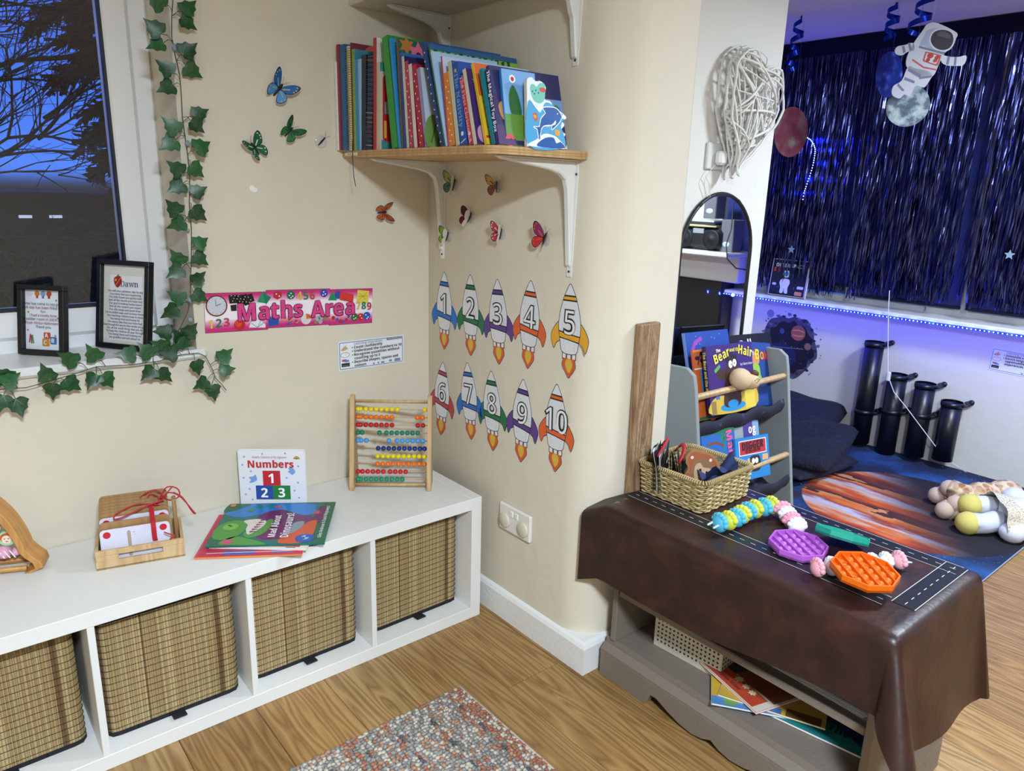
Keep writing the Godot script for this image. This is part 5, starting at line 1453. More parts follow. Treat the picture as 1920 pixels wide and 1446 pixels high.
func bench():
	var o := thing("low_cabinet", "taupe painted open cabinet with a scalloped plinth under brown vinyl", "cabinet", Transform3D(Basis(), Vector3(0, 0, 0)))
	var tp := mat("taupe paint", "786d63", 0.5, {"normal_enabled": true, "normal_texture": noise_tex("brush_n", 0.03, true, 4.0), "normal_scale": 0.25, "uv1_triplanar": true, "uv1_scale": Vector3(3, 3, 3)})
	var z0 := 0.832
	var z1 := 1.592
	var b := MB.new()
	# plinth front, scalloped: polygon in (z, y)
	var half := [0.0, 0.0, 0.165, 0.0, 0.176, 0.012, 0.184, 0.038, 0.205, 0.04, 0.245, 0.024, 0.285, 0.012, 0.322, 0.0075, 0.355, 0.014, 0.38, 0.026]
	var pr := []
	for i in range(0, half.size(), 2): pr += [z0 + half[i], half[i + 1]]
	for i in range(half.size() - 4, -2, -2): pr += [z1 - half[i], half[i + 1]]
	pr += [z1, 0.078, z0, 0.078]
	b.prism(pl(pr), 0.018, Transform3D(Basis(Vector3.BACK, Vector3.UP, Vector3.LEFT), Vector3(0.053, 0, 0)), 0.0015)
	put(o, "plinth_front", b, tp)
	for z in [z0 + 0.009, z1 - 0.009]:
		b = MB.new()
		b.bbox(Vector3(0.245, 0.039, z), Vector3(0.38, 0.078, 0.018), 0.002)
		put(o, "plinth_end", b, tp)
	b = MB.new()
	b.prism(pl([0.035, 0.0785, 0.035, 0.083, 0.052, 0.1, 0.057, 0.1, 0.06, 0.114, 0.43, 0.114, 0.43, 0.0785]), z1 - z0, Transform3D(Basis(), Vector3(0, 0, z0)))
	put(o, "base_board", b, tp)
	for z in [z0 + 0.028, z1 - 0.028]:
		b = MB.new()
		b.bbox(Vector3(0.238, 0.317, z), Vector3(0.375, 0.405, 0.018), 0.002)
		put(o, "side_panel", b, tp)
	b = MB.new()
	b.bbox(Vector3(0.238, 0.268, (z0 + z1) / 2), Vector3(0.37, 0.02, z1 - z0 - 0.075), 0.003)
	put(o, "middle_shelf", b, tp)
	b = MB.new()
	b.bbox(Vector3(0.425, 0.317, (z0 + z1) / 2), Vector3(0.008, 0.4, z1 - z0 - 0.04), 0.001)
	put(o, "back_panel", b, tp)
	b = MB.new()
	b.bbox(Vector3(0.225, 0.5235, (BZ0 + BZ1) / 2), Vector3(0.375, 0.02, BZ1 - BZ0 - 0.01), 0.003)
	put(o, "top_board", b, tp)
	# chips of bare wood in the paint
	b = MB.new()
	rng.seed = 19
	for q in [[1185, 1253, 0.014], [1132, 1222, 0.01], [1390, 1250, 0.006], [1300, 1213, 0.006]]:
		var c := P(q[0], q[1], 0, 0.0345 if q[1] != 1222 else 0.0345)
		if c.y > 0.078: continue
		b.prism(curve([-q[2], 0.0, -q[2] * 0.3, q[2] * 0.3, q[2], q[2] * 0.1, q[2] * 0.3, -q[2] * 0.25], 3), 0.0002, Transform3D(Basis(Vector3.BACK, Vector3.UP, Vector3.LEFT), c))
	put(o, "bare_wood_chip", b, cm("9a6a3c", 0.7)).set_meta("kind", "stuff")
	# ---- vinyl cloth
	var vin := mat("vinyl", "ffffff", 0.4, {"albedo_texture": noise_tex("vinyl_c", 0.008, false, 1.0, 512, FastNoiseLite.TYPE_SIMPLEX_SMOOTH, 4, [[0.0, 0.35, 0.65, 1.0], ["211010", "2b1613", "351b16", "48261c"]]), "normal_enabled": true, "normal_texture": noise_tex("vinyl_n", 0.05, true, 3.0, 512, FastNoiseLite.TYPE_CELLULAR, 2), "normal_scale": 0.22, "uv1_triplanar": true, "uv1_scale": Vector3(2.2, 2.2, 2.2), "metallic_specular": 0.5})
	var Wx := BX1 - BX0
	var Lz := BZ1 - BZ0
	var r := 0.022
	var hang := func(d: float, fl: float) -> Vector2:
		# (outwards, downwards) after hanging over a rounded edge by d
		var arc := r * PI / 2
		if d <= 0.0: return Vector2(d, 0)
		if d < arc: return Vector2(r * sin(d / r), r * (1 - cos(d / r)))
		var e := d - arc
		return Vector2(r + e * sin(fl), r + e * cos(fl))
	var cloth := func(p: float, q: float) -> Vector3:
		var a := -p if p < 0 else (p - Wx if p > Wx else 0.0)
		var sx := -1.0 if p < 0 else 1.0
		var c := q - Lz if q > Lz else 0.0
		var base := Vector3(BX0 + clampf(p, 0, Wx), BT - (0.0 if q > 0.01 else 0.5 * (0.01 - q) * clampf(1.0 - p / 0.1, 0, 1)), BZ0 + minf(q, Lz))
		var wob := 0.004 * sin(q * 9.0) * clampf(a * 6, 0, 1)
		if a > 0 and c > 0:
			var rho := sqrt(a * a * (0.69 if sx < 0 else 1.0) + c * c)
			var phi := atan2(c, a)
			if sx > 0: rho = minf(rho, 0.315)
			var k := 0.36 if sx < 0 else 0.08
			var s := pow(sin(2 * phi), 1.6)
			var fl := lerpf(0.02 if sx < 0 else 0.0, 0.19, sin(phi) * sin(phi)) + k * s
			var h: Vector2 = hang.call(rho, fl)
			return base + Vector3(sx * cos(phi) * h.x, -h.y, sin(phi) * h.x)
		if a > 0:
			var h: Vector2 = hang.call(a * (1.0 - 0.17 * smoothstep(0.3, 0.72, q)) if sx < 0 else a, 0.02 if sx < 0 else 0.0)
			return base + Vector3(sx * (h.x + wob), -h.y, 0)
		if c > 0:
			var h: Vector2 = hang.call(c, 0.19 + 0.05 * sin(p * 14.0))
			return base + Vector3(0, -h.y, h.x)
		return base
	b = MB.new(1)
	var A := 0.225
	var Ab := 0.33
	var ps := []
	for i in 15: ps.append(-A + A * i / 14.0)
	for i in range(1, 11): ps.append(Wx * i / 10.0)
	for i in range(1, 15): ps.append(Wx + Ab * i / 14.0)
	var n := 56
	var pt := func(p: float, j: int) -> Vector3:
		var q0 := -0.07 if p < 0.0 else lerpf(-0.07, -0.004, clampf(p / 0.1, 0, 1))
		if p > Wx: q0 = 0.004
		var q1 := Lz + lerpf(0.25, 0.31, clampf(p / Wx, 0, 1))
		var t := float(j) / n
		var q := lerpf(q0, Lz, t / 0.6) if t < 0.6 else lerpf(Lz, q1, (t - 0.6) / 0.4)
		return cloth.call(p, q)
	for i in ps.size() - 1:
		for j in n:
			b.quad(pt.call(ps[i], j), pt.call(ps[i], j + 1), pt.call(ps[i + 1], j + 1), pt.call(ps[i + 1], j))
	tag(put(self, "vinyl_cover", b, vin), "brown leather look vinyl sheet draped over the low cabinet", "cover")
	# ---- road tape stuck on the vinyl
	var blk := cm("1b1c22", 0.35)
	var wht := cm("c9c9c6", 0.5)
	for s in [["road tape strip along the front edge of the brown vinyl", 0.099, 0.146, BZ0 + 0.002, 1.527, 0], ["road tape strip along the back edge of the brown vinyl", 0.362, 0.412, BZ0 + 0.01, 1.57, 0], ["road tape strip across the end of the brown vinyl", 0.13, 0.408, 1.532, 1.58, 1]]:
		var t := thing("road_tape", s[0], "tape", Transform3D(Basis(), Vector3(0, BT + 0.0004, 0)), "road tape strips")
		b = MB.new()
		var cx: float = (s[1] + s[2]) / 2
		var cz: float = (s[3] + s[4]) / 2
		var sx: float = s[2] - s[1]
		var sz: float = s[4] - s[3]
		b.box(Vector3(cx, 0.0002 + 0.0002 * s[5], cz), Vector3(sx, 0.0004, sz))
		put(t, "tape", b, blk)
		for k in [-1, 1]:
			b = MB.new()
			if s[5] == 0: b.box(Vector3(cx + k * (sx / 2 - 0.001), 0.0005, cz), Vector3(0.0011, 0.0003, sz))
			else: b.box(Vector3(cx, 0.0007, cz + k * (sz / 2 - 0.001)), Vector3(sx, 0.0003, 0.0014))
			put(t, "edge_line", b, wht)
		var ln: float = sz if s[5] == 0 else sx
		var m := int(ln / 0.03)
		for k in m:
			b = MB.new()
			var f := (k + 0.5) / m
			if s[5] == 0: b.box(Vector3(cx, 0.0005, s[3] + sz * f), Vector3(0.0013, 0.0003, 0.013))
			else: b.box(Vector3(s[1] + sx * f, 0.0007, cz), Vector3(0.013, 0.0003, 0.0016))
			put(t, "dash", b, wht)
	# ---- things inside the cabinet
	var lie := func(called: String, label: String, u0, v0, u1, v1, y: float, w: float, h: float, d: float, cover, spine = null) -> Node3D:
		# lying book: corner at pixel 0, its long edge runs towards pixel 1
		var a := P(u0, v0, 1, y + d)
		var c := P(u1, v1, 1, y + d)
		a.y = y
		c.y = y
		var xx := (c - a).normalized()
		var yy := Vector3.UP.cross(xx)
		var bk := thing(called, label, "book", Transform3D(Basis(xx, yy, Vector3.UP), a), "books inside the low cabinet")
		book_solid(bk, w, h, d, cover, spine)
		return bk
	var y := 0.1145
	var k1: Node3D = lie.call("picture_book", "dark blue and teal picture book flat on the cabinet base", 1420, 1328, 1600, 1412, y, 0.29, 0.2, 0.007, "1d2a66", "d8d4ca")
	art(k1, "cover_print", [["1d7f80", pl([0, 0, 0.29, 0, 0.16, 0.07, 0.0, 0.05])], ["25357c", pl([0.1, 0.2, 0.29, 0.2, 0.29, 0.06])]], at2(0, 0, 0.0071), 0.35)
	words(k1, "The S", 0.03, "10163a", at2(0.19, 0.05, 0.0078), 0.3)
	k1 = lie.call("picture_book", "blue and yellow picture book under the red one in the cabinet", 1334, 1318, 1440, 1338, y + 0.0075, 0.26, 0.2, 0.006, "4f86bf", "d9d4c4")
	art(k1, "cover_print", [["4f86bf", rect(0, 0, 0.26, 0.2)], ["6f9a52", rect(0.03, 0.004, 0.06, 0.03)], ["c9a53a", rect(0.0, 0.03, 0.26, 0.12)]], at2(0, 0, 0.0061), 0.35)
	k1 = lie.call("picture_book", "pale yellow picture book in the middle of the cabinet pile", 1346, 1302, 1480, 1345, y + 0.014, 0.25, 0.19, 0.005, "b8964a", "dcd6c6")
	art(k1, "cover_print", [["c2a045", rect(0, 0, 0.25, 0.19)], ["e3cf8a", stroke([0.02, 0.03, 0.06, 0.08], 0.006), stroke([0.05, 0.02, 0.09, 0.06], 0.004)], ["6a4a2a", rect(0.16, 0.0, 0.24, 0.03)], ["3f6aa8", rect(0.09, 0.0, 0.15, 0.02)]], at2(0, 0, 0.0051), 0.35)
	k1 = lie.call("picture_book", "red picture book with an animal drawing on top in the cabinet", 1312, 1240, 1411, 1330, y + 0.0195, 0.215, 0.2, 0.006, "c4513f", "cfc7b8")
	art(k1, "cover_print", [["d6ccba", rect(0, 0, 0.215, 0.2)], ["b9482f", rect(0.004, 0.004, 0.195, 0.055)], ["8a5a38", rect(0.03, 0.06, 0.21, 0.196)], ["2c3540", curve([0.04, 0.06, 0.06, 0.052, 0.085, 0.06, 0.09, 0.09, 0.06, 0.1, 0.042, 0.085], 4)], ["7a4428", curve([0.08, 0.06, 0.13, 0.055, 0.18, 0.07, 0.19, 0.12, 0.1, 0.12], 4)], ["e2cfa4", star(0.1, 0.048, 0.014, 0.6, 7), star(0.13, 0.044, 0.012, 0.6, 7), star(0.155, 0.042, 0.012, 0.6, 7)]], at2(0, 0, 0.0061), 0.4)
	words(k1, "Virginia Miller", 0.013, "3a1f1a", at2(0.09, 0.02, 0.0078), 0.1, "Droid Serif")
	# white perforated basket at the back
	o = thing("plastic_basket", "white perforated plastic basket inside the low cabinet", "basket", Transform3D(Basis(Vector3.UP, 0.06), Vector3(0.24, y, 1.04)))
	b = MB.new()
	var bw := 0.2
	var bl := 0.21
	var bh := 0.1
	for s in [[-bw / 2, 0, 0.003, bl], [bw / 2, 0, 0.003, bl], [0, -bl / 2, bw, 0.003], [0, bl / 2, bw, 0.003]]:
		b.box(Vector3(s[0], bh / 2, s[1]), Vector3(s[2], bh, s[3]))
	b.box(Vector3(0, 0.002, 0), Vector3(bw, 0.003, bl))
	put(o, "basket_shell", b, cm("cfc9ba", 0.4))
	b = MB.new()
	for i in 16:
		for j in 6:
			b.box(Vector3(-bw / 2 - 0.0016, 0.02 + j * 0.013, -bl / 2 + 0.012 + i * 0.0125), Vector3(0.0006, 0.005, 0.006), Basis(Vector3.RIGHT, 0.7 if (i + j) % 2 else -0.7))
			b.box(Vector3(-bw / 2 + 0.006 + i * 0.0125, 0.02 + j * 0.013, bl / 2 + 0.0016), Vector3(0.006, 0.005, 0.0006), Basis(Vector3.BACK, 0.7 if (i + j) % 2 else -0.7))
	put(o, "hole", b, cm("2a2622", 0.9)).set_meta("kind", "stuff")
	# clear folder of papers on the middle shelf
	o = thing("plastic_wallet", "clear plastic wallet of papers on the middle shelf of the cabinet", "folder", Transform3D(Basis(Vector3.UP, -0.03), Vector3(0.19, 0.2785, 1.4)))
	for i in 4:
		b = MB.new()
		b.box(Vector3(-0.002 + 0.003 * i, 0.002 + i * 0.0022, 0.004 * i), Vector3(0.21, 0.0018, 0.28))
		put(o, "paper_sheet", b, cm(["c9ccd0", "b5babf", "d0d2d4", "c4c8cc"][i], 0.7))
	b = MB.new()
	b.bbox(Vector3(0.003, 0.0065, 0.002), Vector3(0.235, 0.015, 0.31), 0.006)
	put(o, "clear_sleeve", b, mat("clear sleeve", Color(0.92, 0.94, 0.97, 0.22), 0.08, {"transparency": BaseMaterial3D.TRANSPARENCY_ALPHA}))
	words(o, "Home Time", 0.018, "3a3d44", Transform3D(Basis(Vector3.BACK, Vector3.LEFT, Vector3.UP).orthonormalized(), Vector3(-0.06, 0.0099, 0.07)), 0.4)
	b = MB.new()
	b.bbox(Vector3(0.3, 0.284, 1.36), Vector3(0.02, 0.011, 0.32), 0.002)
	tag(put(self, "wooden_batten", b, M["oak honey"]), "thin wooden batten lying behind the plastic wallet in the cabinet", "batten")

func popper(label: String, c: String, xf: Transform3D, R: float, dent: Array):
	# octagonal bubble popping toy, face along +y
	var o := thing("bubble_popper", label, "toy", xf, "octagonal bubble poppers")
	var m := mat("silicone " + c, c, 0.42, {"metallic_specular": 0.4})
	var oct := func(r: float) -> PackedVector2Array: return oval(0, 0, r, r, 8, PI / 8)
	var upx := Transform3D(Basis(Vector3.RIGHT, Vector3.FORWARD, Vector3.UP), Vector3.ZERO)
	var b := MB.new()
	b.prism(oct.call(R), 0.005, upx)
	put(o, "base", b, m)
	b = MB.new()
	var a: PackedVector2Array = oct.call(R)
	var i2: PackedVector2Array = oct.call(R - 0.004)
	for k in 8:
		var q := PackedVector2Array([a[k], a[(k + 1) % 8], i2[(k + 1) % 8], i2[k]])
		b.prism(q, 0.016, upx)
	put(o, "rim", b, m)
	var pitch := R * 2 * 0.94 / 6.0
	var bub := MB.new(1)
	var rr := pitch * 0.43
	var pf := []
	for k in 6: pf.append(Vector2(rr * cos(PI / 2 * k / 5.0), rr * 0.95 * sin(PI / 2 * k / 5.0)))
	bub.lathe(pf, 14)
	var bm := bub.done()
	var ring := MB.new(1)
	ring.lathe([Vector2(rr * 1.06, 0), Vector2(rr * 0.98, 0.0025), Vector2(rr * 0.8, 0.0006), Vector2(rr * 0.5, -0.002), Vector2(0.0, -0.003)], 14)
	var rm := ring.done()
	for i in 6:
		var x := (i - 2.5) * pitch
		var half := minf(R * 0.924, R * 1.306 - absf(x)) - 0.006
		if i < 5:
			var xr := x + pitch / 2
			var hr := minf(R * 0.924, R * 1.306 - absf(xr)) - 0.004
			b = MB.new()
			b.box(Vector3(xr, 0.0095, 0), Vector3(0.0022, 0.01, hr * 2))
			put(o, "ridge", b, m)
		var n := int(half * 2 / pitch)
		for j in n:
			var z := (j - (n - 1) / 2.0) * pitch
			var d: bool = (i * 7 + j * 3) % 11 in dent
			put(o, "dent" if d else "bubble", rm if d else bm, m, Transform3D(Basis(), Vector3(x, 0.0052 + (0.002 if d else 0.0), z)))

func crawler(label: String, cols: Array, pts: Array, R: float, ends: Array):
	# soft caterpillar of knobbly segments
	var o := thing("caterpillar_toy", label, "toy", Transform3D(), "soft knobbly caterpillars")
	var n := pts.size()
	for i in n:
		var p: Vector3 = pts[i]
		var d: Vector3 = (pts[mini(i + 1, n - 1)] - pts[maxi(i - 1, 0)]).normalized()
		var sd := d.cross(Vector3.UP).normalized()
		var bs := Basis(sd, Vector3.UP, sd.cross(Vector3.UP))
		var b := MB.new(1)
		b.ball(p, Vector3(R, R, R * 0.72), 14, bs)
		for k in 7:
			var a := PI * (k + 0.5) / 7.0 - 0.15 + 0.3 * (i % 2)
			b.ball(p + (sd * cos(a) + Vector3.UP * sin(a)) * R * 0.92, R * 0.36, 8)
		put(o, "head" if i in ends else "segment", b, mat("silicone " + cols[i % cols.size()], cols[i % cols.size()], 0.42, {"metallic_specular": 0.4}))
	if ends.size():
		var i: int = ends[0]
		var d: Vector3 = (pts[i] - pts[i - 1 if i > 0 else i + 1]).normalized()
		var b := MB.new(1)
		for s in [-1, 1]:
			var q: Vector3 = pts[i] + d * R * 0.4 + d.cross(Vector3.UP) * s * R * 0.45 + Vector3(0, R * 0.1, 0)
			b.tube([q, q + d * R * 0.9 + Vector3(0, -R * 0.2, 0)], [R * 0.16, R * 0.12], 6)
		put(o, "feelers", b, cm("c4dce4", 0.4))

func bench_toys():
	var y := BT
	var R := 0.0225
	var pts := []
	var h0 := P(1349, 984, 1, y + R)
	var h1 := P(1444, 950, 1, y + R)
	for i in 8: pts.append(h0.lerp(h1, i / 7.0) + Vector3(0, 0.003, 0.005 * sin(i * 1.1)))
	crawler("blue and yellow knobbly caterpillar toy beside the woven basket", ["4fb0d0", "cfd24a"], pts, R, [0])
	pts = []
	h0 = P(1467, 957, 1, y + 0.022)
	h1 = P(1494, 988, 1, y + 0.022)
	for i in 4: pts.append(h0.lerp(h1, i / 3.0))
	crawler("pink and white knobbly caterpillar toy behind the purple popper", ["e59aae", "e6e2e6"], pts, 0.021, [])
	pts = []
	h0 = P(1533, 1066, 1, y + 0.02)
	h1 = P(1686, 1052, 1, y + 0.02)
	for i in 7: pts.append(h0.lerp(h1, i / 6.0))
	crawler("pink and white knobbly caterpillar toy under the orange popper", ["e7a3b0", "e8e6ea", "eae6ea"], pts, 0.0195, [6, 0])
	popper("purple octagonal bubble popper lying on the brown vinyl", "b25fc4", Transform3D(Basis(Vector3.UP, -0.52) * Basis(Vector3.RIGHT, 0.05), P(1496, 1024, 1, y + 0.012) - Vector3(0, 0.006, 0)), 0.067, [0, 4, 8])
	popper("orange octagonal bubble popper resting on the pink caterpillar", "e2660f", Transform3D(Basis(Vector3(0.9, 0, -0.3).normalized(), 0.16) * Basis(Vector3.UP, -0.62) * Basis(Vector3.BACK, 0.1), P(1621, 1068, 1, y + 0.046) - Vector3(0, 0.012, 0)), 0.069, [2, 7])
	popper("teal octagonal bubble popper tilted between the purple and orange ones", "1f9d86", Transform3D(Basis(Vector3(0.13, 0, 0.99).normalized(), -0.34) * Basis(Vector3.UP, PI / 8), P(1578, 1006, 1, y + 0.03) - Vector3(0, 0.004, 0)), 0.064, [1])
	# ---------- woven seagrass basket
	var o := thing("woven_basket", "rectangular woven seagrass basket of small toys on the brown vinyl", "basket", Transform3D(Basis(Vector3.UP, 0.02), Vector3(0.262, y, 0.932)))
	var sx := 0.108
	var sz := 0.103
	var H := 0.085
	var per := func(t: float, g: float) -> Vector3:
		# point on the rounded rectangle, t in 0..1
		var ax := sx + g
		var az := sz + g
		var rr := 0.02
		var a := ax - rr
		var c := az - rr
		var seg := [2 * a, PI * rr / 2, 2 * c, PI * rr / 2, 2 * a, PI * rr / 2, 2 * c, PI * rr / 2]
		var tot := 4 * a + 4 * c + TAU * rr
		var s := fposmod(t, 1.0) * tot
		var cr := [Vector2(a, az), Vector2(a, c), Vector2(ax, -c), Vector2(a, -c), Vector2(-a, -az), Vector2(-a, -c), Vector2(-ax, c), Vector2(-a, c)]
		var dr := [Vector2(1, 0), 0, Vector2(0, -1), 0, Vector2(-1, 0), 0, Vector2(0, 1), 0]
		for i in 8:
			if s <= seg[i] or i == 7:
				if i % 2 == 0:
					var st := [Vector2(-a, az), 0, Vector2(ax, c), 0, Vector2(a, -az), 0, Vector2(-ax, -c)]
					var q: Vector2 = st[i] + dr[i] * s
					return Vector3(q.x, 0, q.y)
				var a0: float = [0, PI / 2, 0, 0, 0, -PI / 2, 0, -PI][i]
				var ang: float = PI / 2 - PI / 2 * ((i - 1) / 2) - s / rr
				var q2: Vector2 = cr[i] + Vector2(cos(ang), sin(ang)) * rr
				return Vector3(q2.x, 0, q2.y)
			s -= seg[i]
		return Vector3.ZERO
	rng.seed = 3
	var strands := ["b7a273", "a58e5e", "c4b184", "94804f"]
	var nst := 46
	for row in 13:
		var b := MB.new(1)
		var p2 := []
		var yy := 0.005 + row * 0.0061
		var nn := nst * 4
		for i in nn + 1:
			var t := float(i) / nn
			var w := sin(PI * (i / 4.0 + row)) * 0.0022
			var q: Vector3 = per.call(t, w + 0.006 * yy / H)
			p2.append(q + Vector3(0, yy + 0.0009 * sin(i * 1.7 + row * 2.0), 0))
		b.tube(p2, 0.0031, 5, false)
		put(o, "weave_strand", b, cm(strands[row % 4], 0.8))
	var b := MB.new(1)
	for i in 128:
		# wrapped rim
		var t := i / 128.0
		var q: Vector3 = per.call(t, 0.006)
		var q2: Vector3 = per.call(t + 0.006, 0.006)
		var d := (q2 - q).normalized()
		var out := d.cross(Vector3.UP)
		var pp := []
		for k in 7:
			var a := TAU * k / 6.0
			pp.append(q + d * 0.006 * k / 6.0 + out * cos(a) * 0.0062 + Vector3(0, H + 0.002 + sin(a) * 0.0062, 0))
		b.tube(pp, 0.0022, 4, false)
	put(o, "wrapped_rim", b, cm("b39d6c", 0.8))
	b = MB.new()
	b.box(Vector3(0, 0.003, 0), Vector3(sx * 2 - 0.01, 0.004, sz * 2 - 0.01))
	put(o, "bottom", b, cm("94804f", 0.85))
	# ---------- what is in it
	var at := func(x, yv, z): return Vector3(0.262 + x, y + yv, 0.932 + z)
	for q in [[Vector3(-0.072, 0.02, -0.05), 0.55, "black and white cloth book with a red loop at the back of the woven basket", 0.11, 0.115], [Vector3(-0.036, 0.015, -0.02), 0.75, "black and white crinkle cloth book with red edging in the woven basket", 0.1, 0.105]]:
		var c := thing("cloth_book", q[2], "cloth book", Transform3D(Basis(Vector3.UP, q[1]) * Basis(Vector3.RIGHT, -0.12), at.call(q[0].x, q[0].y, q[0].z)), "cloth books in the woven basket")
		for k in 5:
			b = MB.new(1)
			var z := k * 0.0075 - 0.018
			b.grid(func(u, v): return Vector3((u - 0.5) * float(q[3]), v * float(q[4]) + 0.006 * sin(u * 5.0 + k), z + 0.006 * sin(v * 3.0 + k) * v), 8, 6)
			var pg := put(c, "page", b, cm(["15151a", "e8e8ea", "1a1a20", "e4e4e6", "15151a"][k], 0.7))
			if k == 4:
				var l := ["e9e9eb"]
				for i in 9: l.append(oval(-0.04 + (i % 3) * 0.022, 0.03 + (i / 3) * 0.028, 0.005))
				art(pg, "page_print", [l, ["b3202a", oval(0.03, 0.06, 0.012, 0.03)]], at2(0, 0, z + 0.0075), 0.7)
		b = MB.new(1)
		var lp := []
		for k in 13: lp.append(Vector3(0.048 * cos(PI * k / 12.0), float(q[4]) - 0.012 + 0.03 * sin(PI * k / 12.0), -0.004 + 0.02 * sin(PI * k / 12.0)))
		b.tube(lp, 0.007, 6, true, 0.5)
		put(c, "red_edging", b, cm("b81f2a", 0.6))
	var w := thing("wooden_clapper", "flat brown wooden animal shaped clapper standing in the woven basket", "toy", Transform3D(Basis(Vector3.UP, -0.5) * Basis(Vector3.RIGHT, -0.1), at.call(-0.012, 0.01, 0.02)))
	b = MB.new()
	b.prism(curve([-0.05, 0.01, -0.062, 0.035, -0.045, 0.055, -0.035, 0.075, -0.045, 0.1, -0.025, 0.125, 0.005, 0.12, 0.035, 0.11, 0.055, 0.085, 0.06, 0.055, 0.06, 0.02, 0.02, 0.0], 4), 0.012, Transform3D(), 0.0015)
	put(w, "wood_body", b, cm("9a7246", 0.6))
	art(w, "painted_face", [["a3573a", curve([-0.047, 0.02, -0.052, 0.036, -0.04, 0.05, -0.03, 0.07, -0.036, 0.1, -0.022, 0.118, 0.005, 0.114, 0.032, 0.104, 0.05, 0.08, 0.054, 0.05, 0.05, 0.03, 0.02, 0.012], 4)], ["8a6a4a", curve([-0.02, 0.04, -0.022, 0.085, 0.0, 0.1, 0.035, 0.085, 0.045, 0.05, 0.03, 0.03], 4)], ["c9a585", curve([-0.014, 0.045, -0.014, 0.08, 0.0, 0.088, 0.01, 0.075, 0.03, 0.07, 0.036, 0.05, 0.02, 0.035], 4)], ["2a2220", oval(0.001, 0.066, 0.004, 0.006), oval(0.02, 0.06, 0.003, 0.004)], ["d8d2c6", oval(-0.024, 0.104, 0.0045), oval(0.03, 0.094, 0.0045), oval(-0.042, 0.034, 0.0045)]], at2(0, 0, 0.012), 0.5)
	b = MB.new(1)
	b.grid(func(u, v):
		var r = 0.042 * (0.4 + v)
		var a: float = u * TAU
		return Vector3(cos(a) * r * 1.25, 0.045 + 0.03 * v + 0.018 * sin(a * 3.0) * v + 0.012 * sin(a * 7.0) * v, sin(a) * r * 0.9), 40, 6)
	b.ball(Vector3(0.0, 0.04, 0.0), Vector3(0.05, 0.03, 0.038), 12)
	var nv := put(self, "navy_cloth", b, cm("1d2d5c", 0.8), Transform3D(Basis(Vector3.UP, 0.3), at.call(0.035, 0.012, 0.045)))
	tag(nv, "crumpled navy fabric lying in the woven basket", "cloth")
	# ---------- rough sawn upright fixed on the pier
	b = MB.new()
	b.bbox(Vector3(0.162, 0.505, 0.8125), Vector3(0.08, 1.0, 0.024), 0.003, Basis(Vector3.BACK, 0.006))
	tag(put(self, "timber_post", b, mat("rough timber", "ffffff", 0.8, {"albedo_texture": TX.rough, "uv1_triplanar": true, "uv1_scale": Vector3(6, 1.6, 6), "normal_enabled": true, "normal_texture": noise_tex("saw_n", 0.04, true, 6.0), "normal_scale": 0.5})), "rough sawn timber upright standing against the pier behind the cabinet", "post")

func facing(pos: Vector3, turn := 0.0) -> Transform3D:
	# upright frame at pos whose face looks along the horizontal direction back into the room
	var n := (CAM - pos) * Vector3(1, 0, 1)
	n = n.normalized().rotated(Vector3.UP, turn)
	var xx := Vector3.UP.cross(n)
	return Transform3D(Basis(xx, Vector3.UP, n), pos)

func loc(xf: Transform3D, a: Array, ox := 0.0, oy := 0.0, s := 1.0) -> Array:
	# pixels of the photograph to coordinates on that face
	var r := []
	var inv := xf.affine_inverse()
	for i in range(0, a.size(), 2):
		var q := inv * PP(ox + a[i] * s, oy + a[i + 1] * s, xf.origin, xf.basis.z)
		r += [q.x, q.y]
	return r

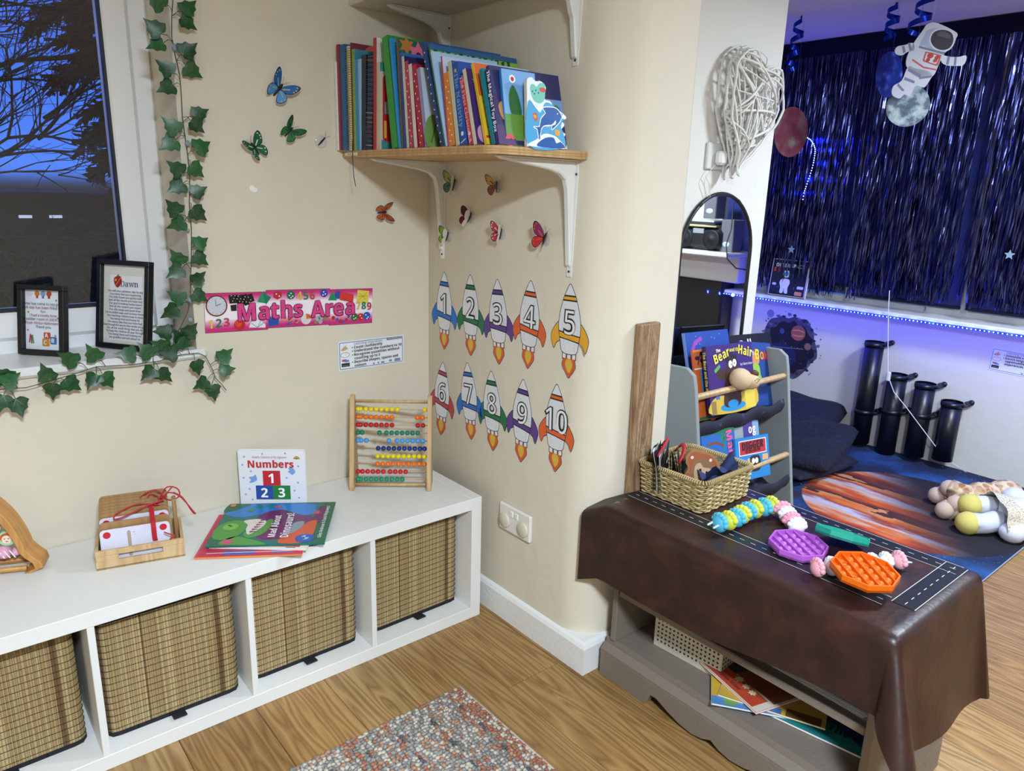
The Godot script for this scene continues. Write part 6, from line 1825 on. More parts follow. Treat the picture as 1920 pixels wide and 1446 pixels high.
func rack():
	var o := thing("book_rack", "grey sided children's book rack with wooden rods and dark fabric slings", "book rack", Transform3D(Basis(), Vector3(0.8, 0, 0.6)))
	var xl := 0.535 - 0.8
	var xr := 1.075 - 0.8
	var prof := [-0.13, 0.0, 0.235, 0.0, 0.228, 0.06, 0.115, 0.745, 0.105, 0.785, 0.075, 0.805, -0.09, 0.8, -0.12, 0.77, -0.13, 0.7]
	for x in [xl, xr]:
		var b := MB.new()
		b.prism(pl(prof), 0.015, Transform3D(Basis(Vector3.BACK, Vector3.UP, Vector3.LEFT), Vector3(x + 0.0075, 0, 0)), 0.0018)
		var p := put(o, "side_panel", b, cm("8d9396", 0.45))
		for q in [[0.02, 0.52], [-0.03, 0.53]]:
			b = MB.new(1)
			b.lathe([Vector2(0, 0), Vector2(0.011, 0), Vector2(0.01, 0.0012), Vector2(0, 0.0014)], 14, Transform3D(Basis(Vector3.BACK, PI / 2), Vector3(x - 0.0075, q[1], q[0])))
			put(p, "screw_cap", b, cm("6d767c", 0.45))
	for q in [[0.105, 0.712], [0.155, 0.425]]:
		var b := MB.new(1)
		b.tube([Vector3(xl - 0.004, q[1], q[0]), Vector3(xr - 0.004, q[1], q[0])], 0.011, 12)
		put(o, "rod", b, M["oak pale"])
	# slings: fabric running over back rods with a pocket
	var fab := mat("sling fabric", "ffffff", 0.75, {"albedo_texture": noise_tex("sling_c", 0.02, false, 1.0, 256, FastNoiseLite.TYPE_CELLULAR, 1, [[0.0, 0.72, 0.8, 1.0], ["14162a", "171a30", "3a4674", "8a4a3a"]]), "uv1_triplanar": true, "uv1_scale": Vector3(4, 4, 4)})
	for q in [[[-0.06, 0.75, -0.03, 0.68, 0.02, 0.6, 0.075, 0.56, 0.115, 0.575, 0.128, 0.605, 0.12, 0.625]], [[-0.04, 0.48, 0.0, 0.4, 0.06, 0.32, 0.13, 0.285, 0.17, 0.3, 0.185, 0.33, 0.178, 0.35]]]:
		var l := pl(q[0])
		var b := MB.new(1)
		var n := l.size() - 1
		b.grid(func(u, v):
			var f: float = v * n
			var i := mini(int(f), n - 1)
			var p: Vector2 = l[i].cubic_interpolate(l[i + 1], l[maxi(i - 1, 0)], l[mini(i + 2, n)], f - i)
			return Vector3(lerpf(xl + 0.012, xr - 0.012, u), p.y + 0.006 * sin(u * 21.0) * v, p.x + 0.003 * sin(u * 17.0)), 30, 24)
		put(o, "fabric_sling", b, fab)
	var rb := func(label: String, bl: Array, br: Array, tl: Array, zb: float, zt: float, d: float, cover, spine, board := true) -> Node3D:
		var a := P(bl[0], bl[1], 2, zb)
		var c := P(br[0], br[1], 2, zb)
		var t := P(tl[0], tl[1], 2, zt)
		var xx := (c - a).normalized()
		var yy := ((t - a) - xx * (t - a).dot(xx)).normalized()
		var bk := thing("rack_book", label, "book", Transform3D(Basis(xx, yy, xx.cross(yy)), a), "books on the grey rack")
		book_solid(bk, (c - a).length(), (t - a).length(), d, cover, spine, board)
		bk.set_meta("w", (c - a).length())
		bk.set_meta("h", (t - a).length())
		return bk
	var k: Node3D = rb.call("tall dark blue starry picture book at the back of the rack", [1294, 750], [1374, 735], [1291, 626], 0.63, 0.565, 0.012, "1d46a0", "6f8cc8")
	var w: float = k.get_meta("w")
	var h: float = k.get_meta("h")
	var st := ["dfe8ff"]
	rng.seed = 2
	for i in 20: st.append(star(rng.randf_range(0.01, w - 0.01), rng.randf_range(h * 0.4, h - 0.01), 0.0025, 0.4, 4))
	art(k, "cover_print", [["a03fae", stroke([0.03, h * 0.72, 0.05, h * 0.84, 0.09, h * 0.9], 0.014)], st], at2(0, 0, 0.0122))
	k = rb.call("black picture book with white title at the back of the rack", [1376, 735], [1455, 722], [1374, 632], 0.62, 0.555, 0.01, "121420", "121420")
	h = k.get_meta("h")
	words(k, "C  ll", 0.05, "f2f2f4", at2(0.1, h - 0.04, 0.0112, 0.04), 0.4)
	k = rb.call("dark blue picture book reading Box leaning in the rack", [1388, 762], [1446, 760], [1390, 641], 0.67, 0.61, 0.007, "1f3d84", "1f3d84")
	w = 0.24
	h = k.get_meta("h")
	art(k, "cover_print", [["23458e", rect(0.002, 0.002, k.get_meta("w") - 0.002, h - 0.002)], ["cf8a62", curve([0.085, h * 0.66, 0.08, h * 0.78, 0.1, h * 0.86, 0.125, h * 0.78, 0.12, h * 0.66], 4)], ["a8382c", curve([0.082, h * 0.8, 0.1, h * 0.9, 0.125, h * 0.8, 0.104, h * 0.83], 4)], ["8fb84a", curve([0.075, h * 0.36, 0.08, h * 0.64, 0.12, h * 0.64, 0.13, h * 0.5, 0.14, h * 0.36], 4)], ["a86a48", oval(0.08, h * 0.3, 0.03, 0.04)]], at2(0, 0, 0.0072))
	for q in [["B", 0.13, "e3c62f"], ["o", 0.162, "e08a2c"], ["x", 0.188, "cf2f2a"]]: words(k, q[0], 0.05, q[2], at2(q[1] - 0.02, h - 0.045, 0.0084), 1.2)
	words(k, "the", 0.02, "f0f0f0", at2(0.09, h - 0.04, 0.0084), 0.2)
	k = rb.call("orange picture book reading Maisy behind the bear book", [1309, 790], [1378, 775], [1303, 657], 0.685, 0.622, 0.008, "d5682c", "d5582c")
	w = k.get_meta("w")
	h = k.get_meta("h")
	art(k, "cover_print", [["d9743a", rect(0.002, h * 0.74, w, h - 0.002)], ["4a2a4a", stroke([0.02, h * 0.78, 0.04, h * 0.95], 0.005), oval(0.02, h * 0.88, 0.012, 0.007), oval(0.045, h * 0.84, 0.012, 0.007), oval(0.05, h * 0.94, 0.012, 0.007)], ["dcae3f", oval(0.11, h * 0.88, 0.022, 0.022)], ["e9e4da", rect(0.0, h * 0.72, w, h * 0.74)], ["4f95cc", rect(0.03, h * 0.28, w, h * 0.72)], ["23303a", curve([0.05, h * 0.46, 0.06, h * 0.54, 0.085, h * 0.57, 0.11, h * 0.54, 0.12, h * 0.46], 4)], ["e8dca0", rect(0.045, h * 0.38, 0.12, h * 0.46)], ["27303c", rect(0.052, h * 0.4, 0.06, h * 0.44), rect(0.07, h * 0.4, 0.078, h * 0.44), rect(0.088, h * 0.4, 0.096, h * 0.44)], ["2f55a0", rect(0.012, h * 0.3, 0.06, h * 0.36)], ["c9302c", rect(0.06, h * 0.31, w, h * 0.37)], ["e0a23a", rect(0.04, h * 0.2, w, h * 0.28)], ["d8623f", rect(0.01, h * 0.22, 0.05, h * 0.29)], ["8a3a24", oval(0.07, h * 0.1, 0.028, 0.03)], ["e8e4de", oval(0.085, h * 0.15, 0.018, 0.018)], ["2f6a3a", rect(0.0, 0.002, w, h * 0.05)]], at2(0, 0, 0.0082))
	words(k, "Maisy", 0.034, "b02f5a", at2(0.088, h * 0.655, 0.0114), 0.8)
	# the bear book with its stuffed muzzle
	k = rb.call("purple board book reading The Bear and the Hair with a stuffed muzzle", [1327, 781], [1411, 763], [1344, 656], 0.705, 0.652, 0.016, "3a2170", "2d1a5a")
	w = k.get_meta("w")
	h = k.get_meta("h")
	art(k, "cover_print", [["3a2170", rect(0.002, 0.002, w - 0.002, h - 0.002)], ["c9a93f", curve([0.004, 0.004, 0.006, h * 0.2, 0.06, h * 0.27, 0.13, h * 0.22, w - 0.006, h * 0.34, w - 0.006, 0.004], 4)], ["d9c14a", rect(w * 0.76, 0.004, w - 0.004, h * 0.33)], ["8d7440", rect(0.004, 0.004, 0.03, h * 0.2)], ["2a86c4", oval(w * 0.48, h * 0.085, 0.072, 0.016)], ["3f2a22", curve([w * 0.3, h * 0.1, w * 0.32, h * 0.35, w * 0.38, h * 0.62, w * 0.45, h * 0.78, w * 0.58, h * 0.8, w * 0.66, h * 0.66, w * 0.66, h * 0.4, w * 0.64, h * 0.1], 5), curve([w * 0.36, h * 0.5, w * 0.22, h * 0.5, w * 0.18, h * 0.62, w * 0.28, h * 0.64, w * 0.38, h * 0.6], 4)], ["231714", oval(w * 0.43, h * 0.78, 0.012), oval(w * 0.6, h * 0.79, 0.012), star(w * 0.52, h * 0.83, 0.018, 0.4, 7)], ["2a86c4", oval(w * 0.48, h * 0.12, 0.03, 0.014)], ["58a05a", stroke([w * 0.14, h * 0.62, w * 0.26, h * 0.7], 0.012)], ["3f72b8", rect(w * 0.12, h * 0.22, w * 0.2, h * 0.28)], ["f2f0ea", oval(w * 0.49, h * 0.7, 0.011, 0.013), oval(w * 0.58, h * 0.715, 0.011, 0.013)], ["141414", oval(w * 0.51, h * 0.695, 0.003), oval(w * 0.575, h * 0.71, 0.003)]], at2(0, 0, 0.0162))
	words(k, "The", 0.015, "f0e6c0", at2(w * 0.24, h * 0.92, 0.0184, 0.1), 0.3)
	words(k, "Bear", 0.042, "e3d24a", at2(w * 0.3, h * 0.84, 0.0184, 0.28), 1.0)
	words(k, "and the", 0.017, "e3d24a", at2(w * 0.6, h * 0.91, 0.0184, 0.0), 0.4)
	words(k, "Hair", 0.042, "e3d24a", at2(w * 0.83, h * 0.87, 0.0184, -0.22), 1.0)
	words(k, "by Claire Evans", 0.011, "e8e2f0", at2(w * 0.84, h * 0.68, 0.0184), 0.2)
	words(k, "The Bear and the Hair", 0.014, "e3d24a", Transform3D(Basis(Vector3.UP, Vector3.FORWARD * -1.0, Vector3.LEFT).orthonormalized() if false else Basis(Vector3.DOWN, Vector3.BACK, Vector3.LEFT), Vector3(-0.0012, h * 0.6, 0.008)), 0.4)
	var b := MB.new(1)
	b.ball(Vector3(w * 0.55, h * 0.47, 0.04), Vector3(0.044, 0.037, 0.036), 18, Basis(Vector3.BACK, -0.3))
	b.ball(Vector3(w * 0.7, h * 0.42, 0.052), Vector3(0.034, 0.028, 0.03), 16, Basis(Vector3.BACK, -0.3))
	var mz := put(k, "stuffed_muzzle", b, cm("cdb391", 0.85))
	b = MB.new(1)
	b.ball(Vector3(w * 0.72, h * 0.53, 0.066), Vector3(0.017, 0.012, 0.014), 12, Basis(Vector3.BACK, -0.4))
	put(mz, "nose", b, cm("5a3a2c", 0.7))
	b = MB.new(1)
	for q in [[0.62, 0.43], [0.65, 0.4], [0.66, 0.45], [0.69, 0.41]]: b.ball(Vector3(w * q[0], h * q[1], 0.083), 0.0016, 6)
	b.tube([Vector3(w * 0.68, h * 0.46, 0.084), Vector3(w * 0.7, h * 0.43, 0.085), Vector3(w * 0.74, h * 0.44, 0.083)], 0.001, 5)
	put(mz, "stitching", b, cm("3a2a22", 0.8))
	# lower tier
	k = rb.call("blue and green picture book reading Maisy on the lower rack tier", [1316, 884], [1378, 868], [1312, 806], 0.74, 0.705, 0.008, "2a5fae", "2a5fae")
	w = k.get_meta("w")
	h = k.get_meta("h")
	art(k, "cover_print", [["2a63b0", rect(0.002, 0.002, w - 0.002, h - 0.002)], ["1f6f4a", rect(0.002, h * 0.82, w, h - 0.002)], ["7a4a2a", stroke([0.03, h * 0.6, 0.08, h * 0.62, 0.12, h * 0.5], 0.008)], ["2a7f4a", stroke([0.12, h * 0.3, 0.125, h * 0.72], 0.006), star(0.12, h * 0.72, 0.03, 0.25, 6)]], at2(0, 0, 0.0082))
	words(k, "Maisy", 0.045, "d95a8a", at2(w - 0.03, h * 0.42, 0.0096, -PI / 2 + 0.12), 1.2)
	k = rb.call("purple and grey book with pale letters on the lower rack tier", [1368, 850], [1422, 838], [1364, 796], 0.725, 0.7, 0.006, "4a3a7a", "8f9aa0")
	w = k.get_meta("w")
	h = k.get_meta("h")
	art(k, "cover_print", [["8f9a9c", rect(0.002, 0.002, w * 0.45, h)], ["4a3a82", rect(w * 0.45, 0.002, w * 0.78, h)], ["7f9fc4", rect(w * 0.78, 0.002, w, h)]], at2(0, 0, 0.0062))
	words(k, "og", 0.04, "f0eef2", at2(w * 0.75, h * 0.7, 0.0074), 0.6)
	k = rb.call("bright blue picture book reading Digger on the lower rack tier", [1379, 905], [1441, 890], [1374, 824], 0.765, 0.728, 0.008, "2478bc", "2478bc")
	w = k.get_meta("w")
	h = k.get_meta("h")
	art(k, "cover_print", [["2a80c4", rect(0.002, 0.002, w - 0.002, h - 0.002)], ["e8e2dc", rect(w * 0.1, h * 0.58, w * 0.92, h * 0.93)], ["b8343f", rect(w * 0.12, h * 0.6, w * 0.9, h * 0.91)], ["2a2c34", curve([w * 0.4, h * 0.2, w * 0.4, h * 0.5, w * 0.55, h * 0.55, w * 0.7, h * 0.5, w * 0.7, h * 0.2], 4)], ["f0eee8", oval(w * 0.5, h * 0.42, 0.01), oval(w * 0.6, h * 0.42, 0.01)], ["d8a86a", rect(w * 0.78, h * 0.4, w * 0.95, h * 0.54), rect(w * 0.33, h * 0.22, w * 0.4, h * 0.5)]], at2(0, 0, 0.0082))
	words(k, "DIGGER", 0.036, "3a1f28", at2(w * 0.5, h * 0.8, 0.01, 0.02), 1.2)
	words(k, "TO THE RESCUE", 0.013, "3a1f28", at2(w * 0.5, h * 0.67, 0.01, 0.02), 0.5)

func nib_things():
	# ---------- wicker heart
	var ax := Vector3(0.115, 0.395, 0).normalized()
	var xf := Transform3D(Basis(Vector3(ax.y, -ax.x, 0), ax, Vector3.BACK), Vector3(0.915, 1.393, 0.5))
	var o := thing("wicker_heart", "white painted twig heart hanging on the wall above the arched mirror", "wall decoration", xf)
	var hp := func(t: float, s := 1.0) -> Vector2:
		var x := 16.0 * pow(sin(t), 3)
		var y := 13.0 * cos(t) - 5.0 * cos(2 * t) - 2.0 * cos(3 * t) - cos(4 * t)
		return Vector2(x * 0.0104, (y + 17.0) * 0.0147) * Vector2(s, s) + Vector2(0, 0.2) * (1.0 - s)
	rng.seed = 14
	var wm := cm("dedcd6", 0.6)
	for k in 3:
		var b := MB.new(1)
		var pts := []
		for i in 61:
			var t := TAU * i / 60.0
			var p: Vector2 = hp.call(t, [1.0, 0.97, 0.93][k])
			pts.append(Vector3(p.x + 0.003 * sin(i * 2.1 + k), p.y, [-0.03, 0.0, 0.025][k] + 0.006 * sin(i * 0.9)))
		b.tube(pts, 0.0042, 6, false)
		put(o, "rim_twig", b, wm)
	for k in 84:
		var a := rng.randf() * TAU
		var c := a + rng.randf_range(1.3, 4.9)
		var p: Vector2 = hp.call(a, 0.985)
		var q: Vector2 = hp.call(c, 0.985)
		var mid := (p + q) / 2
		if not Geometry2D.is_point_in_polygon(mid, PackedVector2Array(range(40).map(func(i): return hp.call(TAU * i / 40.0)))): continue
		var d := rng.randf_range(-0.03, 0.055)
		var bow := (Vector2(q.y - p.y, p.x - q.x)) * rng.randf_range(-0.05, 0.05)
		var b := MB.new(1)
		var pts := []
		for i in 7:
			var f := i / 6.0
			var z := p.lerp(q, f) + bow * sin(PI * f)
			pts.append(Vector3(z.x, z.y, d * sin(PI * f) + rng.randf_range(-0.002, 0.002)))
		b.tube(pts, rng.randf_range(0.002, 0.005), 5, true)
		put(o, "twig", b, wm)
	# ---------- single socket with plug and thin cable
	var s := thing("wall_socket", "white single plug socket with a plug beside the twig heart", "socket", Transform3D(Basis(), Vector3(0.872, 1.468, 0.45)))
	var b := MB.new()
	b.bbox(Vector3(0, 0, 0.006), Vector3(0.088, 0.088, 0.012), 0.003)
	put(s, "plate", b, cm("d9d8d4", 0.3))
	b = MB.new()
	b.bbox(Vector3(0.012, -0.006, 0.026), Vector3(0.042, 0.046, 0.03), 0.008)
	put(s, "plug", b, cm("e6e6e4", 0.35))
	b = MB.new(1)
	var pts := [Vector3(0.88, 1.452, 0.47), Vector3(0.84, 1.42, 0.47), Vector3(0.818, 1.385, 0.465), Vector3(0.835, 1.35, 0.462), Vector3(0.86, 1.325, 0.462), Vector3(0.85, 1.37, 0.464), Vector3(0.822, 1.4, 0.464)]
	var cv := Curve3D.new()
	for i in pts.size(): cv.add_point(pts[i], (pts[maxi(i - 1, 0)] - pts[mini(i + 1, pts.size() - 1)]) / 6, (pts[mini(i + 1, pts.size() - 1)] - pts[maxi(i - 1, 0)]) / 6)
	cv.bake_interval = 0.008
	b.tube(Array(cv.get_baked_points()), 0.0012, 5)
	tag(put(self, "thin_cable", b, cm("d8d6d0", 0.5)), "thin white wire hanging from the plug over the arched mirror", "cable")
	# ---------- arched mirror
	var m := thing("arched_mirror", "tall arched mirror with a thin black frame on the wall", "mirror", Transform3D(Basis(), Vector3(0.938, 0.56, 0.452)))
	var r := 0.212
	var hh := 1.132 - 0.56
	var outl := PackedVector2Array([Vector2(-r, 0), Vector2(r, 0)])
	for i in 25: outl.append(Vector2(r * cos(PI * i / 24.0), hh + r * sin(PI * i / 24.0)))
	b = MB.new()
	b.prism(outl, 0.006)
	put(m, "mirror_glass", b, mat("mirror silver", "e6eaee", 0.015, {"metallic": 1.0}))
	b = MB.new(1)
	pts = []
	for v in outl: pts.append(Vector3(v.x, v.y, 0.006))
	pts = pts.slice(1) + [pts[0], pts[1]]
	b.tube(pts, 0.007, 8, false)
	put(m, "frame", b, cm("16181c", 0.4))
	for q in [[1.1, 0.0], [1.75, 0.0], [2.2, 0.0]]:
		b = MB.new()
		b.bbox(Vector3(r * cos(q[0]), hh + r * sin(q[0]), 0.012), Vector3(0.008, 0.016, 0.008), 0.002, Basis(Vector3.BACK, q[0]))
		put(m, "wire_clip", b, cm("1a1a1c", 0.5))

func blue_wall():
	rng.seed = 99
	# ---------- window behind the foil: frame, glass, sill
	var w := thing("window_2", "white framed window behind the foil curtain", "window", Transform3D(Basis(), Vector3(XC, 0.74, 0.0)))
	w.remove_meta("category")
	w.set_meta("kind", "structure")
	var z0 := -0.6
	var z1 := 1.695
	var b := MB.new()
	for z in [z0 + 0.03, 0.075, 0.655, 1.15, z1 - 0.03]: b.bbox(Vector3(0.1, 0.68, z), Vector3(0.07, 1.36, 0.07), 0.006)
	for y in [0.035, 1.325]: b.bbox(Vector3(0.1, y, (z0 + z1) / 2), Vector3(0.068, 0.07, z1 - z0), 0.006)
	put(w, "frame", b, M["upvc"])
	for q in [[z0 + 0.03, 0.075], [0.075, 0.655], [0.655, 1.15], [1.15, z1 - 0.03]]:
		b = MB.new()
		b.box(Vector3(0.1, 0.68, (q[0] + q[1]) / 2), Vector3(0.004, 1.3, q[1] - q[0] - 0.06))
		put(w, "pane", b, M["window glass"])
	b = MB.new()
	b.bbox(Vector3(XC - 0.02, 0.762, 0.55), Vector3(0.19, 0.024, 2.32), 0.006)
	structure("trim_2", b, M["gloss white"])
	# ---------- navy blinds between the mullions
	var blc := mat("blind cloth", "1b2878", 0.7)
	for q in [[-0.55, 0.078, 0.86, "navy blind nearest the nib wall behind the foil curtain"], [0.1, 0.662, 0.815, "navy blind between the two white mullions behind the foil"], [0.685, 1.16, 0.815, "navy blind beside the learning card behind the foil"], [1.17, 1.68, 0.815, "navy blind at the far end of the foil curtain"]]:
		var o := thing("window_blind", q[3], "blind", Transform3D(Basis(), Vector3(XC + 0.03, 0, 0)), "navy window blinds")
		b = MB.new(1)
		b.grid(func(u, v): return Vector3(-0.004 * sin(u * 9.0), lerpf(q[2], 2.1, v), lerpf(q[0], q[1], u)), 10, 6)
		put(o, "blind_cloth", b, blc)
		b = MB.new()
		b.bbox(Vector3(0, q[2] + 0.008, (q[0] + q[1]) / 2.0), Vector3(0.012, 0.016, q[1] - q[0]), 0.002)
		put(o, "bottom_bar", b, cm("0d1230", 0.5))
		b = MB.new()
		b.bbox(Vector3(-0.008, q[2] - 0.014, q[1] - 0.16), Vector3(0.004, 0.03, 0.008), 0.001)
		put(o, "clip", b, M["chrome"])
	# ---------- foil fringe curtains
	var foil := mat("navy foil", "45487a", 0.2, {"metallic": 1.0})
	for q in [[-0.56, 0.31, 430, "dark foil fringe curtain over the window near the nib wall"], [0.325, 1.02, 360, "dark foil fringe curtain over the middle of the window"], [1.035, 1.395, 150, "dark foil fringe curtain over the far end of the window"]]:
		var o := thing("foil_curtain", q[3], "curtain", Transform3D(Basis(), Vector3(XC - 0.055, 0, 0)), "foil fringe curtains")
		b = MB.new()
		b.box(Vector3(0, 2.125, (q[0] + q[1]) / 2.0), Vector3(0.0012, 0.085, q[1] - q[0]))
		put(o, "header_band", b, mat("foil header", "12142e", 0.35, {"metallic": 0.7}))
		b = MB.new()
		for i in q[2]:
			var z := rng.randf_range(q[0], q[1])
			var cl: float = sin(z * 23.0) * 0.012 + sin(z * 61.0) * 0.004
			z = clampf(z + cl, q[0], q[1])
			if (absf(z - 0.075) < 0.045 or absf(z - 0.665) < 0.05) and rng.randf() < 0.8: continue
			var wd := rng.randf_range(0.0016, 0.0034)
			var yb := rng.randf_range(0.8, 0.88) + (0.03 if z > 0.2 else 0.0)
			var x := rng.randf_range(-0.014, 0.014)
			var dx := rng.randf_range(-0.02, 0.012)
			var dz := rng.randf_range(-0.012, 0.012)
			var tw := rng.randf_range(-1.2, 1.2)
			var ph := rng.randf() * 6.0
			var prev := []
			var n := 34
			for k in n + 1:
				var f := float(k) / n
				var a := tw * f + 0.55 * sin(ph + f * 21.0)
				var c := Vector3(x + dx * f + 0.003 * sin(ph + f * 8.0) + rng.randf_range(-0.0011, 0.0011), lerpf(2.085, yb, f), z + dz * f + (0.006 * sin(ph + f * 30.0) * f * f if f > 0.9 else 0.0))
				var e := Vector3(sin(a), 0, cos(a)) * wd
				var cur := [c - e, c + e]
				if prev: b.quad(cur[0], cur[1], prev[1], prev[0])
				prev = cur
		put(o, "foil_strands", b, foil).set_meta("kind", "stuff")
	# ---------- LED strip under the sill lip
	var o := thing("led_strip", "glowing blue LED strip along the window sill", "light strip", Transform3D(Basis(), Vector3(XC - 0.118, 0.748, 0)))
	b = MB.new()
	b.bbox(Vector3(0, 0, 0.55), Vector3(0.004, 0.011, 2.28), 0.001)
	put(o, "strip_tape", b, mat("led tape", "2a48d8", 0.4, {"emission_enabled": true, "emission": Color("0a1cff"), "emission_energy_multiplier": 0.7}))
	var dot := MB.new(1)
	dot.ball(Vector3.ZERO, Vector3(0.0022, 0.003, 0.003), 8)
	var dm := dot.done()
	var gl := mat("led dot", "ffffff", 0.4, {"emission_enabled": true, "emission": Color("86a8ff"), "emission_energy_multiplier": 6.0})
	for i in 119: put(o, "led", dm, gl, Transform3D(Basis(), Vector3(-0.003, 0, -0.585 + i * 0.0192)))
	for i in 26:
		led_omni(o, Vector3(-0.014, 0, -0.55 + i * 0.088), LED_E * 0.4)
	# the strip goes on as a loose loop up the side of the window
	o = thing("led_loop", "loose loop of blue LED dots hanging in the foil beside the nib wall", "light strip", Transform3D())
	var lp := []
	for q in [[1506, 262], [1512, 257], [1520, 262], [1526, 270], [1529, 280], [1528, 292], [1526, 305], [1522, 320], [1517, 335], [1512, 350], [1508, 362], [1505, 380]]: lp.append(P(q[0], q[1], 0, XC - 0.1))
	b = MB.new(1)
	b.tube(lp, 0.002, 5)
	put(o, "wire", b, cm("10163a", 0.6))
	for i in lp.size() - 1:
		for k in 3: put(o, "led", dm, gl, Transform3D(Basis(), lp[i].lerp(lp[i + 1], k / 3.0) + Vector3(-0.003, 0, 0)))
	for i in range(0, 12, 2): led_omni(o, lp[i] + Vector3(-0.014, 0, 0), LED_E * 0.6)
	# ---------- book on the sill
	var xf := Transform3D(Basis(Vector3(0, 0, 1), Vector3(0.12, 1, 0).normalized(), Vector3.LEFT).orthonormalized(), Vector3(2.66, 0.7745, -0.35))
	var k := thing("sill_book", "black space picture book standing on the window sill behind the foil", "book", xf)
	book_solid(k, 0.235, 0.215, 0.02, "14162c", "c9b46a")
	var st := ["e8ecff"]
	for i in 22: st.append(oval(rng.randf_range(0.01, 0.22), rng.randf_range(0.01, 0.2), 0.0012, 0.0012, 6))
	art(k, "cover_print", [["c9cde8", rect(0.002, 0.002, 0.233, 0.213)], ["141830", rect(0.006, 0.006, 0.229, 0.209)], st, ["c23a3a", rrect(0.012, 0.14, 0.03, 0.165, 0.004), rrect(0.045, 0.14, 0.06, 0.165, 0.004)], ["e6e9f2", curve([0.075, 0.02, 0.075, 0.05, 0.065, 0.08, 0.08, 0.1, 0.12, 0.1, 0.13, 0.08, 0.122, 0.05, 0.125, 0.02, 0.105, 0.02, 0.1, 0.05, 0.095, 0.02], 4), oval(0.1, 0.13, 0.022, 0.022)], ["4f9fc8", oval(0.1, 0.13, 0.015, 0.014)], ["d98a6a", rrect(0.17, 0.012, 0.215, 0.035, 0.006)], ["d0d4ea", rrect(0.18, 0.05, 0.22, 0.066, 0.006), rrect(0.02, 0.06, 0.045, 0.074, 0.005)]], at2(0, 0, 0.0202))
	words(k, "OUTER SPACE", 0.028, "eef0fa", at2(0.115, 0.178, 0.022), 0.5)
	# ---------- foil stars on the curtain
	for q in [[1484, 468], [1893, 478]]:
		b = MB.new()
		b.prism(star(0, 0, 0.024), 0.001, Transform3D(Basis(Vector3.BACK, Vector3.UP, Vector3.LEFT), P(q[0], q[1], 0, XC - 0.09)))
		tag(put(self, "glow_star", b, cm("8fb0c4", 0.4)), "pale star hanging above the sill book in the foil" if q[0] < 1600 else "pale star hanging in the foil above the learning card", "star", "pale stars in the foil curtain")
	# ---------- space hole sticker
	var sx := Transform3D(Basis(Vector3.BACK, Vector3.UP, Vector3.LEFT), Vector3(XC - 0.0006, 0.47, -0.225))
	o = thing("wall_sticker", "round wall sticker of a rocky hole opening on planets", "wall sticker", sx)
	var rim := []
	var hole := []
	for i in 30:
		var a := TAU * i / 30.0
		var rr := 0.186 + 0.012 * sin(i * 5.3) + 0.006 * sin(i * 2.9)
		rim += [cos(a) * rr, sin(a) * rr]
		rr = 0.155 + 0.012 * sin(i * 3.7 + 1.0)
		hole += [cos(a) * rr + 0.004, sin(a) * rr - 0.004]
	b = MB.new()
	b.prism(curve(rim, 2), 0.0004)
	put(o, "sticker_sheet", b, cm("4b4c68", 0.5))
	var rocks := ["6a6c8c"]
	var dark := ["2b2c44"]
	for i in 34:
		var a := TAU * i / 34.0
		var c := Vector2(cos(a), sin(a)) * rng.randf_range(0.155, 0.195)
		var l := []
		for j in 6: l += [c.x + cos(TAU * j / 6.0) * rng.randf_range(0.006, 0.02), c.y + sin(TAU * j / 6.0) * rng.randf_range(0.005, 0.013)]
		(rocks if i % 2 else dark).append(pl(l))
	for i in 10:
		var a := rng.randf() * TAU
		rocks.append(oval(cos(a) * 0.212, sin(a) * 0.21, rng.randf_range(0.003, 0.007), -1.0, 7))
	var ss := ["cfd6f4"]
	for i in 30:
		var a := rng.randf() * TAU
		var rr := rng.randf_range(0.02, 0.14)
		ss.append(oval(cos(a) * rr, sin(a) * rr, rng.randf_range(0.0008, 0.002), -1.0, 6))
	art(o, "sticker_print", [rocks, dark, ["0d1030", curve(hole, 2)], ["17225c", oval(-0.04, -0.06, 0.1, 0.075)], ["24469a", oval(-0.06, -0.09, 0.075, 0.06)], ss, ["7d6a96", oval(-0.045, -0.1, 0.055, 0.05)], ["2c3f86", oval(-0.045, -0.118, 0.05, 0.03)], ["a45a4e", oval(0.055, 0.09, 0.046, 0.046)], ["c98a72", stroke([0.018, 0.1, 0.055, 0.108, 0.092, 0.1], 0.009), stroke([0.02, 0.075, 0.055, 0.07, 0.09, 0.078], 0.008)], ["8f6a66", oval(0.125, 0.02, 0.021)], ["3a4f8a", oval(-0.05, 0.085, 0.016)], ["8d8fae", oval(-0.14, 0.18, 0.024)], ["b9c2ee", stroke([-0.11, -0.02, 0.1, 0.0], 0.0016)]], at2(0, 0, 0.0005), 0.5, 0.0001)
	# ---------- black pipes
	var pm := mat("black pipe", "10131f", 0.35)
	var pipes := [[1640, 645, 1612, 828, [[1668, 664], [1650, 772]], "tallest black wall pipe next to the dark cushions"], [1683, 706, 1657, 862, [[1716, 697], [1702, 772]], "second tallest black wall pipe crossed by the white cord"], [1736, 723, 1712, 853, [[1769, 723], [1758, 779]], "black wall pipe between the corded one and the shortest"], [1783, 757, 1768, 862, [[1820, 758]], "shortest black wall pipe beside the learning card"]]
	for q in pipes:
		var xp := XC - 0.075
		var t := P(q[0], q[1], 0, xp)
		var bt := P(q[2], q[3], 0, xp)
		bt.z = (t.z + bt.z) / 2
		t.z = bt.z
		bt.y = maxf(bt.y, 0.012)
		o = thing("wall_pipe", q[5], "pipe", Transform3D(Basis(), Vector3(xp, bt.y, bt.z)), "black wall pipes")
		var h := t.y - bt.y
		var R := 0.048
		b = MB.new(1)
		b.lathe([Vector2(R - 0.004, 0), Vector2(R, 0.0), Vector2(R, h), Vector2(R - 0.004, h), Vector2(R - 0.004, 0)], 24)
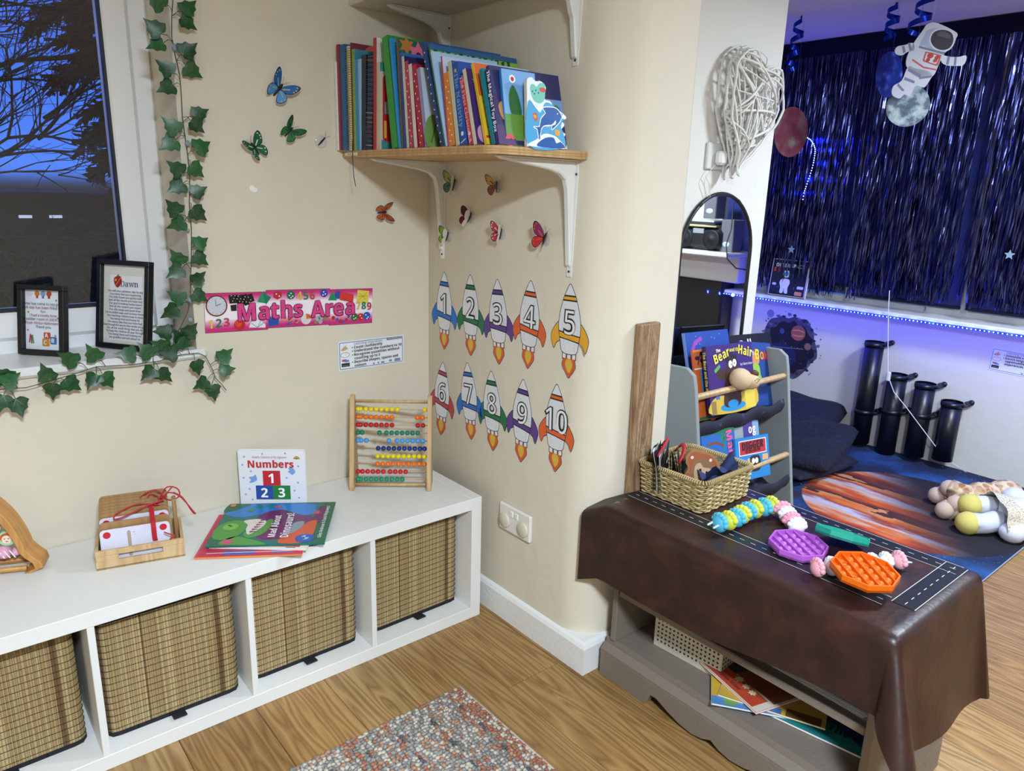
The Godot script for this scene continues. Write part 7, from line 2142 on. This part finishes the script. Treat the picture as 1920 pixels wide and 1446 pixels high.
		put(o, "tube", b, pm)
		for c in q[4]:
			var e := P(c[0], c[1], 0, XC - 0.012)
			var y := clampf(e.y - bt.y, 0.03, h + 0.05)
			var yr := minf(y, h - 0.02) if y < h - 0.06 else h + 0.0
			b = MB.new(1)
			b.lathe([Vector2(R, yr - 0.012), Vector2(R + 0.004, yr - 0.012), Vector2(R + 0.004, yr + 0.012), Vector2(R, yr + 0.012)], 24)
			var cl := put(o, "pipe_clip", b, pm)
			b = MB.new(1)
			var l := [Vector3(-0.01, yr, R + 0.002), Vector3(0.02, yr + 0.004, R + 0.022), Vector3(0.045, yr + 0.008, e.z - bt.z - 0.014), Vector3(0.062, yr + 0.009, e.z - bt.z)]
			b.tube(l, [0.008, 0.008, 0.009, 0.012], 8)
			b.lathe([Vector2(0, 0), Vector2(0.014, 0), Vector2(0.014, 0.012), Vector2(0, 0.012)], 14, Transform3D(Basis(Vector3.BACK, PI / 2), Vector3(0.074, yr + 0.009, e.z - bt.z)))
			put(cl, "clip_arm", b, pm)
	# ---------- white cord with inline switch
	b = MB.new(1)
	var pts := []
	for q in [[1668, 545, 0.12], [1666, 575, 0.14], [1665, 640, 0.135], [1665, 705, 0.13], [1676, 735, 0.13], [1700, 765, 0.13], [1730, 805, 0.13], [1760, 845, 0.11], [1785, 868, 0.05], [1812, 886, 0.02]]: pts.append(P(q[0], q[1], 0, XC - q[2]))
	b.tube(pts, 0.0024, 6)
	o = thing("white_cord", "thin white cord with an inline switch hanging past the black pipes", "cord")
	put(o, "cord", b, cm("e4e4ea", 0.5))
	b = MB.new()
	b.bbox(P(1666, 706, 0, XC - 0.132), Vector3(0.018, 0.05, 0.02), 0.005)
	put(o, "inline_switch", b, cm("e8e8ee", 0.4))

const LED_E := 0.032

func led_omni(o: Node3D, pos: Vector3, e: float):
	var al := OmniLight3D.new()
	al.name = "led_light"
	al.light_energy = e
	al.light_color = Color(0.1, 0.17, 1.0)
	al.omni_range = 8.0
	al.omni_attenuation = 2.0
	al.light_size = 0.01
	al.shadow_enabled = true
	al.position = pos
	o.add_child(al, true)

func blue_floor():
	# ---------- printed space rug
	var x0 := 1.48
	var x1 := 2.72
	var z0 := -0.45
	var z1 := 1.32
	var W := 420
	var H := 600
	var im := Image.create(W, H, false, Image.FORMAT_RGB8)
	var n := FastNoiseLite.new()
	n.seed = 3
	n.frequency = 2.2
	n.fractal_octaves = 4
	var g := Gradient.new()
	g.offsets = PackedFloat32Array([0, 0.2, 0.35, 0.5, 0.62, 0.75, 0.88, 1.0])
	g.colors = PackedColorArray([Color("3a1a1c"), Color("8f3320"), Color("c8551f"), Color("c9a08c"), Color("b9b4d0"), Color("8f3a2c"), Color("d0661f"), Color("c98f6a")])
	var jc := Vector2(1.98, 0.87)
	var jr := 0.45
	for j in H:
		for i in W:
			var x := lerpf(x0, x1, float(i) / W)
			var z := lerpf(z0, z1, float(j) / H)
			var v := n.get_noise_2d(x * 1.3, z * 1.3)
			var c := Color("0c1d40").lerp(Color("1d4f8a"), clampf(0.35 + v * 1.2, 0, 1))
			var d := (Vector2(x, z) - jc) / Vector2(jr, jr * 1.0)
			if d.length() < 1.0:
				var wv := n.get_noise_2d(x * 5.0 + 40, z * 1.2) * 0.16
				var lat := fposmod((x - jc.x) * 3.4 + wv * 1.5 + 0.05 * n.get_noise_2d(x * 14.0, z * 3.0) + 0.5, 1.0)
				var pc := g.sample(lat)
				# printed night side of the planet
				var lit := clampf((-d.y * 0.8 - d.x * 0.62) * 1.7 + 0.55, 0.0, 1.0)
				c = Color("15131f").lerp(pc, lit)
			elif x < 1.75 and z < 0.5:
				c = c.lerp(Color("3a1f22"), clampf(0.5 + n.get_noise_2d(x * 4, z * 4), 0, 0.9))
			im.set_pixel(i, j, c)
	rng.seed = 41
	for k in 900:
		var i := rng.randi() % (W - 2)
		var j := rng.randi() % (H - 2)
		var p := Vector2(lerpf(x0, x1, float(i) / W), lerpf(z0, z1, float(j) / H))
		if p.distance_to(jc) < jr: continue
		var s := Color("dfe9ff") if rng.randf() < 0.25 else Color("6f9ad0")
		im.set_pixel(i, j, s)
		if rng.randf() < 0.12:
			for e in [[1, 0], [0, 1], [1, 1]]: im.set_pixel(i + e[0], j + e[1], s)
	# picture rows run against z on the rug
	im.flip_y()
	TX.space = ImageTexture.create_from_image(im)
	var o := thing("space_rug", "printed rug with a giant planet and stars on the floor", "rug", Transform3D(Basis(), Vector3((x0 + x1) / 2, 0.0, (z0 + z1) / 2)))
	var b := MB.new()
	var hx := (x1 - x0) / 2
	var hz := (z1 - z0) / 2
	b.grid(func(u, v): return Vector3(lerpf(-hx, hx, u), 0.0075 + 0.0015 * sin(u * 17.0) * sin(v * 13.0), lerpf(hz, -hz, v)), 12, 16, true)
	put(o, "printed_pile", b, mat("space print", "ffffff", 0.9, {"albedo_texture": TX.space}))
	b = MB.new()
	b.box(Vector3(0, 0.0035, 0), Vector3(hx * 2, 0.005, hz * 2))
	put(o, "backing", b, cm("1a1c28", 0.9))
	b = MB.new(1)
	b.tube([Vector3(-hx, 0.006, -hz), Vector3(-hx, 0.006, hz), Vector3(hx, 0.006, hz)], 0.0035, 6)
	put(o, "bound_edge", b, cm("8f93a8", 0.9))
	# ---------- dark cushions heaped in the corner
	var fl := mat("fluffy navy", "ffffff", 0.95, {"albedo_texture": noise_tex("fluff_c", 0.05, false, 1.0, 256, FastNoiseLite.TYPE_CELLULAR, 2, [[0.0, 0.5, 1.0], ["0e1020", "15182c", "23283f"]]), "normal_enabled": true, "normal_texture": noise_tex("fluff_n", 0.07, true, 8.0, 256, FastNoiseLite.TYPE_CELLULAR, 2), "uv1_triplanar": true, "uv1_scale": Vector3(4, 4, 4)})
	var sm := mat("plain navy", "11142a", 0.8)
	var pil := func(label: String, pos: Vector3, s: Vector3, bs: Basis, m: Material):
		var bb := MB.new(1)
		var t := 24
		bb.grid(func(u, v):
			var a: float = (u - 0.5) * 2.0
			var c: float = (v - 0.5) * 2.0
			var h := pow(maxf(0.0, (1.0 - a * a * a * a) * (1.0 - c * c * c * c)), 0.45)
			return Vector3(a * s.x * (1.0 - 0.06 * c * c), h * s.y + 0.012 * sin(a * 7.0 + c * 4.0) * h, -c * s.z * (1.0 - 0.06 * a * a)), t, t)
		bb.grid(func(u, v):
			var a: float = (u - 0.5) * 2.0
			var c: float = (v - 0.5) * 2.0
			var h := pow(maxf(0.0, (1.0 - a * a * a * a) * (1.0 - c * c * c * c)), 0.45)
			return Vector3(a * s.x * (1.0 - 0.06 * c * c), -h * s.y, c * s.z * (1.0 - 0.06 * a * a)), t, t)
		tag(put(self, "floor_cushion", bb, m, Transform3D(bs, pos)), label, "cushion", "dark floor cushions")
	pil.call("plain dark navy cushion leaning on the far wall behind the fluffy one", Vector3(2.5, 0.115, -0.05), Vector3(0.29, 0.055, 0.28), Basis(Vector3.UP, 0.15) * Basis(Vector3.BACK, 0.2), sm)
	pil.call("fluffy dark navy cushion lying across the corner of the space rug", Vector3(2.1, 0.135, 0.25), Vector3(0.27, 0.055, 0.24), Basis(Vector3.UP, 0.2) * Basis(Vector3.BACK, 0.16), fl)
	pil.call("plain dark navy cushion under the fluffy one on the space rug", Vector3(2.06, 0.05, 0.24), Vector3(0.26, 0.036, 0.25), Basis(Vector3.UP, -0.1), sm)
	# ---------- plush giraffe lying on its side
	var gir := mat("giraffe plush", "ffffff", 0.9, {"albedo_texture": noise_tex("giraffe_c", 0.035, false, 1.0, 256, FastNoiseLite.TYPE_CELLULAR, 1, [[0.0, 0.32, 0.42, 1.0], ["9a6a48", "9a6a48", "dcc3a4", "dcc3a4"]]), "uv1_triplanar": true, "uv1_scale": Vector3(3.2, 3.2, 3.2)})
	var G := func(u, v, y): return P(u, v, 1, y)
	o = thing("plush_giraffe", "plush giraffe with brown patches lying on the space rug", "soft toy")
	b = MB.new(1)
	var body0: Vector3 = G.call(1840, 932, 0.07)
	b.tube([G.call(1815, 932, 0.08), G.call(1835, 930, 0.085), G.call(1862, 927, 0.075), G.call(1885, 925, 0.07), G.call(1900, 925, 0.065)], [0.05, 0.062, 0.052, 0.048, 0.04], 14)
	b.ball(G.call(1884, 926, 0.08), Vector3(0.085, 0.062, 0.075), 16)
	b.ball(G.call(1858, 915, 0.11), Vector3(0.03, 0.018, 0.022), 10)
	for q in [[1784, 917, 0.1], [1762, 930, 0.05], [1797, 946, 0.075], [1776, 957, 0.045]]:
		b.tube([G.call(q[0], q[1], q[2]), G.call(lerpf(q[0], 1830, 0.5), lerpf(q[1], 932, 0.5), q[2]), G.call(1830, 932, 0.075)], [0.044, 0.04, 0.045], 12)
	put(o, "body", b, gir)
	for q in [[1781, 916, 0.1], [1758, 929, 0.05], [1793, 945, 0.075], [1772, 957, 0.045]]:
		b = MB.new(1)
		b.ball(G.call(q[0] - 1.5, q[1], q[2]), 0.038, 14)
		put(o, "hoof", b, cm("c3ab9c", 0.9))
	# ---------- plush lamb in a flowered dress
	o = thing("plush_lamb", "white plush lamb with yellow feet in a flowered dress on the space rug", "soft toy")
	b = MB.new(1)
	b.tube([G.call(1822, 947, 0.09), G.call(1850, 948, 0.09), G.call(1880, 955, 0.08)], [0.042, 0.042, 0.046], 14)
	b.tube([G.call(1818, 981, 0.05), G.call(1845, 982, 0.055), G.call(1880, 975, 0.06)], [0.045, 0.042, 0.046], 14)
	b.tube([G.call(1875, 965, 0.07), G.call(1905, 968, 0.08), G.call(1960, 975, 0.08)], [0.06, 0.08, 0.07], 14)
	b.tube([G.call(1900, 936, 0.1), G.call(1925, 945, 0.09)], [0.05, 0.048], 14)
	b.ball(G.call(1902, 936, 0.1), 0.052, 14)
	b.ball(G.call(1898, 999, 0.045), Vector3(0.05, 0.042, 0.05), 14)
	b.tube([G.call(1898, 999, 0.045), G.call(1930, 985, 0.06)], [0.044, 0.045], 12)
	var hd: Vector3 = G.call(1990, 985, 0.1)
	b.ball(hd, Vector3(0.095, 0.085, 0.09), 18)
	b.ball(hd + Vector3(-0.015, 0.055, 0.045), Vector3(0.05, 0.045, 0.055), 14)
	put(o, "body", b, cm("cfd0de", 0.9))
	for k in [-1, 1]:
		b = MB.new(1)
		b.ball(hd + Vector3(0.03 + k * 0.085, 0.02, 0.02 - k * 0.06), Vector3(0.05, 0.018, 0.03), 12, Basis(Vector3.UP, 0.5 + k * 0.3))
		put(o, "ear", b, cm("c9b8b0", 0.9))
		b = MB.new(1)
		b.ball(hd + Vector3(-0.02 + k * 0.035, 0.078, 0.03 - k * 0.02), 0.008, 8)
		put(o, "eye", b, cm("1c1a1c", 0.3))
	b = MB.new(1)
	b.ball(hd + Vector3(-0.02, 0.088, 0.085), Vector3(0.014, 0.009, 0.01), 8)
	put(o, "nose", b, cm("b98a86", 0.8))
	for q in [[1819, 947, 0.09], [1815, 981, 0.05]]:
		b = MB.new(1)
		b.ball(G.call(q[0], q[1], q[2]), Vector3(0.05, 0.048, 0.05), 14)
		put(o, "foot", b, cm("cfc06a", 0.9))
	b = MB.new(1)
	var c0: Vector3 = G.call(1925, 968, 0.08)
	var c1: Vector3 = G.call(1860, 965, 0.075)
	var ax := (c1 - c0).normalized()
	var sd := ax.cross(Vector3.UP).normalized()
	b.grid(func(u, v):
		var a: float = u * TAU
		var r: float = 0.085 + 0.03 * v + 0.01 * sin(a * 6.0) * v
		return c0.lerp(c1, v) + sd * cos(a) * r * 1.15 + Vector3.UP * maxf(sin(a) * r * 0.75, -0.055), 36, 8)
	put(o, "dress", b, mat("flower cloth", "ffffff", 0.85, {"albedo_texture": noise_tex("flower_c", 0.09, false, 1.0, 256, FastNoiseLite.TYPE_CELLULAR, 1, [[0.0, 0.16, 0.24, 1.0], ["5a3a3a", "8a6a3a", "cfc7b4", "d6cfbf"]]), "uv1_triplanar": true, "uv1_scale": Vector3(5, 5, 5)}))

func hangings():
	rng.seed = 6
	# ---------- astronaut card with a moon card behind its feet
	var S := 0.2604
	var xf := facing(P(1740, 115, 0, 2.05))
	var L := func(a: Array) -> Array: return loc(xf, a, 1420.0, 0.0, S)
	var g := func(a: Array) -> PackedVector2Array: return curve(L.call(a), 4)
	var o := thing("astronaut_card", "white cardboard astronaut hanging from the ceiling", "hanging decoration", xf)
	var pack := [1225, 175, 1290, 165, 1420, 225, 1440, 260, 1400, 310, 1340, 390, 1300, 480, 1260, 550, 1160, 560, 1080, 490, 1075, 420, 1120, 320, 1190, 220]
	var armL := [1120, 310, 1060, 325, 1010, 335, 990, 365, 1000, 390, 1040, 400, 1080, 375, 1130, 360]
	var armR := [1330, 400, 1390, 410, 1450, 410, 1500, 400, 1505, 430, 1480, 470, 1420, 475, 1360, 470, 1325, 445]
	var legs := [1090, 480, 1040, 580, 980, 620, 970, 680, 1020, 710, 1060, 680, 1100, 690, 1140, 620, 1200, 630, 1240, 580, 1260, 530, 1180, 500]
	var b := MB.new()
	for q in [pack, armL, armR, legs]: b.prism(g.call(q), 0.002)
	put(o, "card", b, cm("ccd0dc", 0.5))
	var visor: PackedVector2Array = g.call([1330, 215, 1395, 235, 1412, 290, 1385, 345, 1330, 362, 1275, 340, 1248, 290, 1270, 235])
	art(o, "suit_print", [["aab4d0", g.call([1230, 215, 1200, 260, 1170, 330, 1250, 370, 1340, 385, 1400, 330, 1430, 260, 1330, 205])], ["c9cfe0", g.call([1180, 330, 1130, 400, 1110, 480, 1180, 500, 1270, 510, 1300, 460, 1345, 390, 1260, 360])], ["d7dae6", g.call([1320, 205, 1405, 225, 1425, 290, 1390, 355, 1330, 372, 1265, 348, 1238, 290, 1262, 228])], ["77809e", pl(L.call([1165, 330, 1350, 378, 1345, 395, 1160, 345])), pl(L.call([1085, 310, 1100, 308, 1112, 360, 1095, 365])), pl(L.call([1040, 335, 1058, 330, 1068, 375, 1050, 385])), pl(L.call([1370, 405, 1388, 408, 1375, 468, 1358, 465])), pl(L.call([1420, 410, 1436, 410, 1430, 472, 1412, 474])), pl(L.call([1090, 490, 1180, 540, 1172, 560, 1082, 510])), pl(L.call([1062, 555, 1135, 585, 1128, 602, 1055, 575])), pl(L.call([1015, 600, 1060, 650, 1045, 660, 1005, 615])), pl(L.call([1165, 555, 1255, 545, 1250, 560, 1165, 572]))], ["c25a52", pl(L.call([1120, 425, 1200, 480, 1290, 498, 1285, 508, 1195, 492, 1112, 435])), g.call([1215, 372, 1315, 395, 1322, 410, 1300, 470, 1280, 472, 1200, 445, 1192, 430, 1208, 380])], ["d3d6e2", g.call([1225, 384, 1300, 402, 1308, 414, 1290, 455, 1275, 460, 1212, 438, 1206, 425, 1218, 390])], ["b8433c", oval(0, 0, 0.0001, -1.0, 6)], ["3a3540", visor], ["5a5468", g.call([1330, 225, 1380, 245, 1390, 280, 1340, 270, 1290, 250])]], at2(0, 0, 0.002), 0.4)
	var dots := []
	for q in [[1247, 402, 14], [1230, 432, 9], [1295, 415, 10], [1282, 437, 9]]:
		var c: Array = L.call([q[0], q[1]])
		dots.append(oval(c[0], c[1], q[2] * 0.0008, -1.0, 12))
	art(o, "badge_print", [["b8433c"] + dots], at2(0, 0, 0.0045), 0.4)
	b = MB.new(1)
	var tp := PP(1420 + 1262 * S, 165 * S, xf.origin, xf.basis.z)
	b.tube([xf.affine_inverse() * tp, xf.affine_inverse() * Vector3(tp.x, CEIL, tp.z)], 0.0006, 4)
	put(o, "string", b, cm("c8cce0", 0.5))
	var disc := func(label: String, u, v, r: float, x: float, turn: float, ramp: Array, key: String, fr: float):
		var p := P(u, v, 0, x)
		var f := facing(p, turn)
		var d := thing("planet_card", label, "hanging decoration", f, "round planet cards hanging from the ceiling")
		var bb := MB.new()
		bb.prism(oval(0, 0, r, r, 40), 0.002)
		put(d, "disc", bb, mat(key, "ffffff", 0.5, {"albedo_texture": noise_tex(key + "_c", fr, false, 1.0, 256, FastNoiseLite.TYPE_SIMPLEX_SMOOTH, 5, ramp), "uv1_triplanar": true, "uv1_scale": Vector3(3.5, 3.5, 3.5)}))
		bb = MB.new(1)
		bb.tube([Vector3(0, r, 0.001), f.affine_inverse() * Vector3(p.x, CEIL, p.z)], 0.0006, 4)
		put(d, "string", bb, cm("4a5ac0", 0.5))
	disc.call("grey blue moon card hanging below the astronaut", 1702, 199, 0.085, 2.12, 0.12, [[0.0, 0.45, 0.6, 1.0], ["3f4a5c", "5c6b7c", "8fa3ac", "c6d2d2"]], "moon print", 0.02)
	disc.call("deep blue constellation card hanging behind the astronaut", 1667, 140, 0.096, 2.2, 0.98, [[0.0, 0.5, 0.75, 1.0], ["1a2a86", "22389e", "3a58c8", "8fa8ee"]], "constellation print", 0.015)
	disc.call("red brown planet card hanging beside the nib wall", 1483, 248, 0.118, 2.15, 0.85, [[0.0, 0.45, 0.65, 1.0], ["6a2c3e", "86424e", "7f6a66", "a8948a"]], "mars print", 0.008)
	# ---------- foil swirls
	for q in [["blue foil swirl hanging beside the nib wall", 1508, -20, 1482, 135, 2.1, 3.5, 0.05], ["blue foil swirl with a star end hanging left of the astronaut", 1684, -25, 1668, 75, 2.15, 2.6, 0.05], ["wide blue foil swirl hanging above the astronaut", 1748, -25, 1716, 62, 2.1, 2.0, 0.07]]:
		var t := P(q[1], q[2], 0, q[5])
		t.y = CEIL - 0.001
		var e := P(q[3], q[4], 0, q[5])
		b = MB.new(1)
		var prev := []
		for k in 49:
			var f := k / 48.0
			var a: float = f * TAU * q[6]
			var c := t.lerp(e, f) + Vector3(cos(a), 0, sin(a)) * float(q[7]) * 0.55 * minf(1.0, f * 5.0)
			var wd: float = 0.009 + 0.003 * sin(f * 3.0)
			var up := Vector3(-sin(a) * 0.3, 1, cos(a) * 0.3).normalized()
			var cur := [c - up * wd, c + up * wd]
			if prev: b.quad(prev[0], cur[0], cur[1], prev[1])
			prev = cur
		tag(put(self, "foil_swirl", b, mat("blue foil", "1a35a8", 0.22, {"metallic": 0.9})), q[0], "hanging decoration", "blue foil swirls")

func mirrored():
	# what the arched mirror shows: mantel shelf on the far wall with a radio, beyond the frame
	var b := MB.new()
	b.bbox(Vector3(2.58, 0.995, 2.05), Vector3(0.3, 0.03, 1.25), 0.008)
	b.bbox(Vector3(2.66, 0.9, 2.05), Vector3(0.13, 0.16, 1.2), 0.006)
	tag(put(self, "mantel_shelf", b, cm("d6d3cd", 0.4)), "white mantel shelf on the far wall carrying the radio, seen in the mirror", "shelf")
	b = MB.new()
	b.bbox(Vector3(2.66, 0.41, 2.05), Vector3(0.13, 0.82, 1.0), 0.01)
	tag(put(self, "fire_surround", b, cm("14151c", 0.3)), "black fireplace panel below the mantel shelf, seen in the mirror", "fireplace")
	var o := thing("portable_radio", "black portable radio with round speakers on the mantel, seen in the mirror", "radio", Transform3D(Basis(Vector3.UP, -PI / 2), Vector3(2.55, 1.0105, 1.69)))
	b = MB.new()
	b.bbox(Vector3(0, 0.07, 0), Vector3(0.34, 0.14, 0.13), 0.03)
	put(o, "case", b, cm("1d1f24", 0.4))
	for s in [-1, 1]:
		b = MB.new(1)
		b.lathe([Vector2(0, 0.02), Vector2(0.02, 0.018), Vector2(0.045, 0.004), Vector2(0.056, 0.012), Vector2(0.06, 0.0), Vector2(0, 0)], 24, Transform3D(Basis(Vector3.RIGHT, PI / 2), Vector3(s * 0.1, 0.068, 0.06)))
		put(o, "speaker_cone", b, cm("101114", 0.5))
	b = MB.new()
	b.bbox(Vector3(0, 0.115, 0.064), Vector3(0.08, 0.03, 0.006), 0.002)
	put(o, "display", b, cm("9aa0a4", 0.3))
	for q in [[1.5, 0.0, "grey loudspeaker box standing beside the radio on the mantel", 0.19, 0.0], [1.64, 0.0, "grey loudspeaker box standing on books above the radio", 0.17, 0.19]]:
		o = thing("loudspeaker", q[2], "speaker", Transform3D(Basis(Vector3.UP, -PI / 2), Vector3(2.56 if q[4] == 0.0 else 2.56, 1.0105 + q[4], q[0])), "grey loudspeakers on the mantel")
		b = MB.new()
		b.bbox(Vector3(0, q[3] / 2.0, 0), Vector3(0.09, q[3], 0.1), 0.004)
		put(o, "box", b, cm("6e6a72", 0.6))
		b = MB.new(1)
		b.ball(Vector3(0, 0.045, 0.05), Vector3(0.026, 0.016, 0.004), 14)
		put(o, "badge", b, cm("c3cdd2", 0.3))
	for k in 3:
		b = MB.new()
		b.bbox(Vector3(2.56, 1.157 + k * 0.0145, 1.68), Vector3(0.16, 0.013, 0.22), 0.002, Basis(Vector3.UP, 0.06 * (k - 1)))
		tag(put(self, "flat_book", b, cm(["c9b98f", "33363d", "c8c4bc"][k], 0.5)), ["tan flat book on top of the radio", "black flat book between two pale ones on the radio", "pale flat book under the upper loudspeaker"][k], "book", "flat books on the radio")
	b = MB.new(1)
	b.tube([Vector3(2.5, 1.3, 1.47), Vector3(2.49, 1.15, 1.46), Vector3(2.44, 1.06, 1.45), Vector3(2.42, 0.98, 1.42), Vector3(2.43, 0.93, 1.36), Vector3(2.5, 0.92, 1.3)], 0.004, 6)
	tag(put(self, "black_cable", b, cm("17181c", 0.5)), "black cable drooping over the mantel edge, seen in the mirror", "cable")

func rug():
	rng.seed = 12
	var o := thing("striped_rug", "terracotta grey and cream loop pile rug with a pale bound edge", "rug", Transform3D(Basis(), Vector3(-0.32, 0, 0.648)))
	var b := MB.new()
	b.bbox(Vector3(-0.6, 0.003, 0.8), Vector3(1.2, 0.005, 1.6), 0.001)
	put(o, "backing", b, cm("8d8880", 0.95))
	b = MB.new(1)
	b.tube([Vector3(-0.003, 0.006, 0), Vector3(-0.003, 0.006, 1.6)], 0.005, 6)
	put(o, "bound_edge", b, cm("cfc4b0", 0.9))
	b = MB.new(1)
	b.tube([Vector3(-1.2, 0.005, 0.002), Vector3(0, 0.005, 0.002)], 0.003, 6)
	put(o, "end_edge", b, cm("8a857e", 0.9))
	var loop := MB.new(1)
	loop.ball(Vector3.ZERO, Vector3(0.007, 0.0042, 0.0056), 6)
	var mm := MultiMesh.new()
	mm.transform_format = MultiMesh.TRANSFORM_3D
	mm.use_colors = true
	mm.mesh = loop.done()
	var n := FastNoiseLite.new()
	n.seed = 5
	n.frequency = 0.9
	var xs := 116
	var zs := 162
	mm.instance_count = xs * zs
	var pal := ["9c664e", "8f8b86", "b9b0a2", "525154", "ad8067", "7d7873"]
	var cs := []
	for c in pal: cs.append(Color(c).srgb_to_linear())
	for i in xs:
		var band := sin(i * 0.62) + 0.8 * sin(i * 0.23 + 1.0)
		for j in zs:
			var v := n.get_noise_2d(i * 0.6, j * 0.16) * 1.6 + band * 0.35 + rng.randf_range(-0.35, 0.35)
			var c: Color
			if i % 9 == 4 and (j / 3 + i) % 3 == 0: c = cs[3]
			elif i < 3: c = cs[0] if rng.randf() < 0.6 else cs[2]
			elif v > 0.45: c = cs[0] if rng.randf() < 0.7 else cs[4]
			elif v > -0.1: c = cs[1] if rng.randf() < 0.7 else cs[5]
			elif v > -0.55: c = cs[2]
			else: c = cs[4] if rng.randf() < 0.5 else cs[1]
			var p := Vector3(-0.009 - i * 0.0102 + rng.randf_range(-0.003, 0.003), 0.0075 + rng.randf_range(-0.0008, 0.001), 0.006 + j * 0.0098 + rng.randf_range(-0.003, 0.003))
			mm.set_instance_transform(i * zs + j, Transform3D(Basis(Vector3.UP, rng.randf() * 3.0).scaled(Vector3.ONE * rng.randf_range(0.75, 1.2)), p))
			mm.set_instance_color(i * zs + j, c)
	var mi := MultiMeshInstance3D.new()
	mi.name = "loop_pile"
	mi.multimesh = mm
	mi.material_override = mat("rug yarn", "ffffff", 0.95, {"vertex_color_use_as_albedo": true})
	mi.set_meta("kind", "stuff")
	o.add_child(mi, true)
